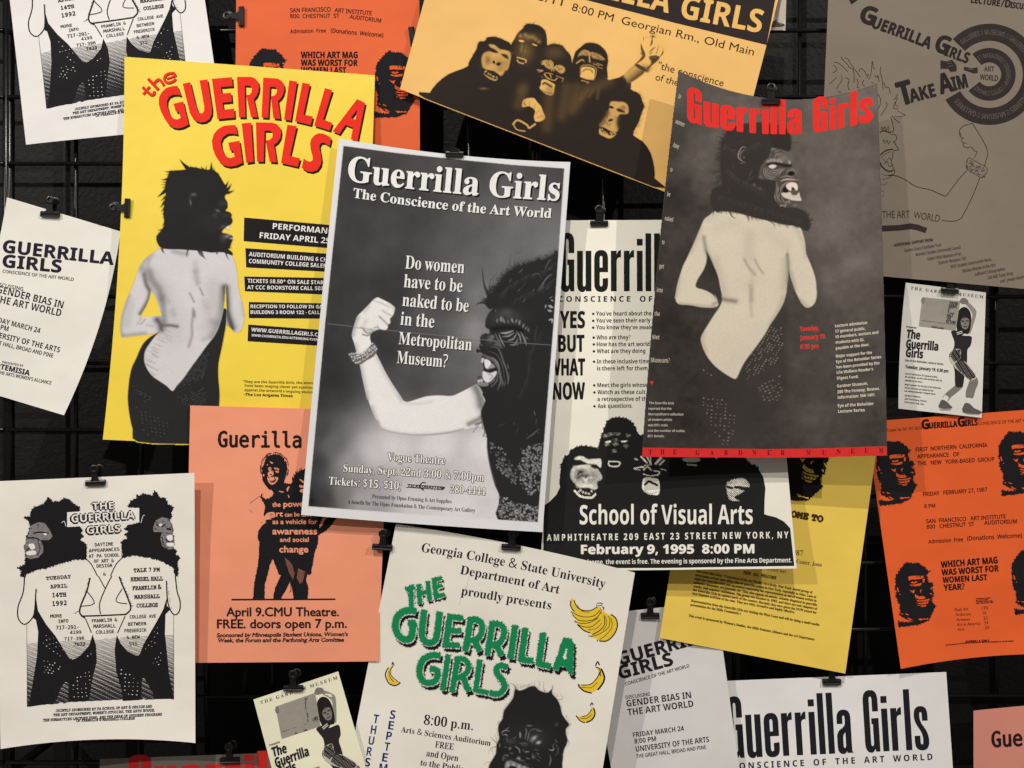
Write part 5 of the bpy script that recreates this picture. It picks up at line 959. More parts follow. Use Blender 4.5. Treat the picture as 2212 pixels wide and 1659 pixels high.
# ------------------------------------------------------------------ tan poster: five masked figures
def tan_photo():
    cv = Canvas(905, 25, 1490, 420, 1.2); H1 = zf(1880,80,480); H2 = zf(2240,100,480); H3 = zf(2320,340,400); t1 = tf(1,0); t2 = tf(2,0); w = zs(480); w3 = zs(400)
    lo = np.array(alb((44,36,31))); hi = np.array(alb((228,178,100)))
    cv.tint = lambda t: (lo * (1 - t) + hi * t).astype(np.float32)
    cv.val[:] = cv.tint(1.0)
    mass = t1([(1478,864),(1500,800),(1560,720),(1660,640),(1790,590),(1860,560),(2000,560)]) + t2([(500,560),(840,690),(978,638),(1030,720),(1028,770),(1070,792),(1110,820),(1130,880),(1146,920),(1125,970),(1100,1050),(1075,1100),(1050,1168),(1130,1220),(1200,1320),(1232,1450),(1234,1540),(1214,1617)])
    cv.poly(mass, 0, 1, smooth=2)
    heads = [H1([(-40,860),(50,650),(120,520),(160,400),(270,380),(310,320),(400,302),(500,312),(640,370),(760,460),(790,800),(600,1200),(100,1200)]), H1([(740,500),(820,340),(870,250),(970,150),(1000,105),(1050,65),(1160,70),(1260,90),(1350,150),(1400,230),(1420,330),(1425,480),(1420,760),(1000,900),(760,800)]), H1([(1400,500),(1440,460),(1540,432),(1690,462),(1760,540),(1850,640),(1880,760),(1900,900),(1860,1100),(1400,1100)]), H2([(270,520),(300,470),(360,420),(460,340),(580,322),(720,360),(830,460),(880,560),(888,700),(872,800),(866,1040),(600,1200),(200,1000),(220,700)])]
    for hd in heads: cv.poly(hd, 0, 1, smooth=3)
    cv.fur(heads[0][:10], 50, 3.2, .9, 0, 31, -90, 1.0); cv.fur(heads[1][2:10], 40, 3.6, .8, 0, 32, -90, .8); cv.fur(heads[2][:7], 45, 3.4, .9, 0, 33, -80, .7); cv.fur(heads[3][:9], 40, 2.6, .8, 0, 34, -90, 1.1); cv.fur(t2([(1030,770),(1070,792),(1110,820),(1130,880),(1146,920),(1125,970),(1100,1050),(1060,1150)]), 60, 6, 1, 0, 35, 20, 1.0)
    for a, b2 in (((1050,90),(1000,50)),((1100,70),(1090,20)),((1160,70),(1215,12)),((1000,110),(958,98)),((1550,440),(1550,395)),((1690,470),(1712,440))): cv.stroke(H1([a, b2]), 16*w, 0, .7, 1, 0, True, 1)
    f = H1; b = lambda x, y, rx, ry, t, a, r=0: cv.blob(*f([(x, y)])[0], rx*w, ry*w, t, a, r)
    s = lambda pts, ww, t, a=.9, tp=0, so=.8: cv.stroke(f(pts), ww*w, t, so, a, 4, False, tp)
    p = lambda pts, t, so=1.2, a=1: cv.poly(f(pts), t, so, a, 3)
    # first mask
    p([(350,450),(440,460),(500,500),(560,540),(700,570),(752,640),(742,740),(702,900),(640,940),(600,1010),(540,1026),(440,942),(330,920),(240,870),(213,720),(250,620),(340,580),(420,590),(380,520)], .62, 2)
    b(470,640,120,50,.85,.7); b(380,860,100,50,.85,.6); b(560,980,40,30,.8,.6); b(440,480,40,16,.85,.8,20); b(640,590,90,24,.85,.7,10); b(330,740,50,80,.15,.75); b(560,800,110,50,.2,.5); b(560,900,60,50,.3,.6); b(670,820,30,90,.45,.5)
    p([(315,500),(420,520),(525,600),(450,606),(380,572)], 0, 1.5); p([(568,625),(680,640),(712,722),(640,695)], .02, 2); p([(410,770),(440,745),(470,790),(450,820)], 0, 1.2); p([(480,820),(510,780),(570,790),(540,850)], 0, 1.2); s([(420,830),(470,800),(480,760)], 12, .75, .7)
    p([(225,900),(330,922),(440,948),(560,1034),(500,1092),(380,1052),(270,1010)], 0, 1)
    s([(245,985),(350,1062),(460,1106),(512,1088)], 34, .62, .9, 2, 1.2)
    for x, y in ((278,955),(340,990),(378,1008),(420,1038),(440,1046),(490,1062),(300,940)): b(x, y, 12, 15, .95, .9)
    # second mask, mostly in shade
    b(1010,580,140,180,.2,.7); b(1060,320,190,70,.18,.7)
    for x, y in ((930,292),(1022,276),(1082,312),(1152,312),(1210,352),(1270,400)): b(x, y, 34, 34, .4, .75)
    p([(898,374),(960,370),(1002,396),(940,408)], .97, 1); p([(1150,433),(1232,464),(1222,482),(1160,456)], .95, 1)
    s([(970,430),(948,520),(945,600)], 40, .28, .7, 2, 3); s([(1040,480),(1015,600)], 40, .3, .7, 2, 3); b(1040,530,30,26,.05,.8)
    s([(872,690),(960,712),(1032,742),(1022,782)], 22, .9); s([(872,740),(900,782),(985,804)], 20, .85); s([(885,715),(960,745),(1010,765)], 16, 0, .9)
    # third mask
    p([(1330,760),(1420,738),(1500,780),(1522,860),(1482,905),(1420,882),(1360,822)], .62, 2); p([(1555,880),(1650,830),(1742,880),(1742,950),(1680,985),(1600,935)], .62, 2)
    for pts in ([(1400,770),(1440,850)], [(1440,760),(1470,860)], [(1600,860),(1650,900),(1700,900)], [(1620,930),(1660,900)]): s(pts, 13, .05, .85)
    s([(1475,745),(1525,790),(1530,860),(1500,935)], 16, .85); s([(1545,940),(1550,880),(1600,840)], 14, .8); s([(1240,920),(1340,930)], 15, .75); s([(1265,955),(1335,945)], 12, .7); s([(1300,770),(1340,820)], 24, .35, .7, 2, 2)
    s([(1370,1000),(1420,1062),(1475,1092)], 20, .8); s([(1380,980),(1460,980),(1520,1000)], 14, .6); s([(1470,1000),(1500,1062)], 14, .8); s([(1500,1102),(1560,1112),(1605,1075)], 16, .8); s([(1590,1030),(1720,1080)], 16, .4); s([(1700,1140),(1722,1070)], 14, .45); s([(1340,1060),(1320,1040)], 14, .3)
    p([(1320,1112),(1400,1098),(1500,1150),(1562,1190),(1556,1250),(1532,1372),(1440,1382),(1330,1312),(1283,1250),(1310,1190)], .95, 1)
    s([(1350,1180),(1380,1160),(1440,1190),(1500,1230)], 42, .02); s([(1305,1288),(1420,1340),(1515,1352)], 15, .15)
    for x, y in ((1360,1120),(1410,1135),(1460,1155),(1510,1180)): s([(x, y), (x-4, y+30)], 7, .35)
    s([(1430,1240),(1420,1290)], 10, .45)
    b(1560,600,160,110,.13,.6); b(950,1300,90,90,.1,.6); b(250,1265,70,20,.3,.6)
    # fourth mask, mouth wide open
    f = H2
    p([(430,460),(540,492),(565,560),(480,566),(360,562),(335,610),(345,540)], .5, 2); p([(580,510),(700,530),(800,600),(832,665),(700,632),(600,605)], .42, 2)
    for pts in ([(440,490),(500,560)], [(480,490),(530,560)], [(400,530),(440,570)], [(640,560),(700,545)], [(660,600),(740,575)], [(700,620),(780,610)]): s(pts, 10, .03, .85)
    for pts in ([(450,470),(540,500)], [(560,520),(600,500)], [(620,590),(680,560)], [(730,570),(800,620)]): s(pts, 12, .75, .85)
    s([(340,612),(430,582),(512,604)], 44, 0); s([(620,640),(740,672),(825,664)], 44, 0); s([(540,540),(548,680)], 24, .7); s([(305,705),(400,640),(445,672)], 24, .66, .85); s([(440,680),(500,700)], 40, .02); s([(560,700),(640,690)], 36, .05); s([(680,705),(785,745)], 15, .5); s([(700,780),(780,800)], 20, .3); s([(620,720),(720,750)], 14, .55)
    s([(375,880),(395,765),(480,740),(580,750),(662,800),(664,900),(620,1010)], 22, .42); p([(400,790),(500,770),(620,802),(642,860),(622,992),(560,1012),(450,985),(373,952),(392,870)], .96, 1); s([(425,855),(480,815),(570,830),(600,875)], 26, .2, .85); s([(390,960),(480,1000),(600,1010)], 10, .35); s([(395,1020),(520,1055)], 16, .65); s([(500,1080),(540,1060)], 12, .5)
    # raised arm and hand
    f = t2; w = .25
    p([(975,636),(1070,560),(1162,606),(1022,716),(985,684)], .55, 1.2); cv.shade(t2([(1030,716),(1160,612)]), 11, .05, .9); cv.shade(t2([(985,650),(1060,580)]), 6, .75, .6)
    p([(1063,566),(1090,553),(1166,600),(1152,614),(1110,600)], .06, 1.2)
    f = H2; w = zs(480)
    for pts, ww, tt in (([(1490,330),(1510,440),(1545,560),(1490,640),(1360,750)], 60, 0), ([(1700,230),(1690,330),(1660,390)], 34, .02), ([(1640,500),(1700,450),(1765,400)], 22, .02), ([(1640,510),(1680,520),(1720,470)], 14, .1), ([(1650,560),(1690,520)], 12, .15), ([(1760,560),(1790,480),(1830,340)], 16, .25), ([(1900,470),(1890,520),(1840,590)], 28, .05), ([(1540,210),(1542,300)], 14, .1), ([(1590,200),(1585,250)], 10, .3), ([(1480,500),(1510,560)], 20, .05), ([(1900,420),(1902,480)], 10, .35), ([(1630,590),(1740,580),(1840,585)], 46, 0)): s(pts, ww, tt, .9, 2)
    b(1712,212,42,26,.02,.95); p([(1640,600),(1740,600),(1838,590),(1800,660),(1690,750),(1610,830),(1590,800),(1680,700)], .06, 2); s([(1500,690),(1570,780),(1600,830)], 14, .4, .6); s([(1640,690),(1690,640)], 10, .6, .6)
    # fist and bracelet
    f = t2; w = .25
    p([(85,905),(100,862),(150,847),(192,850),(216,880),(250,918),(266,960),(287,1012),(262,1042),(205,1050),(190,1005),(200,955),(150,918),(95,926)], .95, 1); s([(105,890),(118,912)], 8, .1); s([(150,880),(152,918)], 6, .4); s([(200,900),(192,950)], 6, .45); s([(235,950),(205,985)], 6, .4); s([(260,1000),(215,1020)], 6, .3)
    s([(10,1072),(50,1038),(130,1080),(148,1106),(200,1072)], 15, .85); s([(12,1070),(40,1118),(112,1134)], 9, .8)
    # fifth mask, lower right
    f = H3; w = w3
    p([(665,400),(730,362),(860,372),(960,377),(1040,430),(1072,520),(1060,620),(1000,642),(900,642),(835,700),(802,820),(832,1012),(720,1032),(620,990),(440,902),(500,800),(600,650),(640,560)], .7, 2.2)
    p([(625,470),(690,458),(752,500),(722,524),(650,512)], 0, 1.6); p([(805,540),(860,513),(960,558),(1005,612),(900,604),(840,584)], 0, 2.4); b(960,500,70,44,.12,.7,20); b(850,440,80,30,.85,.5); cv.shade(f([(620,610),(580,720),(470,880)]), 46*w, .12, .85); cv.shade(f([(820,720),(800,850),(820,960)]), 40*w, .3, .6); cv.shade(f([(560,830),(650,870)]), 50*w, .25, .6)
    p([(620,790),(660,750),(730,750),(720,800),(650,815)], 0, 1.6); s([(600,830),(680,825),(720,795)], 22, .85, .8, 2, 1.2); s([(770,590),(715,660)], 12, .85, .7); s([(640,640),(700,690)], 14, .2, .7); s([(640,700),(660,660)], 12, .9, .7); s([(575,745),(590,780)], 14, .85, .7); s([(740,680),(790,720)], 12, .25, .7); b(720,930,50,60,.85,.5)
    p([(468,932),(560,950),(660,1022),(760,1052),(700,1112),(600,1102),(500,1034)], 0, 1)
    p([(440,950),(480,1042),(620,1102),(720,1122),(802,1070),(745,1142),(642,1182),(520,1132),(425,1070)], .78, 1.4)
    for x, y in ((522,1035),(560,1052),(600,1082),(682,1062),(732,1060),(772,1056),(490,985),(700,1100)): b(x, y, 16, 20, .95, .9)
    for pts in ([(60,150),(0,330)], [(180,120),(60,300)], [(420,60),(380,300)], [(300,100),(200,260)]): cv.shade(f(pts), 30*w, .14, .55)
    f = t2; w = .25
    for pts in ([(470,760),(430,1000)], [(560,760),(520,950)], [(640,780),(560,900)], [(700,760),(840,700)], [(100,760),(60,900)], [(330,780),(300,1100)]): cv.shade(f(pts), 12, .12, .5)
    cv.grain(.03, 17)
    m = cv.polymask(mass, 1, 2)
    for hd in heads: m = np.maximum(m, cv.polymask(hd, 1, 3))
    cv.mask = np.maximum(cv.mask, m)
    cv.mask = np.maximum(cv.mask, cv.polymask(H2([(1330,780),(1460,560),(1440,330),(1500,160),(1780,150),(1960,420),(1880,640),(1620,880),(1560,860)]), 2, 0)); cv.mask *= cv.polymask([(905,0),(1490,0),(1490,434),(864.5,192.2)], .5, 0)
    P3.raster('printed_figures', cv, .8, rough=.55)
tan_photo()
P3.ink('title_band', Ink().poly(TP(2,0,[(-130,-193),(640,0),(1400,196),(2200,389),(2222,270),(2290,-80),(2300,-130),(-30,-720)])), (48,40,38), 1.2)

# ------------------------------------------------------------------ cream poster: black crowd with half-tone faces
def halftone_faces():
    J = zf(2160,1640,560); t2 = tf(2,2); t3 = tf(3,2); w = zs(560)
    mass = J([(62,1512),(150,1450),(260,1340),(320,1220),(305,1150),(322,980),(342,850),(390,750),(460,700),(490,640),(560,590),(690,570),(800,580),(920,612),(945,520),(970,420),(1020,290),(1060,180),(1130,140),(1240,112),(1380,142),(1450,200),(1500,270),(1550,390),(1600,405),(1660,350)]) + t2([(1300,420),(1600,440),(1800,600),(2005,640),(2060,690),(2120,720),(2170,800),(2190,900),(2183,1000),(2180,1122)]) + t3([(-30,1126),(0,1135),(70,1152),(140,1190),(192,1246),(227,1572)]) + t2([(1300,1590),(268,1590),(276,1050)])
    P9.ink('printed_figures', Ink().poly(mass), (34,33,31), 1.0, grid=40)
    fr = Ink().poly(mass); n0 = fr.mark(); fr.spikes(2.0, 3.4, 5, 0); V = np.vstack(fr.v)
    fr.f = [t for t in fr.f[n0:] if V[list(t)][:, 1].mean() < 1012 and V[list(t)][:, 0].min() > 1172]
    P9.ink('printed_fur', fr, (34,33,31), 1.2)
    cv = Canvas(1180, 895, 1630, 1100, 1.05)
    lo = np.array(alb((34,33,31))); hi = np.array(alb((231,226,206)))
    cv.val = np.zeros((cv.Hh, cv.W, 3), np.float32); cv.tint = lambda t: np.array([t, t, t], np.float32)
    f = J; p = lambda pts, t, so=2, a=1: cv.poly(f(pts), t, so, a, 3)
    s = lambda pts, ww, t, a=.95: cv.stroke(f(pts), ww*w, t, .8, a, 4)
    b = lambda x, y, rx, ry, t, a=.9, r=0: cv.blob(*f([(x, y)])[0], rx*w, ry*w, t, a, r, False)
    p([(485,960),(560,880),(680,868),(780,860),(880,900),(960,1000),(982,1080),(900,1150),(912,1232),(860,1262),(720,1222),(620,1222),(540,1150),(486,1080)], .56)
    b(660,900,120,40,.95,.7); b(720,1200,140,40,.95,.7); b(560,1000,50,80,.85,.6); b(640,990,70,60,.05); b(600,1060,60,50,.1,.8); b(860,1050,60,90,.3,.6); b(740,1050,40,40,.02); b(800,1100,60,60,.35,.6); s([(690,1070),(720,1120),(760,1060)], 18, .9); s([(790,1080),(830,1060)], 16, .9)
    p([(545,780),(600,730),(690,735),(760,780),(940,768),(972,830),(950,920),(880,862),(790,852),(720,832),(640,790)], .85); p([(530,840),(640,830),(730,850),(640,862),(560,880)], 0); p([(790,880),(880,870),(940,910),(880,930)], 0)
    p([(540,1240),(640,1250),(760,1235),(860,1275),(880,1300),(820,1330),(640,1330),(580,1300)], 0, 1.2); s([(548,1280),(620,1352),(720,1382),(820,1382),(872,1330)], 36, .85)
    for x, y in ((680,1300),(722,1312),(772,1322),(612,1290),(640,1265),(815,1285)): b(x, y, 16, 18, .95)
    p([(1028,510),(1080,485),(1132,490),(1080,527)], .97, 1); p([(1276,490),(1372,484),(1372,500),(1310,512)], .97, 1)
    for x, y in ((1030,410),(1110,380),(1230,380),(1390,410),(1190,540),(1180,650),(1190,480),(1350,570),(1060,550)): b(x, y, 52, 34, .36, .8)
    s([(1090,812),(1250,822),(1240,882),(1160,892),(1090,872),(1085,830)], 24, .9); s([(1120,850),(1220,856)], 14, 0)
    p([(1628,1092),(1700,1064),(1820,1080),(1882,1112),(1884,1322),(1780,1340),(1680,1312),(1618,1250)], .95, 1); s([(1660,1175),(1720,1130),(1770,1150),(1850,1185)], 38, .02); s([(1640,1270),(1740,1320),(1870,1290)], 10, .3)
    for pts, ww in (([(1640,945),(1700,900),(1765,960)], 18), ([(1640,1012),(1740,1042),(1862,1022)], 18), ([(1800,960),(1890,980),(1862,1032)], 18), ([(1600,740),(1690,835)], 30), ([(1690,740),(1752,850)], 28), ([(1742,740),(1752,862)], 20), ([(1830,845),(1910,760)], 40), ([(1890,865),(1965,790)], 22), ([(1490,925),(1600,900),(1640,910)], 20), ([(1500,940),(1580,945)], 12), ([(1900,930),(1990,950)], 14), ([(1500,770),(1540,790)], 18), ([(1640,880),(1720,870)], 14)): s(pts, ww, .82)
    f = t2; w = .25
    p([(1478,640),(1622,640),(1602,672),(1500,672)], .92, 1); s([(1515,696),(1592,702)], 16, .8); p([(1750,632),(1785,632),(1765,648)], .9, 1)
    p([(1853,860),(1900,830),(1990,813),(2042,850),(2048,890),(1960,912),(2012,922),(1942,962),(1922,982),(1962,1012),(1880,1002),(1858,930)], .56); b(1960,850,50,20,.95,.7); s([(1930,892),(2030,902)], 24, 0); s([(1862,890),(1900,900)], 20, 0); b(1890,960,20,30,.4,.6)
    X, Y = cv.grid(); pit = 3.3; rs = np.random.RandomState(5)
    q = (np.cos((X + Y) * 2*np.pi/(pit*1.41)) + np.cos((X - Y) * 2*np.pi/(pit*1.41))) * .22 + .5 + rs.uniform(-.22, .22, X.shape)
    t = cv.val[..., 0]; v = np.clip((t - q) * 4 + .5, 0, 1); v = np.where(t > .93, 1, np.where(t < .12, 0, v))
    cv.val = (lo * (1 - v[..., None]) + hi * v[..., None]).astype(np.float32); km = (cv.polymask(mass, .2, 0) * (Y < 1085)).astype(np.float32); km[km < .99] = 0; cv.mask[:] = 1
    P9.raster('printed_faces', cv, 1.8, rough=.6, keep=km)
halftone_faces()

# ------------------------------------------------------------------ the gorilla-man head of the orange and goldenrod sheets
K1 = zf(3480,1740,240,1244)
HEAD = K1([(370,130),(420,150),(510,150),(560,145),(590,140),(620,150),(660,180),(740,230),(770,270),(800,300),(852,318),(795,330),(822,372),(762,362),(790,430),(800,490),(820,540),(890,550),(912,610),(880,650),(912,720),(920,790),(932,820),(890,850),(885,930),(920,1000),(972,1030),(930,1110),(870,1230),(820,1330),(740,1360),(640,1410),(440,1440),(205,1460),(198,1350),(300,1370),(420,1375),(490,1360),(490,1332),(400,1312),(320,1272),(225,1222),(240,1150),(230,1060),(240,1000),(200,960),(170,880),(150,830),(160,740),(135,640),(150,540),(140,440),(200,330),(290,200)])
LIT = [K1(p) for p in ([(400,430),(450,410),(590,400),(720,405),(715,450),(650,470),(560,480),(480,480),(415,500)], [(450,540),(500,520),(560,520),(605,530),(540,562),(470,562)], [(430,590),(540,585),(640,560),(682,550),(660,602),(560,622),(460,612)], [(425,690),(480,720),(540,690),(520,770),(470,740)], [(650,700),(692,680),(668,712),(662,760),(645,735)], [(545,780),(580,812),(640,832),(720,822),(762,870),(700,892),(620,892),(545,852)], [(565,905),(640,917),(720,907),(852,880),(842,912),(720,937),(600,937)], [(560,950),(600,965),(680,962),(760,942),(822,930),(815,972),(740,992),(640,1002)], [(570,1002),(640,1022),(620,1030)], [(650,1022),(700,1022),(782,1002),(762,1040),(680,1050)], [(168,650),(185,650),(212,730),(195,750),(175,710)], [(218,790),(250,778),(235,802)], [(600,1290),(640,1300),(660,1285),(700,1300),(730,1285),(760,1300),(812,1278),(822,1308),(720,1312),(650,1332)], [(380,1270),(420,1282),(512,1332),(420,1312)], [(335,1182),(400,1202),(422,1222),(360,1212)], [(850,650),(882,660),(905,715)], [(838,772),(882,760),(905,802)], [(700,470),(745,460),(735,540),(705,545)], [(255,1180),(285,1185),(295,1205),(262,1200)])]
DARK = [K1(p) for p in ([(565,405),(580,455),(590,405)], [(640,405),(655,455),(670,400)], [(610,405),(622,440),(632,404)], [(495,525),(525,512),(545,530),(510,540)], [(600,970),(612,1000),(622,968)], [(660,965),(668,998),(680,964)], [(710,960),(720,990),(732,955)], [(765,945),(772,978),(785,940)], [(590,905),(680,885),(670,900)], [(470,600),(520,595),(510,606)], [(600,840),(615,860),(630,842)], [(690,835),(700,860),(715,838)], [(540,560),(640,522),(690,520),(640,532)])]
def man_head(sheet, f, layer=1.2, seed=1):
    k = Ink().poly([f(p) for p in HEAD]); k.spikes(1.6, 2.6, seed, 0, dirn=(0, -.2))
    root = sheet.ink('printed_head', k, BLK, layer)
    l = Ink()
    for q in LIT: l.poly([f(p) for p in q])
    sheet.ink('printed_face', l, sheet.rgb, layer + .8, parent=None)
    d = Ink()
    for q in DARK: d.poly([f(p) for p in q])
    sheet.ink('printed_wrinkles', d, BLK, layer + 1.6, parent=None)
t32 = lambda x, y: T(3,2,x,y)
mv = lambda dx, dy: (lambda p: (p[0] + dx/4.0, p[1] + dy/4.0))
man_head(P16, lambda p: p, seed=1); man_head(P16, mv(1056,-85), seed=2); man_head(P16, mv(163,1048), seed=3); man_head(P16, mv(1168,941), seed=4)
s2 = sim(t32(1044,608), t32(1281,858), T(1,0,1150,560), T(1,0,1372,845))
man_head(P2, s2, seed=5); man_head(P2, lambda p: (s2(p)[0] - 272.5, s2(p)[1] - 6), seed=6)
man_head(P15, sim(t32(1281,858), t32(1230,967), t32(472,870), t32(365,975)), seed=7)
# ------------------------------------------------------------------ the two white posters with back-to-back figures
def back_to_back(sheet, xf, seed):
    a = tf(0,2); b = tf(0,3); q = (lambda pts: [xf(p) for p in pts]) if xf else (lambda pts: pts)
    A = lambda pts: q(a(pts)); B = lambda pts: q(b(pts))
    # shaded panel behind the legs: fine wavy rules that thicken downwards
    pan = b([(232,560),(1501,500),(1502,1062),(1200,1066),(850,1082),(520,1100),(241,1130)])
    x0, y0 = np.min(pan, 0); x1, y1 = np.max(pan, 0)
    rules = Ink(); y = y0 - 6; i = 0
    while y < y1 + 10:
        pts = []; ws = []
        for k in range(0, 64):
            x = lerp(x0, x1, k / 63); yy = y - (x - x0) * .048 + math.sin(x * .9 + i * 1.7) * .5
            u = (yy - lerp(y0 + 17, y0 - 2, (x - x0) / (x1 - x0))) / 140.0
            top = lerp(1244.25+146, 1244.25+126, (x - x0) / (x1 - x0)); bot = lerp(1244.25+282, 1244.25+266, (x - x0) / (x1 - x0)) - 5 * math.sin((x-x0)/(x1-x0)*3.14)
            pts.append((x, min(max(yy, top), bot))); ws.append(0 if not top < yy < bot else 0.75 + 2.1 * max(0, min(1, (yy - top) / (bot - top))))
        if max(ws) > 0: rules.stroke(q(pts), ws)
        y += 2.7; i += 1
    sheet.ink('shaded_panel', rules, (46,44,48), 1.0)
    L = A([(745,1388),(690,1345),(720,1318),(695,1290),(715,1265),(690,1235),(580,1235),(580,1112),(682,1100),(688,1062),(640,1042),(600,1002),(552,988),(520,1015),(452,1020),(420,975),(380,1040),(300,1062),(268,1098),(262,1150),(210,1150),(250,1190),(262,1220),(245,1290),(225,1330),(232,1365),(212,1400),(222,1500),(215,1560),(150,1590),(185,1610),(178,1659),(205,1665),(230,1640),(320,1605),(400,1590),(470,1565),(540,1545),(640,1518),(745,1512)])
    Rr = A([(1052,1372),(1040,1365),(1110,1330),(1078,1300),(1112,1270),(1075,1250),(1110,1225),(1203,1195),(1203,1070),(1105,1062),(1130,1010),(1190,985),(1178,960),(1240,968),(1225,945),(1320,968),(1335,918),(1380,980),(1430,990),(1450,1040),(1502,1065),(1478,1110),(1482,1150),(1462,1180),(1492,1240),(1490,1290),(1502,1330),(1500,1420),(1526,1448),(1510,1470),(1556,1498),(1528,1545),(1540,1600),(1536,1659),(1515,1659),(1500,1585),(1450,1560),(1400,1530),(1300,1502),(1150,1478),(1062,1502)])
    dL = B([(284,360),(300,270),(312,195),(328,300),(400,420),(480,520),(560,650),(600,712),(630,724),(690,690),(770,602),(800,505),(830,600),(836,740),(800,880),(782,990),(768,1075),(742,1080),(600,1086),(590,1080),(592,930),(566,908),(530,960),(490,1060),(460,1100),(242,1131),(262,1040),(290,880),(320,690),(330,480),(310,380)])
    dR = B([(1447,170),(1440,255),(1472,290),(1430,330),(1425,500),(1440,640),(1460,850),(1503,1062),(1330,1064),(1320,1010),(1240,870),(1224,900),(1222,1066),(1200,1072),(1060,1080),(1050,980),(1005,830),(990,640),(1008,508),(1040,580),(1100,650),(1185,692),(1205,680),(1240,590),(1350,400),(1410,290)])
    for nm, pp, sd in (('printed_head', L, 1), ('printed_head', Rr, 2)):
        k = Ink().poly(pp); k.spikes(1.5, 2.6, seed + sd, 0); sheet.ink(nm, k, BLK, 1.6)
    for pp in (dL, dR): sheet.ink('printed_dress', Ink().poly(pp), BLK, 1.6, grid=40)
    ln = Ink()
    for f, pts, w in ((B, [(212,0),(200,140),(155,270),(160,372),(215,418),(280,362),(300,290),(306,200),(311,112)], 2.6), (B, [(778,15),(750,130),(700,250),(690,320),(735,365)], 3.4), (B, [(752,132),(815,236),(702,262)], 2.1), (B, [(870,330),(860,240),(912,105),(966,0)], 2.4), (B, [(850,0),(906,105)], 2.2), (B, [(700,347),(870,342),(1085,332)], 3.2), (B, [(1082,335),(1130,280),(1100,180),(1050,60),(1030,5)], 3.4), (B, [(1056,110),(1002,216),(1098,240)], 2.1), (B, [(738,368),(790,490)], 2.2), (B, [(1082,345),(1014,495)], 2.2),
        (B, [(1515,0),(1530,130),(1556,220),(1550,302),(1510,336),(1470,290),(1446,200),(1438,40)], 2.6), (A, [(745,1512),(790,1560),(842,1659)], 2.2), (A, [(1060,1498),(1002,1560),(955,1659)], 2.2), (A, [(745,1388),(745,1512)], .9), (A, [(1052,1372),(1052,1502)], .9), (B, [(232,420),(232,590)], .8), (B, [(1500,340),(1501,520)], .8), (B, [(232,590),(241,1130)], .8), (B, [(1501,510),(1502,1062)], .8), (A, [(1508,1580),(1516,1659)], 2.0), (A, [(228,1640),(212,1680)], 2.0)): ln.stroke(f(pts), w, 0, 4 if len(pts) > 2 else 0)
    rnd = random.Random(seed)
    for f, path, n in ((B, [(778,20),(745,140),(690,290),(650,320)], 46), (B, [(1035,15),(1100,170),(1140,280)], 46), (B, [(310,112),(300,230),(290,330)], 22), (B, [(1438,40),(1450,160),(1475,280)], 22)):
        P = cr(f(path), 12, False)
        for k in range(n):
            p = P[int(rnd.random() * (len(P) - 1))]; sx = -1 if path[0][0] in (778, 1438) else 1
            ln.stroke([p, (p[0] + sx * rnd.uniform(1.5, 5.0) * (-1 if path[0][0] == 1438 else 1), p[1] + rnd.uniform(.2, 2.2))], .45, .1)
    sheet.ink('printed_outline', ln, BLK, 1.8)
    # faces in the two masks
    fc = Ink(); dk = Ink()
    fL = A([(262,1225),(330,1195),(385,1200),(430,1262),(455,1320),(420,1350),(350,1352),(372,1400),(375,1450),(330,1500),(260,1512),(226,1496),(214,1420),(222,1370),(236,1330),(250,1290)]); fR = A([(1345,1180),(1400,1150),(1460,1165),(1482,1230),(1490,1290),(1500,1340),(1500,1425),(1450,1430),(1400,1400),(1385,1330),(1400,1280),(1330,1280),(1322,1240)])
    fc.poly(fL); fc.poly(fR); sheet.ink('printed_face', fc, (128,122,120), 2.4)
    rnd = random.Random(seed + 9)
    for poly_, n in ((fL, 90), (fR, 90)):
        P = np.array(poly_); c = P.mean(0)
        for _ in range(n):
            i = rnd.randrange(len(P)); p = P[i] * rnd.random() ** .5; t = rnd.random() ** .5; p = P[i] * t + c * (1 - t); dk.stroke([(p[0] - 2.4, p[1] + rnd.uniform(-1.4,1.4)), tuple(p), (p[0] + 2.4, p[1] + rnd.uniform(-1.4,1.4))], .55, .1)
    for f, pts, w in ((A, [(290,1290),(340,1280),(420,1290)], 3.2), (A, [(235,1330),(300,1330),(340,1345)], 3.0), (A, [(225,1440),(268,1412),(300,1440)], 3.2), (A, [(330,1370),(345,1430),(320,1480)], 1.6), (A, [(1350,1215),(1400,1230),(1430,1210)], 3.0), (A, [(1440,1250),(1480,1260)], 3.6), (A, [(1430,1340),(1470,1370),(1500,1360)], 3.0), (A, [(1400,1320),(1415,1390),(1450,1425)], 1.6)): dk.stroke(f(pts), w, .2, 4)
    sheet.ink('printed_wrinkles', dk, BLK, 3.0)
    wt = Ink()
    for f, pts in ((A, [(245,1388),(290,1380),(302,1420),(270,1430)]), (A, [(232,1450),(300,1438),(310,1470),(240,1478)]), (A, [(370,1292),(405,1290),(395,1308)]), (A, [(1440,1315),(1485,1305),(1490,1345),(1455,1352)]), (A, [(1440,1375),(1500,1372),(1498,1402),(1450,1400)]), (A, [(1370,1215),(1400,1208),(1390,1232)])): wt.poly(f(pts), smooth=3)
    for pts in ([(532,1200),(555,1185),(570,1230)], [(1218,1200),(1235,1140),(1250,1135)]): wt.stroke(A(pts), 1.2, .1, 3)
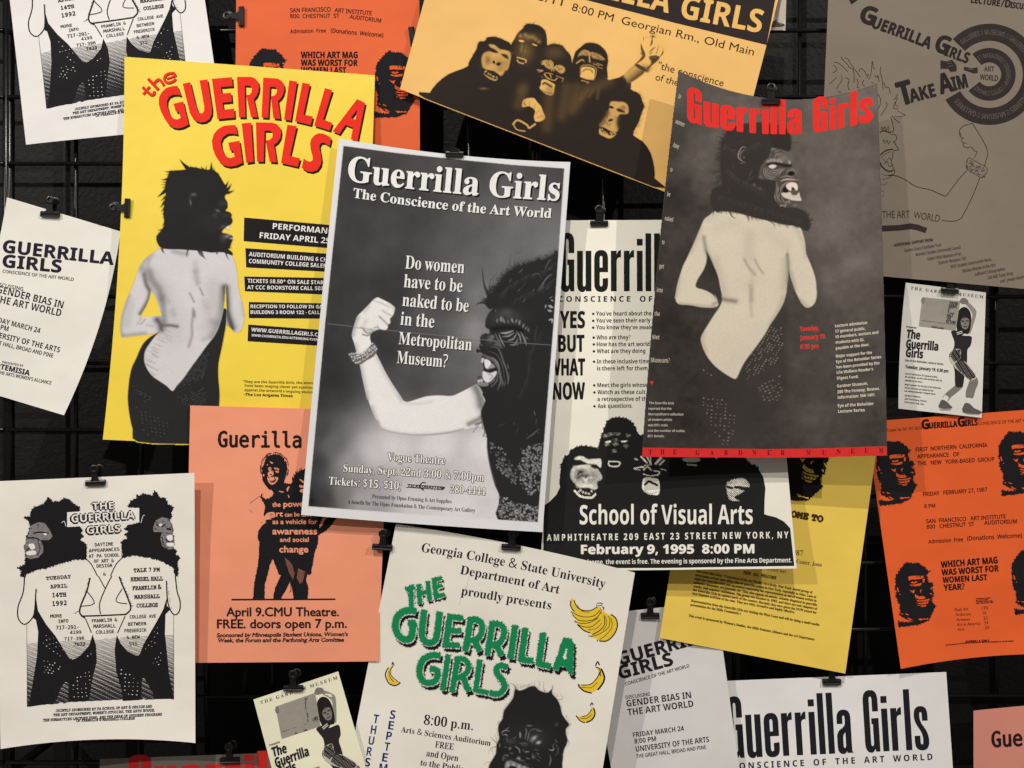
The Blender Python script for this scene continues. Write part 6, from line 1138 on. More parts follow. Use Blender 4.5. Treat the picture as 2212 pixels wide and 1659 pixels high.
    for ar, du, dv, s0, el in ((B([(410,480),(560,640),(480,640),(380,560)]), (28,34), (-30,8), 1, (.7,.5)), (B([(370,560),(560,700),(540,725),(380,610)]), (30,22), (-22,24), 2, (.9,.4)), (B([(380,720),(520,760),(520,800),(430,860),(370,830)]), (30,6), (-14,22), 3, (1,.1)), (B([(650,850),(800,815),(780,930),(745,1070),(625,1072),(630,900)]), (36,-3), (2,34), 4, (1,0)), (B([(1350,410),(1400,480),(1330,600),(1240,690),(1235,640)]), (-26,34), (30,14), 5, (.6,-.6)), (B([(1290,760),(1400,650),(1400,740),(1340,810)]), (-30,14), (14,24), 6, (.8,-.5)), (B([(1030,805),(1150,810),(1190,890),(1195,1050),(1085,1050),(1050,900)]), (36,2), (-2,34), 7, (1,0)), (B([(705,725),(790,670),(780,690)]), (30,-20), (5,20), 8, (.9,-.5)), (B([(1040,660),(1120,705),(1100,715)]), (30,18), (5,20), 9, (.9,.5))):
        P = np.array(ar); M = np.mean(P, 0); sc = .25
        du = np.array(q([tuple(M + np.array(du) * sc)])[0]) - np.array(q([tuple(M)])[0]) if False else np.array(du) * sc; dv = np.array(dv) * sc
        rr = random.Random(s0); cvx = Canvas(0, 0, 4, 4)
        for i in range(-14, 15):
            for j in range(-14, 15):
                p = M + du * i + dv * j + np.array([rr.uniform(-.8,.8), rr.uniform(-.8,.8)])
                if cvx.sdist(P, np.array([p[0]]), np.array([p[1]]))[0] > 0 or rr.random() < .12: continue
                r = rr.uniform(.9, 1.9); e = np.array(el) * r; n_ = np.array([-el[1], el[0]]) * r * .62
                wt.add(np.array([p - e, p - n_, p + e, p + n_]), [(0, 1, 2, 3)], .1)
    sheet.ink('printed_highlights', wt, sheet.rgb, 3.6)
back_to_back(P13, None, 40)
P1K = TO_P1
def q_wrap(): pass
back_to_back(P1, TO_P1, 60)
P13.ink('title_box', Ink().poly(TP(0,2,[(580,1108),(1203,1070),(1203,1196),(580,1236)])), (227,220,208), 2.4)

# ------------------------------------------------------------------ grey poster: target, hands, arm
def ring(k, cx, cy, r0, r1, a0, a1, n=70):
    th = np.radians(np.linspace(a0, a1, n)); o = [(cx + r1*math.cos(t), cy + r1*math.sin(t)) for t in th]; i = [(cx + r0*math.cos(t), cy + r0*math.sin(t)) for t in th]
    k.add(np.array(o + i), [(j, j+1, n+j+1, n+j) for j in range(n - 1)])
CX, CY = T(3,0,1912,642)
k = Ink(); ring(k, CX, CY, 290/4, 438/4, -136, 150); P5.ink('target_ring', k, (50,42,40), 1.2)
k = Ink(); ring(k, CX, CY, 103/4, 228/4, -130, 142); P5.ink('target_ring', k, (50,42,40), 1.2)
want('ns', 'GALLERIES • MUSEUMS • GALLERIES •'); want('ns', 'MUSEUMS • GALLERIES • MUSEUMS • GALLERIES'); want('ns', 'S • MAGAZINES • CENSORSHIP • CRITICS • MAGAZ')
make_glyphs()
k = Ink(); k.arc('ns', 'GALLERIES • MUSEUMS • GALLERIES •', CX, CY, 344/4, -132, -28, 42/4); k.arc('ns', 'MUSEUMS • GALLERIES • MUSEUMS • GALLERIES', CX, CY, 344/4, -14, 142, 42/4); k.arc('ns', 'S • MAGAZINES • CENSORSHIP • CRITICS • MAGAZ', CX, CY, 145/4, -126, 136, 38/4)
P5.ink('target_lettering', k, (104,92,82), 2.2)
k = Ink()
k.poly(TP(3,0,[(1490,520),(1540,530),(1590,515),(1628,560),(1632,615),(1580,622),(1555,595),(1490,595)])); P5.ink('printed_hand', k, (50,42,40), 1.2)
P5.ink('printed_hand', Ink().poly(TP(3,0,[(1692,575),(1760,590),(1812,580),(1812,632),(1780,636),(1692,606)])), (50,42,40), 1.2)
k = Ink(); k.stroke(TP(3,0,[(1550,535),(1585,530)]), .7); k.stroke(TP(3,0,[(1550,550),(1590,548)]), .7, .1); k.stroke(TP(3,0,[(1560,575),(1600,565)]), .7, .2); k.stroke(TP(3,0,[(1730,598),(1775,600)]), .7, .3); P5.ink('printed_fingers', k, (118,104,92), 2.0)
k = Ink().poly(TP(3,0,[(695,-10),(790,-10),(720,40)])); P5.ink('printed_lettering', k, (44,36,36), 1.4)
k = Ink()
for pts, w in (([(1660,1180),(1655,1130),(1680,1095),(1750,1068),(1770,1072),(1800,1120),(1850,1200),(1890,1280),(1898,1330),(1880,1400),(1872,1430)], 1.5), ([(1660,1180),(1690,1195),(1672,1200),(1680,1230),(1715,1238)], 1.3), ([(1690,1235),(1690,1262),(1720,1275),(1755,1270),(1780,1300),(1805,1312),(1790,1350),(1782,1365)], 1.4), ([(1660,1150),(1672,1180)], 1.2), ([(1725,1465),(1640,1560),(1550,1680),(1530,1697)], 1.5), ([(1832,1530),(1770,1690),(1690,1850),(1660,1893),(1600,1912),(1500,1905)], 1.6), ([(1040,1520),(1100,1518),(1180,1550),(1280,1612),(1400,1640),(1480,1675),(1527,1696)], 1.7),
    ([(1060,1010),(1075,1060),(1085,1130),(1055,1140)], 1.5), ([(1060,1165),(1095,1160),(1112,1190),(1100,1220),(1085,1222),(1110,1260),(1125,1295),(1080,1298)], 1.5), ([(970,1340),(1020,1300),(1080,1290)], 3.0), ([(975,1370),(1000,1340),(1060,1310)], 1.2), ([(970,1400),(985,1440),(1040,1480),(1085,1470)], 3.2), ([(1080,1310),(1075,1360),(1065,1400),(1075,1430),(1092,1470),(1090,1500),(1040,1520)], 1.5), ([(990,1370),(1020,1400),(1045,1360),(1060,1385)], 1.2), ([(1000,1420),(1030,1400),(1050,1440),(1080,1420)], 1.2), ([(965,1145),(1000,1130),(1060,1150)], 2.6), ([(975,1120),(985,1095),(995,1130),(1010,1090),(1020,1130),(1040,1090),(1045,1135)], 1.3), ([(995,1220),(1000,1205),(1010,1240),(1030,1210),(1040,1245),(1060,1215)], 1.2), ([(985,1500),(1010,1515),(1060,1510)], 1.0), ([(990,1550),(1040,1540),(1065,1525)], 1.0), ([(980,1590),(1000,1600),(1030,1575)], 1.0), ([(975,1640),(1000,1660)], 1.0), ([(985,1700),(1005,1680)], 1.0)): k.stroke(TP(3,0,pts), w, 0, 4)
rnd = random.Random(3)
for pts in ([(630,490),(650,520),(690,560),(700,580),(750,600)], [(660,500),(690,510),(720,560),(745,590)], [(570,540),(600,540),(640,570),(690,620)], [(565,560),(595,600),(560,630)], [(590,670),(560,700),(530,725)], [(635,650),(640,690),(615,730),(590,770)], [(670,670),(700,690),(690,740),(705,780)], [(735,600),(745,650),(742,715)], [(750,600),(780,640),(798,665)], [(790,620),(800,590),(840,620),(850,650),(868,640),(855,675)], [(870,690),(890,640),(895,590),(900,525)], [(905,530),(910,580),(925,600)], [(920,650),(940,670),(950,650),(960,710)], [(975,575),(970,620),(985,680),(995,775)], [(770,680),(780,720),(770,750),(790,760)], [(830,690),(815,720),(835,750)], [(605,790),(630,800)], [(1000,710),(1020,760),(1040,750),(1060,810)], [(945,810),(970,850),(970,900),(950,945)], [(1015,880),(1030,910),(1000,960),(975,1000)], [(1120,810),(1100,850),(1080,860)], [(1120,840),(1100,900),(1125,920)], [(1100,880),(1085,935),(1130,940)], [(1090,1000),(1130,1010),(1190,995)], [(1120,960),(1150,975),(1185,992)], [(1070,1000),(1110,1040),(1138,1062)], [(895,710),(912,722)]): k.stroke(TP(3,0,pts), 1.35, 0, 4, taper=False)
for _ in range(80):
    u, v = rnd.random(), rnd.random(); x = 1720 + u * 165 + v * -8; y = 1375 + u * 75 + v * 92; th = rnd.uniform(0, 3.1); k.stroke(TP(3,0,[(x - 9*math.cos(th), y - 9*math.sin(th)), (x, y), (x + 9*math.cos(th+1), y + 9*math.sin(th+1))]), .8, .1, 2)
k.stroke(TP(3,0,[(1735,1365),(1712,1420),(1735,1470),(1790,1505),(1850,1532),(1895,1480),(1880,1440),(1830,1415),(1780,1385)]), 1.2, .1, 4, True)
P5.ink('printed_line_drawing', k, (46,38,36), 1.4)
P5.ink('brush_stroke', Ink().poly(TP(3,1,[(880,292),(985,290),(1130,285),(1230,270),(1300,282),(1376,312),(1360,356),(1290,332),(1240,322),(1130,334),(985,342),(880,345)])), (50,42,40), 1.4)

# ------------------------------------------------------------------ salmon poster: the two silhouettes
Lz = zf(1000,1780,360,933); wl = zs(360,933)
k = Ink().poly(Lz([(120,560),(105,540),(128,505),(125,535),(160,565),(205,550),(235,525),(246,495),(230,470),(195,455),(165,420),(140,385),(128,330),(130,240),(150,180),(175,120),(240,97),(320,108),(360,150),(382,200),(385,250),(372,310),(350,392),(400,405),(432,402),(440,370),(470,300),(520,268),(575,248),(640,300),(700,600),(760,740),(905,745),(850,820),(790,885),(708,932),(702,1030),(668,1110),(650,1230),(628,1348),(590,1335),(580,1400),(603,1480),(597,1592),(455,1592),(440,1500),(418,1405),(372,1500),(330,1575),(320,1592),(240,1592),(262,1480),(325,1345),(300,1340),(236,1172),(206,1240),(180,1350),(155,1435),(146,1592),(36,1592),(40,1480),(62,1350),(82,1250),(96,1130),(98,1010),(82,960),(86,905),(112,850),(170,800),(145,735),(146,700),(162,640),(142,600)]), holes=[Lz([(750,755),(795,750),(752,830),(716,872),(718,830)])])
k.spikes(1.6, 1.4, 4, 0)
P12.ink('printed_silhouettes', k, BLK, 1.2, grid=40)
k = Ink(); rnd = random.Random(12)
for i in range(60):
    th = rnd.uniform(-3.6, .5); x = 255 + 128*math.cos(th); y = 240 + 145*math.sin(th); k.stroke(Lz([(x, y), (x + 22*math.cos(th + rnd.uniform(-.6,.6)), y + 22*math.sin(th + rnd.uniform(-.6,.6))), (x + 30*math.cos(th + 1.1), y + 30*math.sin(th + 1.1))]), .8, 0, 3)
for i in range(26):
    th = rnd.uniform(-3.4, -1.3); x = 580 + 130*math.cos(th); y = 385 + 135*math.sin(th); k.stroke(Lz([(x, y), (x + 24*math.cos(th + .6), y + 24*math.sin(th + .6))]), .9, 0)
k.stroke(Lz([(-2,607),(50,565),(105,528)]), .9, .1); k.stroke(Lz([(0,668),(22,700)]), .7, .1); k.stroke(Lz([(105,806),(140,792)]), 1.0, .1); k.stroke(Lz([(415,1400),(425,1500),(408,1530)]), 1.4, .1, 4)
k.poly(TP(1,3,[(-212,197),(686,194),(686,208),(-212,212)]), .2)
P12.ink('printed_lines', k, BLK, 1.5)
k = Ink()
for p in ([(188,240),(215,230),(222,262),(200,268)], [(250,235),(292,240),(300,262),(262,256)], [(190,280),(225,270),(240,300),(215,330),(185,310)], [(232,262),(245,300),(228,318)], [(180,330),(200,320),(240,330),(285,335),(292,355),(262,395),(230,412),(200,395),(182,360)], [(205,170),(240,185),(225,195)], [(258,270),(300,275),(285,290)], [(172,205),(188,200),(180,212)], [(300,475),(350,485),(340,492),(310,486)], [(380,450),(410,425),(395,470),(385,482)], [(392,512),(410,540),(400,545)], [(515,350),(562,382),(560,398),(525,372)], [(512,415),(560,425),(562,440),(520,442)], [(515,470),(552,455),(560,492),(525,490)], [(180,705),(232,694),(255,700),(205,716),(240,728),(196,734),(258,748),(202,758),(232,768),(170,775),(120,806),(150,742)], [(355,140),(372,155),(362,172)], [(135,300),(150,310),(142,330)]): k.poly(Lz(p), smooth=3)
P12.ink('printed_faces', k, P12.rgb, 2.2)
k = Ink(); k.poly(Lz([(195,362),(225,375),(270,352),(262,376),(225,392)]), smooth=3)
for pts in ([(205,245),(215,252)], [(262,247),(288,252)], [(205,300),(228,312)], [(250,335),(262,352)], [(190,330),(200,345)], [(215,325),(235,330)]): k.stroke(Lz(pts), 2.0, .1)
P12.ink('printed_features', k, BLK, 2.8)
k = Ink()
for p, n in ((Lz([(362,1168),(400,1195),(440,1240),(462,1330),(445,1392),(410,1340),(375,1240)]), 30), (Lz([(500,1278),(572,1308),(545,1420),(515,1436),(485,1385)]), 24)):
    P = np.array(p); lo_, hi_ = P.min(0), P.max(0)
    for i in range(n):
        yv = lerp(lo_[1], hi_[1], (i + .5) / n); xs = []
        for j in range(len(P)):
            a_, b_ = P[j], P[(j+1) % len(P)]
            if (a_[1] > yv) != (b_[1] > yv): xs.append(a_[0] + (yv - a_[1]) / (b_[1] - a_[1]) * (b_[0] - a_[0]))
        if len(xs) >= 2: k.stroke([(min(xs), yv - 1.2), (max(xs), yv + 1.2)], .75)
P12.ink('printed_fishnet', k, (150,98,80), 2.0)

# ------------------------------------------------------------------ banana poster
M1 = zf(1540,2280,500,2074); M2 = zf(1920,2300,580,2092); w1 = zs(500,2074); w2 = zs(580,2092); t13 = tf(1,3); t23 = tf(2,3)
GS = [(M1([(345,320),(488,278)]), 72*w1), (M1([(428,310),(440,612)]), 72*w1), (M1([(558,238),(578,560)]), 72*w1), (M1([(708,185),(745,510)]), 70*w1), (M1([(560,395),(720,352)]), 62*w1), (M1([(812,140),(850,475)]), 72*w1), (M1([(815,165),(942,132)]), 62*w1), (M1([(835,290),(950,255)]), 54*w1), (M1([(850,445),(982,405)]), 66*w1)]
GB = [(cr(M1([(515,685),(400,672),(275,705),(195,800),(172,920),(205,1060),(295,1140),(400,1150),(440,1090),(462,960),(470,885),(385,885)]), 3, False), 105*w1), (cr(M1([(650,665),(625,900),(612,1100),(690,1195),(790,1195),(860,1100),(908,695)]), 3, False), 100*w1), (M1([(1082,735),(1000,1280)]), 98*w1), (M1([(1060,775),(1290,800)]), 88*w1), (M1([(1040,1005),(1262,1010)]), 84*w1), (M1([(1000,1240),(1235,1250)]), 88*w1)]
for dx, dy in ((0, 0), (362, 72)):
    o = lambda pts: M1([(x + dx, y + dy) for x, y in pts])
    GB += [(o([(1425,790),(1335,1345)]), 95*w1), (cr(o([(1400,825),(1530,825),(1608,900),(1600,1040),(1520,1150),(1400,1165)]), 3, False), 92*w1), (o([(1470,1150),(1575,1345)]), 98*w1)]
GB += [(M2([(508,728),(438,1205)]), 88*w2), (M2([(655,765),(590,1235)]), 86*w2), (M2([(570,1215),(765,1240)]), 82*w2), (M2([(912,835),(845,1300)]), 86*w2), (M2([(830,1275),(1018,1318)]), 82*w2)]
GG = [(cr(t13([(1592,692),(1510,685),(1435,735),(1412,830),(1440,905),(1500,925),(1558,895),(1568,820),(1505,800)]), 3, False), 50/4), (t13([(1662,680),(1614,985)]), 45/4), (t13([(1742,700),(1696,1000)]), 46/4), (cr(t13([(1735,718),(1800,720),(1838,775),(1815,845),(1735,880)]), 3, False), 44/4), (t13([(1785,870),(1840,995)]), 48/4), (t13([(1936,725),(1898,990)]), 44/4), (t13([(1890,985),(2008,1010)]), 40/4), (cr(t13([(2172,792),(2120,772),(2080,795),(2085,845),(2130,900),(2148,960),(2110,1010),(2060,1020),(2022,1008)]), 3, False), 48/4)]
Apoly = M2([(1200,905),(1320,925),(1352,1000),(1338,1442),(1282,1425),(1245,1330),(1150,1312),(1122,1380),(1050,1352),(1130,1130)]); Ahole = M2([(1245,1045),(1260,1060),(1255,1215),(1215,1225),(1188,1190)])
for nm, col, off, grow, sp, ly in (('title_shadow', (26,24,30), (4.6,8.6), 0, dict(step=1.3, length=3.0, seed=3), 1.2), ('title_halo', P14.rgb, (0,0), 3.6, dict(step=1.5, length=2.0, seed=4), 2.0), ('title', (24,128,78), (0,0), 0, dict(step=1.4, length=2.4, seed=5), 3.4)):
    k = Ink(); i = 0
    for grp, of in ((GS, .62), (GB, 1), (GG, 1)):
        for pts, w in grp:
            k.stroke([(x + off[0]*of, y + off[1]*of) for x, y in pts], w + grow, (i % 7) * .07); i += 1
    sA = lambda pts: [(x + off[0], y + off[1]) for x, y in pts]
    k.poly(sA(Apoly), 0, holes=[sA(Ahole)] if nm != 'title_halo' else [])
    for m_ in range(1): k.spikes(k0=0, **sp)
    P14.ink(nm, k, col, ly)
YEL = (240,190,56)
ban = [([M2([(1310,345),(1345,345),(1380,420),(1440,480),(1560,512),(1650,492),(1700,452),(1740,480),(1790,525),(1860,575),(1905,570),(1955,630),(1980,720),(1950,830),(1880,912),(1800,960),(1722,942),(1690,920),(1600,895),(1580,870),(1620,850),(1560,832),(1480,780),(1405,705),(1430,690),(1380,675),(1400,640),(1330,565),(1352,530),(1312,440)])],
        [(M2([(1355,360),(1400,460),(1480,510),(1600,510),(1690,460)]), 14), (M2([(1312,370),(1305,430),(1330,490),(1362,525)]), 15), (M2([(1400,430),(1470,520),(1580,540)]), 7), (M2([(1340,540),(1440,592),(1560,606),(1660,580),(1730,510)]), 10), (M2([(1330,570),(1420,650),(1560,662),(1680,620),(1740,540)]), 11), (M2([(1380,680),(1480,700),(1600,680),(1700,620)]), 10), (M2([(1400,710),(1500,748),(1620,740),(1740,640)]), 10), (M2([(1410,720),(1500,800),(1590,836)]), 16), (M2([(1620,862),(1740,790),(1800,700),(1790,580)]), 13), (M2([(1590,890),(1720,852),(1850,760),(1872,640),(1842,590)]), 9), (M2([(1720,940),(1830,852),(1905,740),(1890,620)]), 9), (M2([(1720,952),(1830,950),(1930,862),(1982,740),(1962,630),(1890,568)]), 18), (M2([(1690,410),(1762,405),(1742,442),(1700,440)]), 11), (M2([(1760,460),(1785,470),(1780,505)]), 14), (M2([(1680,420),(1690,470)]), 8), (M2([(1740,470),(1750,560)]), 8), (M2([(1310,545),(1325,525),(1335,560)]), 9), (M2([(1360,680),(1375,660),(1385,690)]), 10), (M2([(1565,890),(1580,870)]), 9), (M2([(1690,960),(1700,930)]), 12), (M2([(1560,790),(1680,770),(1760,690)]), 7), (M2([(1810,600),(1830,700),(1780,800)]), 7)]),
       ([t23([(728,790),(770,800),(797,860),(786,922),(740,982),(680,1012),(620,990),(572,945),(600,945),(680,935),(730,890),(752,840)])], [(t23([(770,800),(798,868),(786,925),(740,985)]), 22), (t23([(575,950),(620,992),(690,1012)]), 18), (t23([(600,942),(680,935),(735,880),(755,835)]), 12), (t23([(720,785),(755,800),(765,840)]), 12), (t23([(722,775),(740,740),(756,772)]), 16), (t23([(600,960),(680,965),(740,920)]), 7), (t23([(568,942),(585,940)]), 20), (t23([(760,830),(762,865)]), 14)]),
       ([t23([(682,1125),(705,1140),(716,1190),(690,1240),(630,1266),(580,1245),(556,1212),(600,1216),(650,1202),(686,1160)])], [(t23([(705,1140),(717,1192),(690,1242),(640,1266)]), 18), (t23([(560,1216),(590,1252),(630,1268)]), 14), (t23([(600,1214),(650,1202),(690,1150)]), 10), (t23([(676,1120),(690,1095),(700,1115)]), 14), (t23([(590,1230),(650,1228),(690,1195)]), 7), (t23([(552,1210),(564,1212)]), 16)]),
       ([t13([(1185,772),(1155,790),(1130,850),(1148,915),(1195,945),(1246,926),(1205,905),(1168,860),(1166,810)])], [(t13([(1145,790),(1117,850),(1138,912),(1160,940)]), 14), (t13([(1160,935),(1200,948),(1240,930)]), 16), (t13([(1185,775),(1164,812),(1170,862),(1230,915)]), 10), (t13([(1175,770),(1182,745),(1194,775)]), 12), (t13([(1150,820),(1155,870),(1190,915)]), 7), (t13([(1238,915),(1248,930)]), 14)])]
for polys, strokes in ban:
    k = Ink()
    for p in polys: k.poly(p, smooth=2)
    o = P14.ink('printed_banana', k, YEL, 1.2); d = Ink()
    for i, (pts, w) in enumerate(strokes): d.stroke(pts, w * (w2 if polys is ban[0][0] else .17), (i % 5) * .1, 4)
    P14.ink('printed_banana_outline', d, (30,28,26), 1.8)
# upright day and month letters down the left side
for s_, qs in (('THURS', [(1037,1197,1272),(1015,1290,1366),(997,1385,1458),(980,1478,1553),(964,1572,1646)]), ('SEPTEMBER', [(1181,1160,1235),(1167,1253,1327),(1149,1345,1418),(1133,1438,1512),(1114,1530,1605),(1102,1622,1697),(1080,1716,1790),(1062,1810,1884),(1044,1902,1976)])):
    letters(P14, 'date_letters', (1,3), [R('sb', ch, x - 24*(1.5 if ch == 'M' else 1) - 4, b_ - 4, x + 22*(1.5 if ch == 'M' else 1) - 4, b_ + 3, b_ - t_, heavy=.0) for ch, (x, t_, b_) in zip(s_, qs)], (34,48,112), 2)
def bottom_mask():
    cv = Canvas(1042, 1462, 1240, 1745, 1.25); N = zf(1920,2700,400,1784); w = zs(400,1784)
    cv.tint = lambda t: np.array(alb((t, t*.985, t*.975)), np.float32)
    hd = N([(60,2300),(140,1700),(185,1560),(280,1400),(288,1250),(340,1130),(320,1000),(330,880),(398,780),(420,640),(500,530),(590,400),(622,240),(700,275),(800,245),(880,205),(980,195),(1050,265),(1150,305),(1220,305),(1288,240),(1292,335),(1380,430),(1440,560),(1470,700),(1560,830),(1598,890),(1540,960),(1540,1060),(1568,1160),(1540,1260),(1500,1340),(1482,1500),(1475,1700),(1560,2300)])
    cv.poly(hd, 37, 1.4, smooth=2)
    cv.fur(N([(340,1130),(320,1000),(400,780),(420,640),(500,530),(590,400),(622,240)]), 60, 4, .8, 42, 51, 190, .9, False, .7, True, .6); cv.fur(N([(1292,335),(1440,560),(1560,830),(1540,1060),(1540,1260)]), 60, 4, .8, 42, 52, -10, .9, False, .7, True, .6); cv.fur(N([(640,260),(880,205),(1150,305),(1280,300)]), 70, 6, .7, 42, 53, -90, .9, False, .6, True, .6)
    for pts, ww in (([(630,260),(610,180),(515,130)], 26), ([(640,240),(650,180),(695,165)], 12), ([(960,230),(970,160),(980,90)], 10), ([(1040,230),(1070,150),(1030,105)], 10), ([(1160,310),(1135,220),(1137,125)], 14), ([(1260,310),(1300,230),(1285,180)], 20), ([(1290,230),(1300,200),(1318,168)], 10), ([(1330,410),(1390,360),(1310,320)], 9), ([(1390,440),(1470,420),(1430,320)], 12), ([(300,1220),(230,1150),(185,1095)], 18), ([(310,1210),(290,1130),(270,1060)], 14), ([(290,1270),(190,1310),(145,1410)], 12), ([(280,1290),(215,1300),(240,1420)], 10), ([(330,900),(325,830),(380,820)], 14), ([(190,1550),(120,1560),(70,1590)], 10), ([(1545,940),(1620,890),(1590,840)], 12), ([(1560,1150),(1590,1210),(1560,1290)], 14), ([(860,220),(880,160),(940,140)], 10)): cv.stroke(N(pts), ww*w, 44, .9, .85, 4, True, 1)
    s = lambda pts, ww, tt, a=.9, so=1.1: cv.stroke(N(pts), ww*w, tt, so, a, 4, False, 2)
    b = lambda x, y, rx, ry, tt, a, r=0: cv.blob(*N([(x, y)])[0], rx*w, ry*w, tt, a, r)
    b(800,1080,420,260,48,.5); b(1040,1150,160,130,60,.6)
    s([(712,1015),(718,1070),(716,1125)], 34, 140); s([(820,940),(828,1020),(797,1155)], 20, 116); s([(880,1015),(862,1090),(840,1180)], 18, 122); s([(880,1010),(950,965),(1060,972)], 10, 118); s([(1000,995),(1110,1000)], 8, 150, .8); b(880,905,44,12,122,.8); b(958,1130,52,26,190,.9,-38); b(930,1150,40,50,96,.6,-30); b(1042,1205,36,22,196,.95,-20); b(930,1180,16,20,120,.7)
    s([(618,1265),(695,1325),(712,1400)], 16, 150); s([(790,1372),(880,1368)], 16, 152); s([(700,1222),(800,1215),(850,1245)], 12, 118); s([(730,1245),(830,1262)], 10, 110); s([(770,1320),(765,1360)], 12, 110); b(535,1310,18,24,130,.8,20); b(690,1490,26,26,168,.85); s([(650,1490),(690,1510),(800,1530)], 12, 120); s([(820,1480),(890,1500)], 12, 140); s([(530,1390),(600,1400)], 10, 120); b(950,1460,24,30,120,.7); s([(930,1400),(960,1480)], 10, 110); s([(1000,1380),(1060,1420)], 10, 116); s([(960,1330),(1060,1345)], 12, 92)
    s([(395,1050),(400,1010),(460,990),(530,1005)], 9, 176); s([(400,1072),(470,1064),(490,1100)], 9, 176); s([(450,980),(520,935)], 7, 150); s([(470,1120),(490,1190)], 12, 110); s([(600,1140),(640,1100)], 10, 118); b(540,1180,80,50,76,.6); s([(430,1280),(490,1300)], 10, 100); s([(355,1220),(350,1290)], 10, 150)
    s([(400,1500),(430,1440),(500,1430),(495,1470)], 12, 130); s([(410,1530),(430,1490),(470,1480)], 8, 130); s([(1235,1332),(1300,1342),(1322,1300)], 10, 190); s([(1340,1150),(1380,1200)], 8, 130); s([(1330,1210),(1385,1290),(1390,1370),(1350,1440)], 22, 92, .7, 2); s([(1245,1420),(1260,1500),(1225,1620)], 16, 104); s([(1275,1500),(1240,1620)], 10, 120); s([(1000,1420),(1110,1500)], 10, 86); s([(980,1470),(1090,1560)], 10, 82); s([(1310,1240),(1300,1290)], 8, 140); b(1370,880,22,32,84,.7,20); s([(1470,1400),(1470,1450)], 8, 120)
    s([(440,1530),(560,1500),(680,1520),(860,1600),(1000,1700)], 26, 60)
    cv.poly(N([(455,1570),(540,1525),(640,1560),(760,1620),(880,1660),(900,1760),(860,1880),(700,1950),(520,1900),(440,1760)]), 118, 1.4, smooth=3, solid=False)
    for x, y in ((500,1600),(600,1610),(700,1640),(790,1670)): b(x, y, 34, 40, 176, .9); s([(x+44, y-30), (x+40, y+40)], 10, 60)
    cv.poly(N([(520,1640),(600,1620),(700,1680),(800,1720),(780,1820),(600,1860),(500,1760)]), 34, 1.4, smooth=3, solid=False)
    cv.grain(.05, 19); P14.raster('printed_head', cv, 1.0)
bottom_mask()
k = Ink(); k.stroke(M1([(1400,95),(1375,200),(1360,260),(1270,430),(1235,580)]), .7, 0, 4); P14.ink('crease', k, (168,160,148), 1.1)

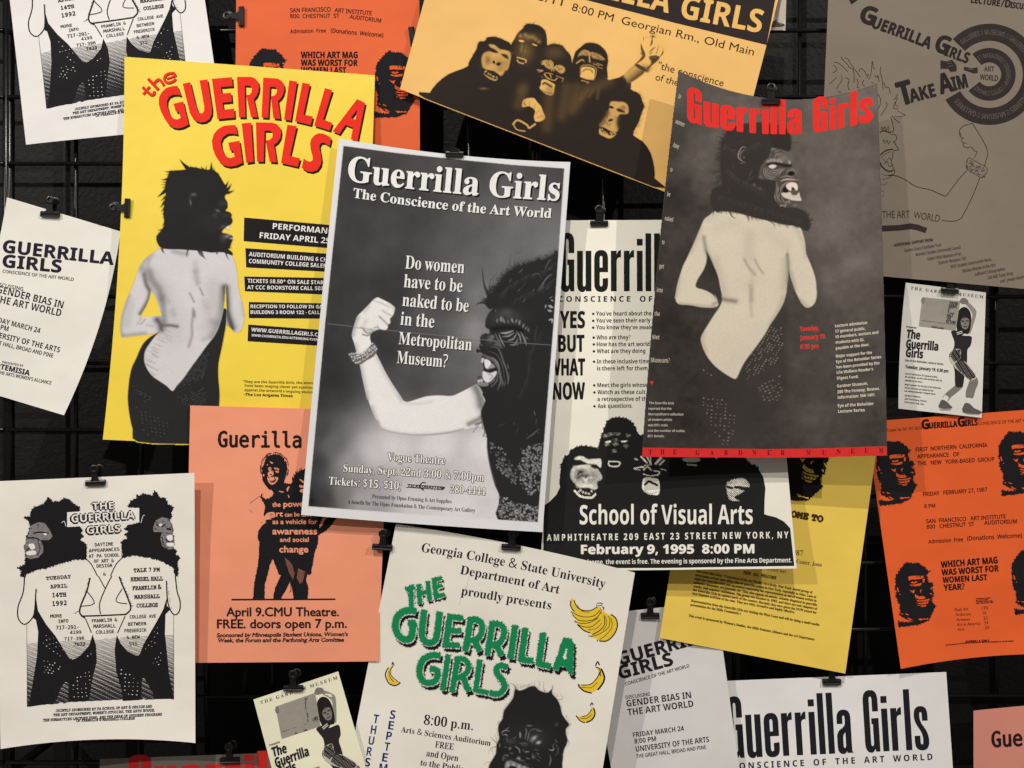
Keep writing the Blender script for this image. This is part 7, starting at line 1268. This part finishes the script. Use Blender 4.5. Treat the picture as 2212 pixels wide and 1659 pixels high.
# ------------------------------------------------------------------ small cards with the posing woman
Oz = zf(3640,1160,300,549)
def card(sheet, xf):
    q = (lambda pts: [xf(p) for p in pts]) if xf else (lambda pts: pts)
    O = lambda pts: q(Oz(pts))
    def put(nm, polys, col, ly, smooth=3):
        k = Ink()
        for p in polys: k.poly(O(p), smooth=smooth)
        sheet.ink(nm, k, col, ly)
    put('printed_limb', [[(415,100),(425,88),(470,130),(487,165),(467,245),(440,322),(430,300),(445,230),(456,172),(410,108)]], (142,134,124), 1.2)
    put('printed_limb', [[(345,690),(392,700),(345,750),(300,785),(275,815),(240,790),(262,755),(305,720)], [(440,660),(487,640),(499,680),(480,730),(458,795),(412,790),(410,740),(425,695)]], (120,112,103), 1.2)
    put('printed_sock', [[(256,768),(284,788),(270,815),(240,800)], [(412,790),(455,796),(448,832),(410,822)]], (214,206,194), 1.6)
    put('printed_shoe', [[(215,832),(235,802),(272,820),(290,838),(308,856),(300,868),(214,864)], [(394,842),(410,826),(440,834),(470,865),(522,888),(512,908),(386,896)]], (92,86,80), 1.8, 2)
    k = Ink(); k.poly(O([(212,868),(302,870),(298,884),(225,882)])); k.poly(O([(388,898),(512,908),(505,916),(420,912)])); sheet.ink('printed_floor_line', k, (150,142,132), 1.1)
    put('printed_leotard', [[(303,300),(345,298),(380,332),(446,338),(452,370),(442,410),(420,440),(418,520),(402,600),(388,700),(350,712),(330,690),(325,580),(292,520),(288,470),(318,430),(325,380),(308,330)]], (44,40,40), 1.8)
    sh = [(320,434),(372,438),(371,500),(420,540),(486,632),(440,662),(380,612),(320,560),(289,512),(299,460)]
    put('printed_shorts', [sh], (186,177,160), 2.4)
    k = Ink(); P = np.array(sh, float)
    for i in range(27):
        u = i / 26.0; c0 = np.array([lerp(296, 462, u), lerp(436, 668, u)]); n = np.array([.80, -.05]) if u < .35 else np.array([.78, -.42])
        pts = [tuple(c0 + n * t + np.array([0, 5 * math.sin(t * .16 + u * 4)])) for t in np.linspace(-40, 110, 32)]
        ins = [p for p in pts if Canvas(0,0,4,4).sdist(P, np.array([p[0]]), np.array([p[1]]))[0] < -1]
        if len(ins) > 2: k.stroke(O(ins), 2.6)
    sheet.ink('printed_stripes', k, (44,40,40), 3.0)
    put('printed_hair', [[(345,296),(340,240),(350,180),(366,138),(402,124),(436,150),(448,200),(442,280),(425,322),(400,318),(380,332),(352,330)]], (36,33,34), 2.4)
    put('printed_mask', [[(372,222),(400,200),(430,214),(432,250),(416,285),(388,282),(375,256)]], (128,120,110), 3.0)
    k = Ink()
    for pts, w in (([(375,226),(398,230)], 2.6), ([(408,226),(430,228)], 2.6), ([(398,246),(412,246)], 2.2), ([(388,266),(405,272),(420,264)], 1.8), ([(392,208),(412,206)], 1.4)): k.stroke(O(pts), w)
    sheet.ink('printed_features', k, (40,36,36), 3.6)
    put('printed_collar', [[(340,310),(382,298),(386,316),(346,328)]], (196,188,176), 3.0, 0)
    k = Ink(); k.stroke(O([(343,319),(385,307)]), 1.6); sheet.ink('printed_collar_line', k, (40,36,36), 3.4)
    put('printed_hand', [[(365,78),(380,60),(398,57),(425,75),(424,98),(400,103),(375,98)], [(82,70),(100,54),(108,60),(104,96),(86,96)]], (122,114,106), 3.4)
    sheet.ink('placard', Ink().poly(q(TP(3,1,[(1335,908),(1662,942),(1622,1198),(1303,1160)]))), (150,142,130), 2.6)
card(P11, None); card(P20, TO_P20)
# the card of which only a shoe shows
k = Ink().poly(TP(3,0,[(40,190),(75,168),(95,195),(140,208),(138,226),(60,236),(30,232)]), smooth=3); P4.ink('printed_shoe', k, (70,64,58), 1.2)
k = Ink().poly(TP(3,0,[(20,238),(150,222),(152,260),(10,262)])); P4.ink('printed_floor_line', k, (168,158,142), 1.0)
k = Ink(); k.stroke(TP(3,0,[(70,175),(90,200),(120,212)]), .8, 0, 3); k.stroke(TP(3,0,[(60,185),(85,180)]), .7, .1); P4.ink('shoe_laces', k, (150,140,126), 1.8)
P4.ink('printed_leg', Ink().poly(TP(3,0,[(60,-40),(110,-40),(100,60),(92,168),(62,168)]), smooth=2), (150,140,128), 1.1)
# ------------------------------------------------------------------ bulldog clips
def clip(x, y, sheet, ang, w, label, up=30.0, disc=True):      # jaw centre, turn in degrees (0 = jaw level, lever upwards), jaw width in picture units
    h = float(sheet.depth(x, y)) + .0006; s = K * (CAM_D - h)
    root = thing('bulldog_clip', label, 'clip', px3(x, y, h), 'black bulldog clips holding the sheets')
    root.rotation_euler = (0, math.radians(ang), 0); root.scale = (1, 1, 1)
    def part(name, V, F, smooth=False):
        me = bpy.data.meshes.new(name); me.from_pydata([(a*s, b*s, c*s) for a, b, c in V], [], F); me.materials.append(M_CLIP)
        if smooth:
            for p in me.polygons: p.use_smooth = True
        o = bpy.data.objects.new(name, me); COL.objects.link(o); o.parent = root; return o
    # jaw: a bar of folded sheet steel, flat in front with a rolled lip below
    prof = [(-.6, 6.5), (-3, 6), (-4.2, 3), (-3.6, -2), (-4.8, -3.4), (-4.8, -5.6), (-3, -6.6), (-1.6, -5.8), (-.6, -5.5), (1.5, -4), (1.5, 6.5)]
    V = []; n = len(prof)
    cols = [(-w/2, .82), (-w/2 + .9, 1), (w/2 - .9, 1), (w/2, .82)]
    for xx, k in cols: V += [(xx, b * k, c * k) for b, c in prof]
    F = [(i*n + j, i*n + (j+1) % n, (i+1)*n + (j+1) % n, (i+1)*n + j) for i in range(3) for j in range(n)] + [tuple(range(n-1, -1, -1)), tuple(range(3*n, 4*n))]
    part('jaw', V, F)
    # neck flaring down into the jaw, front and back
    for nm, y0, y1, dx in (('lever', -2.6, -4.0, 0.0), ('lever', 3.5, 5.0, 3.5)):
        a = [(-11, 4), (-7.5, 8), (-6.5, 13), (-6.2, up - 8), (6.2, up - 8), (6.5, 13), (7.5, 8), (11, 4)]
        V = [(p + dx, lerp(y0, y0 * 1.35, q / up), q) for p, q in a] + [(p + dx, lerp(y1, y1 * 1.35, q / up), q) for p, q in a]; n = len(a)
        F = [tuple(range(n)), tuple(range(2*n-1, n-1, -1))] + [((i+1) % n, i, n + i, n + (i+1) % n) for i in range(n)]
        lv = part(nm, V, F)
        if disc:
            # pierced round thumb-piece
            V = []; F = []; N = 28; prof2 = [(4.0, 0.6), (4.4, -.9), (5.8, -1.4), (7.2, -.6), (9.4, -1.0), (9.9, 0.2), (9.4, 1.4), (4.2, 1.6)]; m = len(prof2); yc = (y0 + y1) / 2 * 1.35
            for k in range(N):
                t = 2*math.pi*k/N
                V += [(dx*1.6 + r * math.cos(t), yc + b, up + r * math.sin(t)) for r, b in prof2]
            F = [(k*m + j, ((k+1) % N)*m + j, ((k+1) % N)*m + (j+1) % m, k*m + (j+1) % m) for k in range(N) for j in range(m)]
            V += [(dx*1.6 + 4.3 * math.cos(2*math.pi*k/N), yc + 1.0, up + 4.3 * math.sin(2*math.pi*k/N)) for k in range(N)]
            F.append(tuple(range(N*m, N*m + N)))
            e = part('thumb_ring', V, F, True)
            e.parent = lv
    return root
clip(522, 36, P2, -90, 42, 'bulldog clip turned sideways on the left edge of the orange sheet at the top')
clip(891, 80, P2, 82, 42, 'bulldog clip half hidden where the tan landscape poster covers the orange sheet')
clip(109, 463, P7, 2, 41, 'bulldog clip on the slanting top edge of the small white flyer at the left edge')
clip(276, 450, P6, -88, 41, 'bulldog clip turned sideways on the left edge of the yellow poster')
clip(982, 334, P8, 1, 39, 'bulldog clip behind the top edge of the flexed-arm poster in the middle', up=22, disc=False)
clip(1665, 220, P10, 0, 40, 'bulldog clip in the sagging top edge of the dark brown poster with red title')
clip(1294, 483, P9, 0, 39, 'bulldog clip on the cream poster with the tall black title, right of the flexed-arm poster')
clip(2051, 628, P11, 4, 37, 'bulldog clip on the small cream card below the grey poster', up=22, disc=False)
clip(207, 1043, P13, -2, 43, 'bulldog clip on the white poster with two back-to-back figures, lower left')
clip(826, 1182, P14, 4, 44, 'bulldog clip half covered by the salmon sheet and the white banana poster')
clip(1104, 1182, P14, 4, 42, 'bulldog clip on the top edge of the white banana poster')
clip(1404, 1330, P17, 0, 40, 'bulldog clip on the grey-white flyer left of the goldenrod sheet')
clip(1796, 1473, P18, -1, 40, 'bulldog clip on the wide white poster at the bottom right')
clip(634, 1486, P20, 0, 42, 'bulldog clip on the tilted cream card at the bottom')
clip(497, 1642, P21, -2, 42, 'bulldog clip on the dark poster cut off by the bottom edge of the photo')
make_glyphs(); run_jobs()
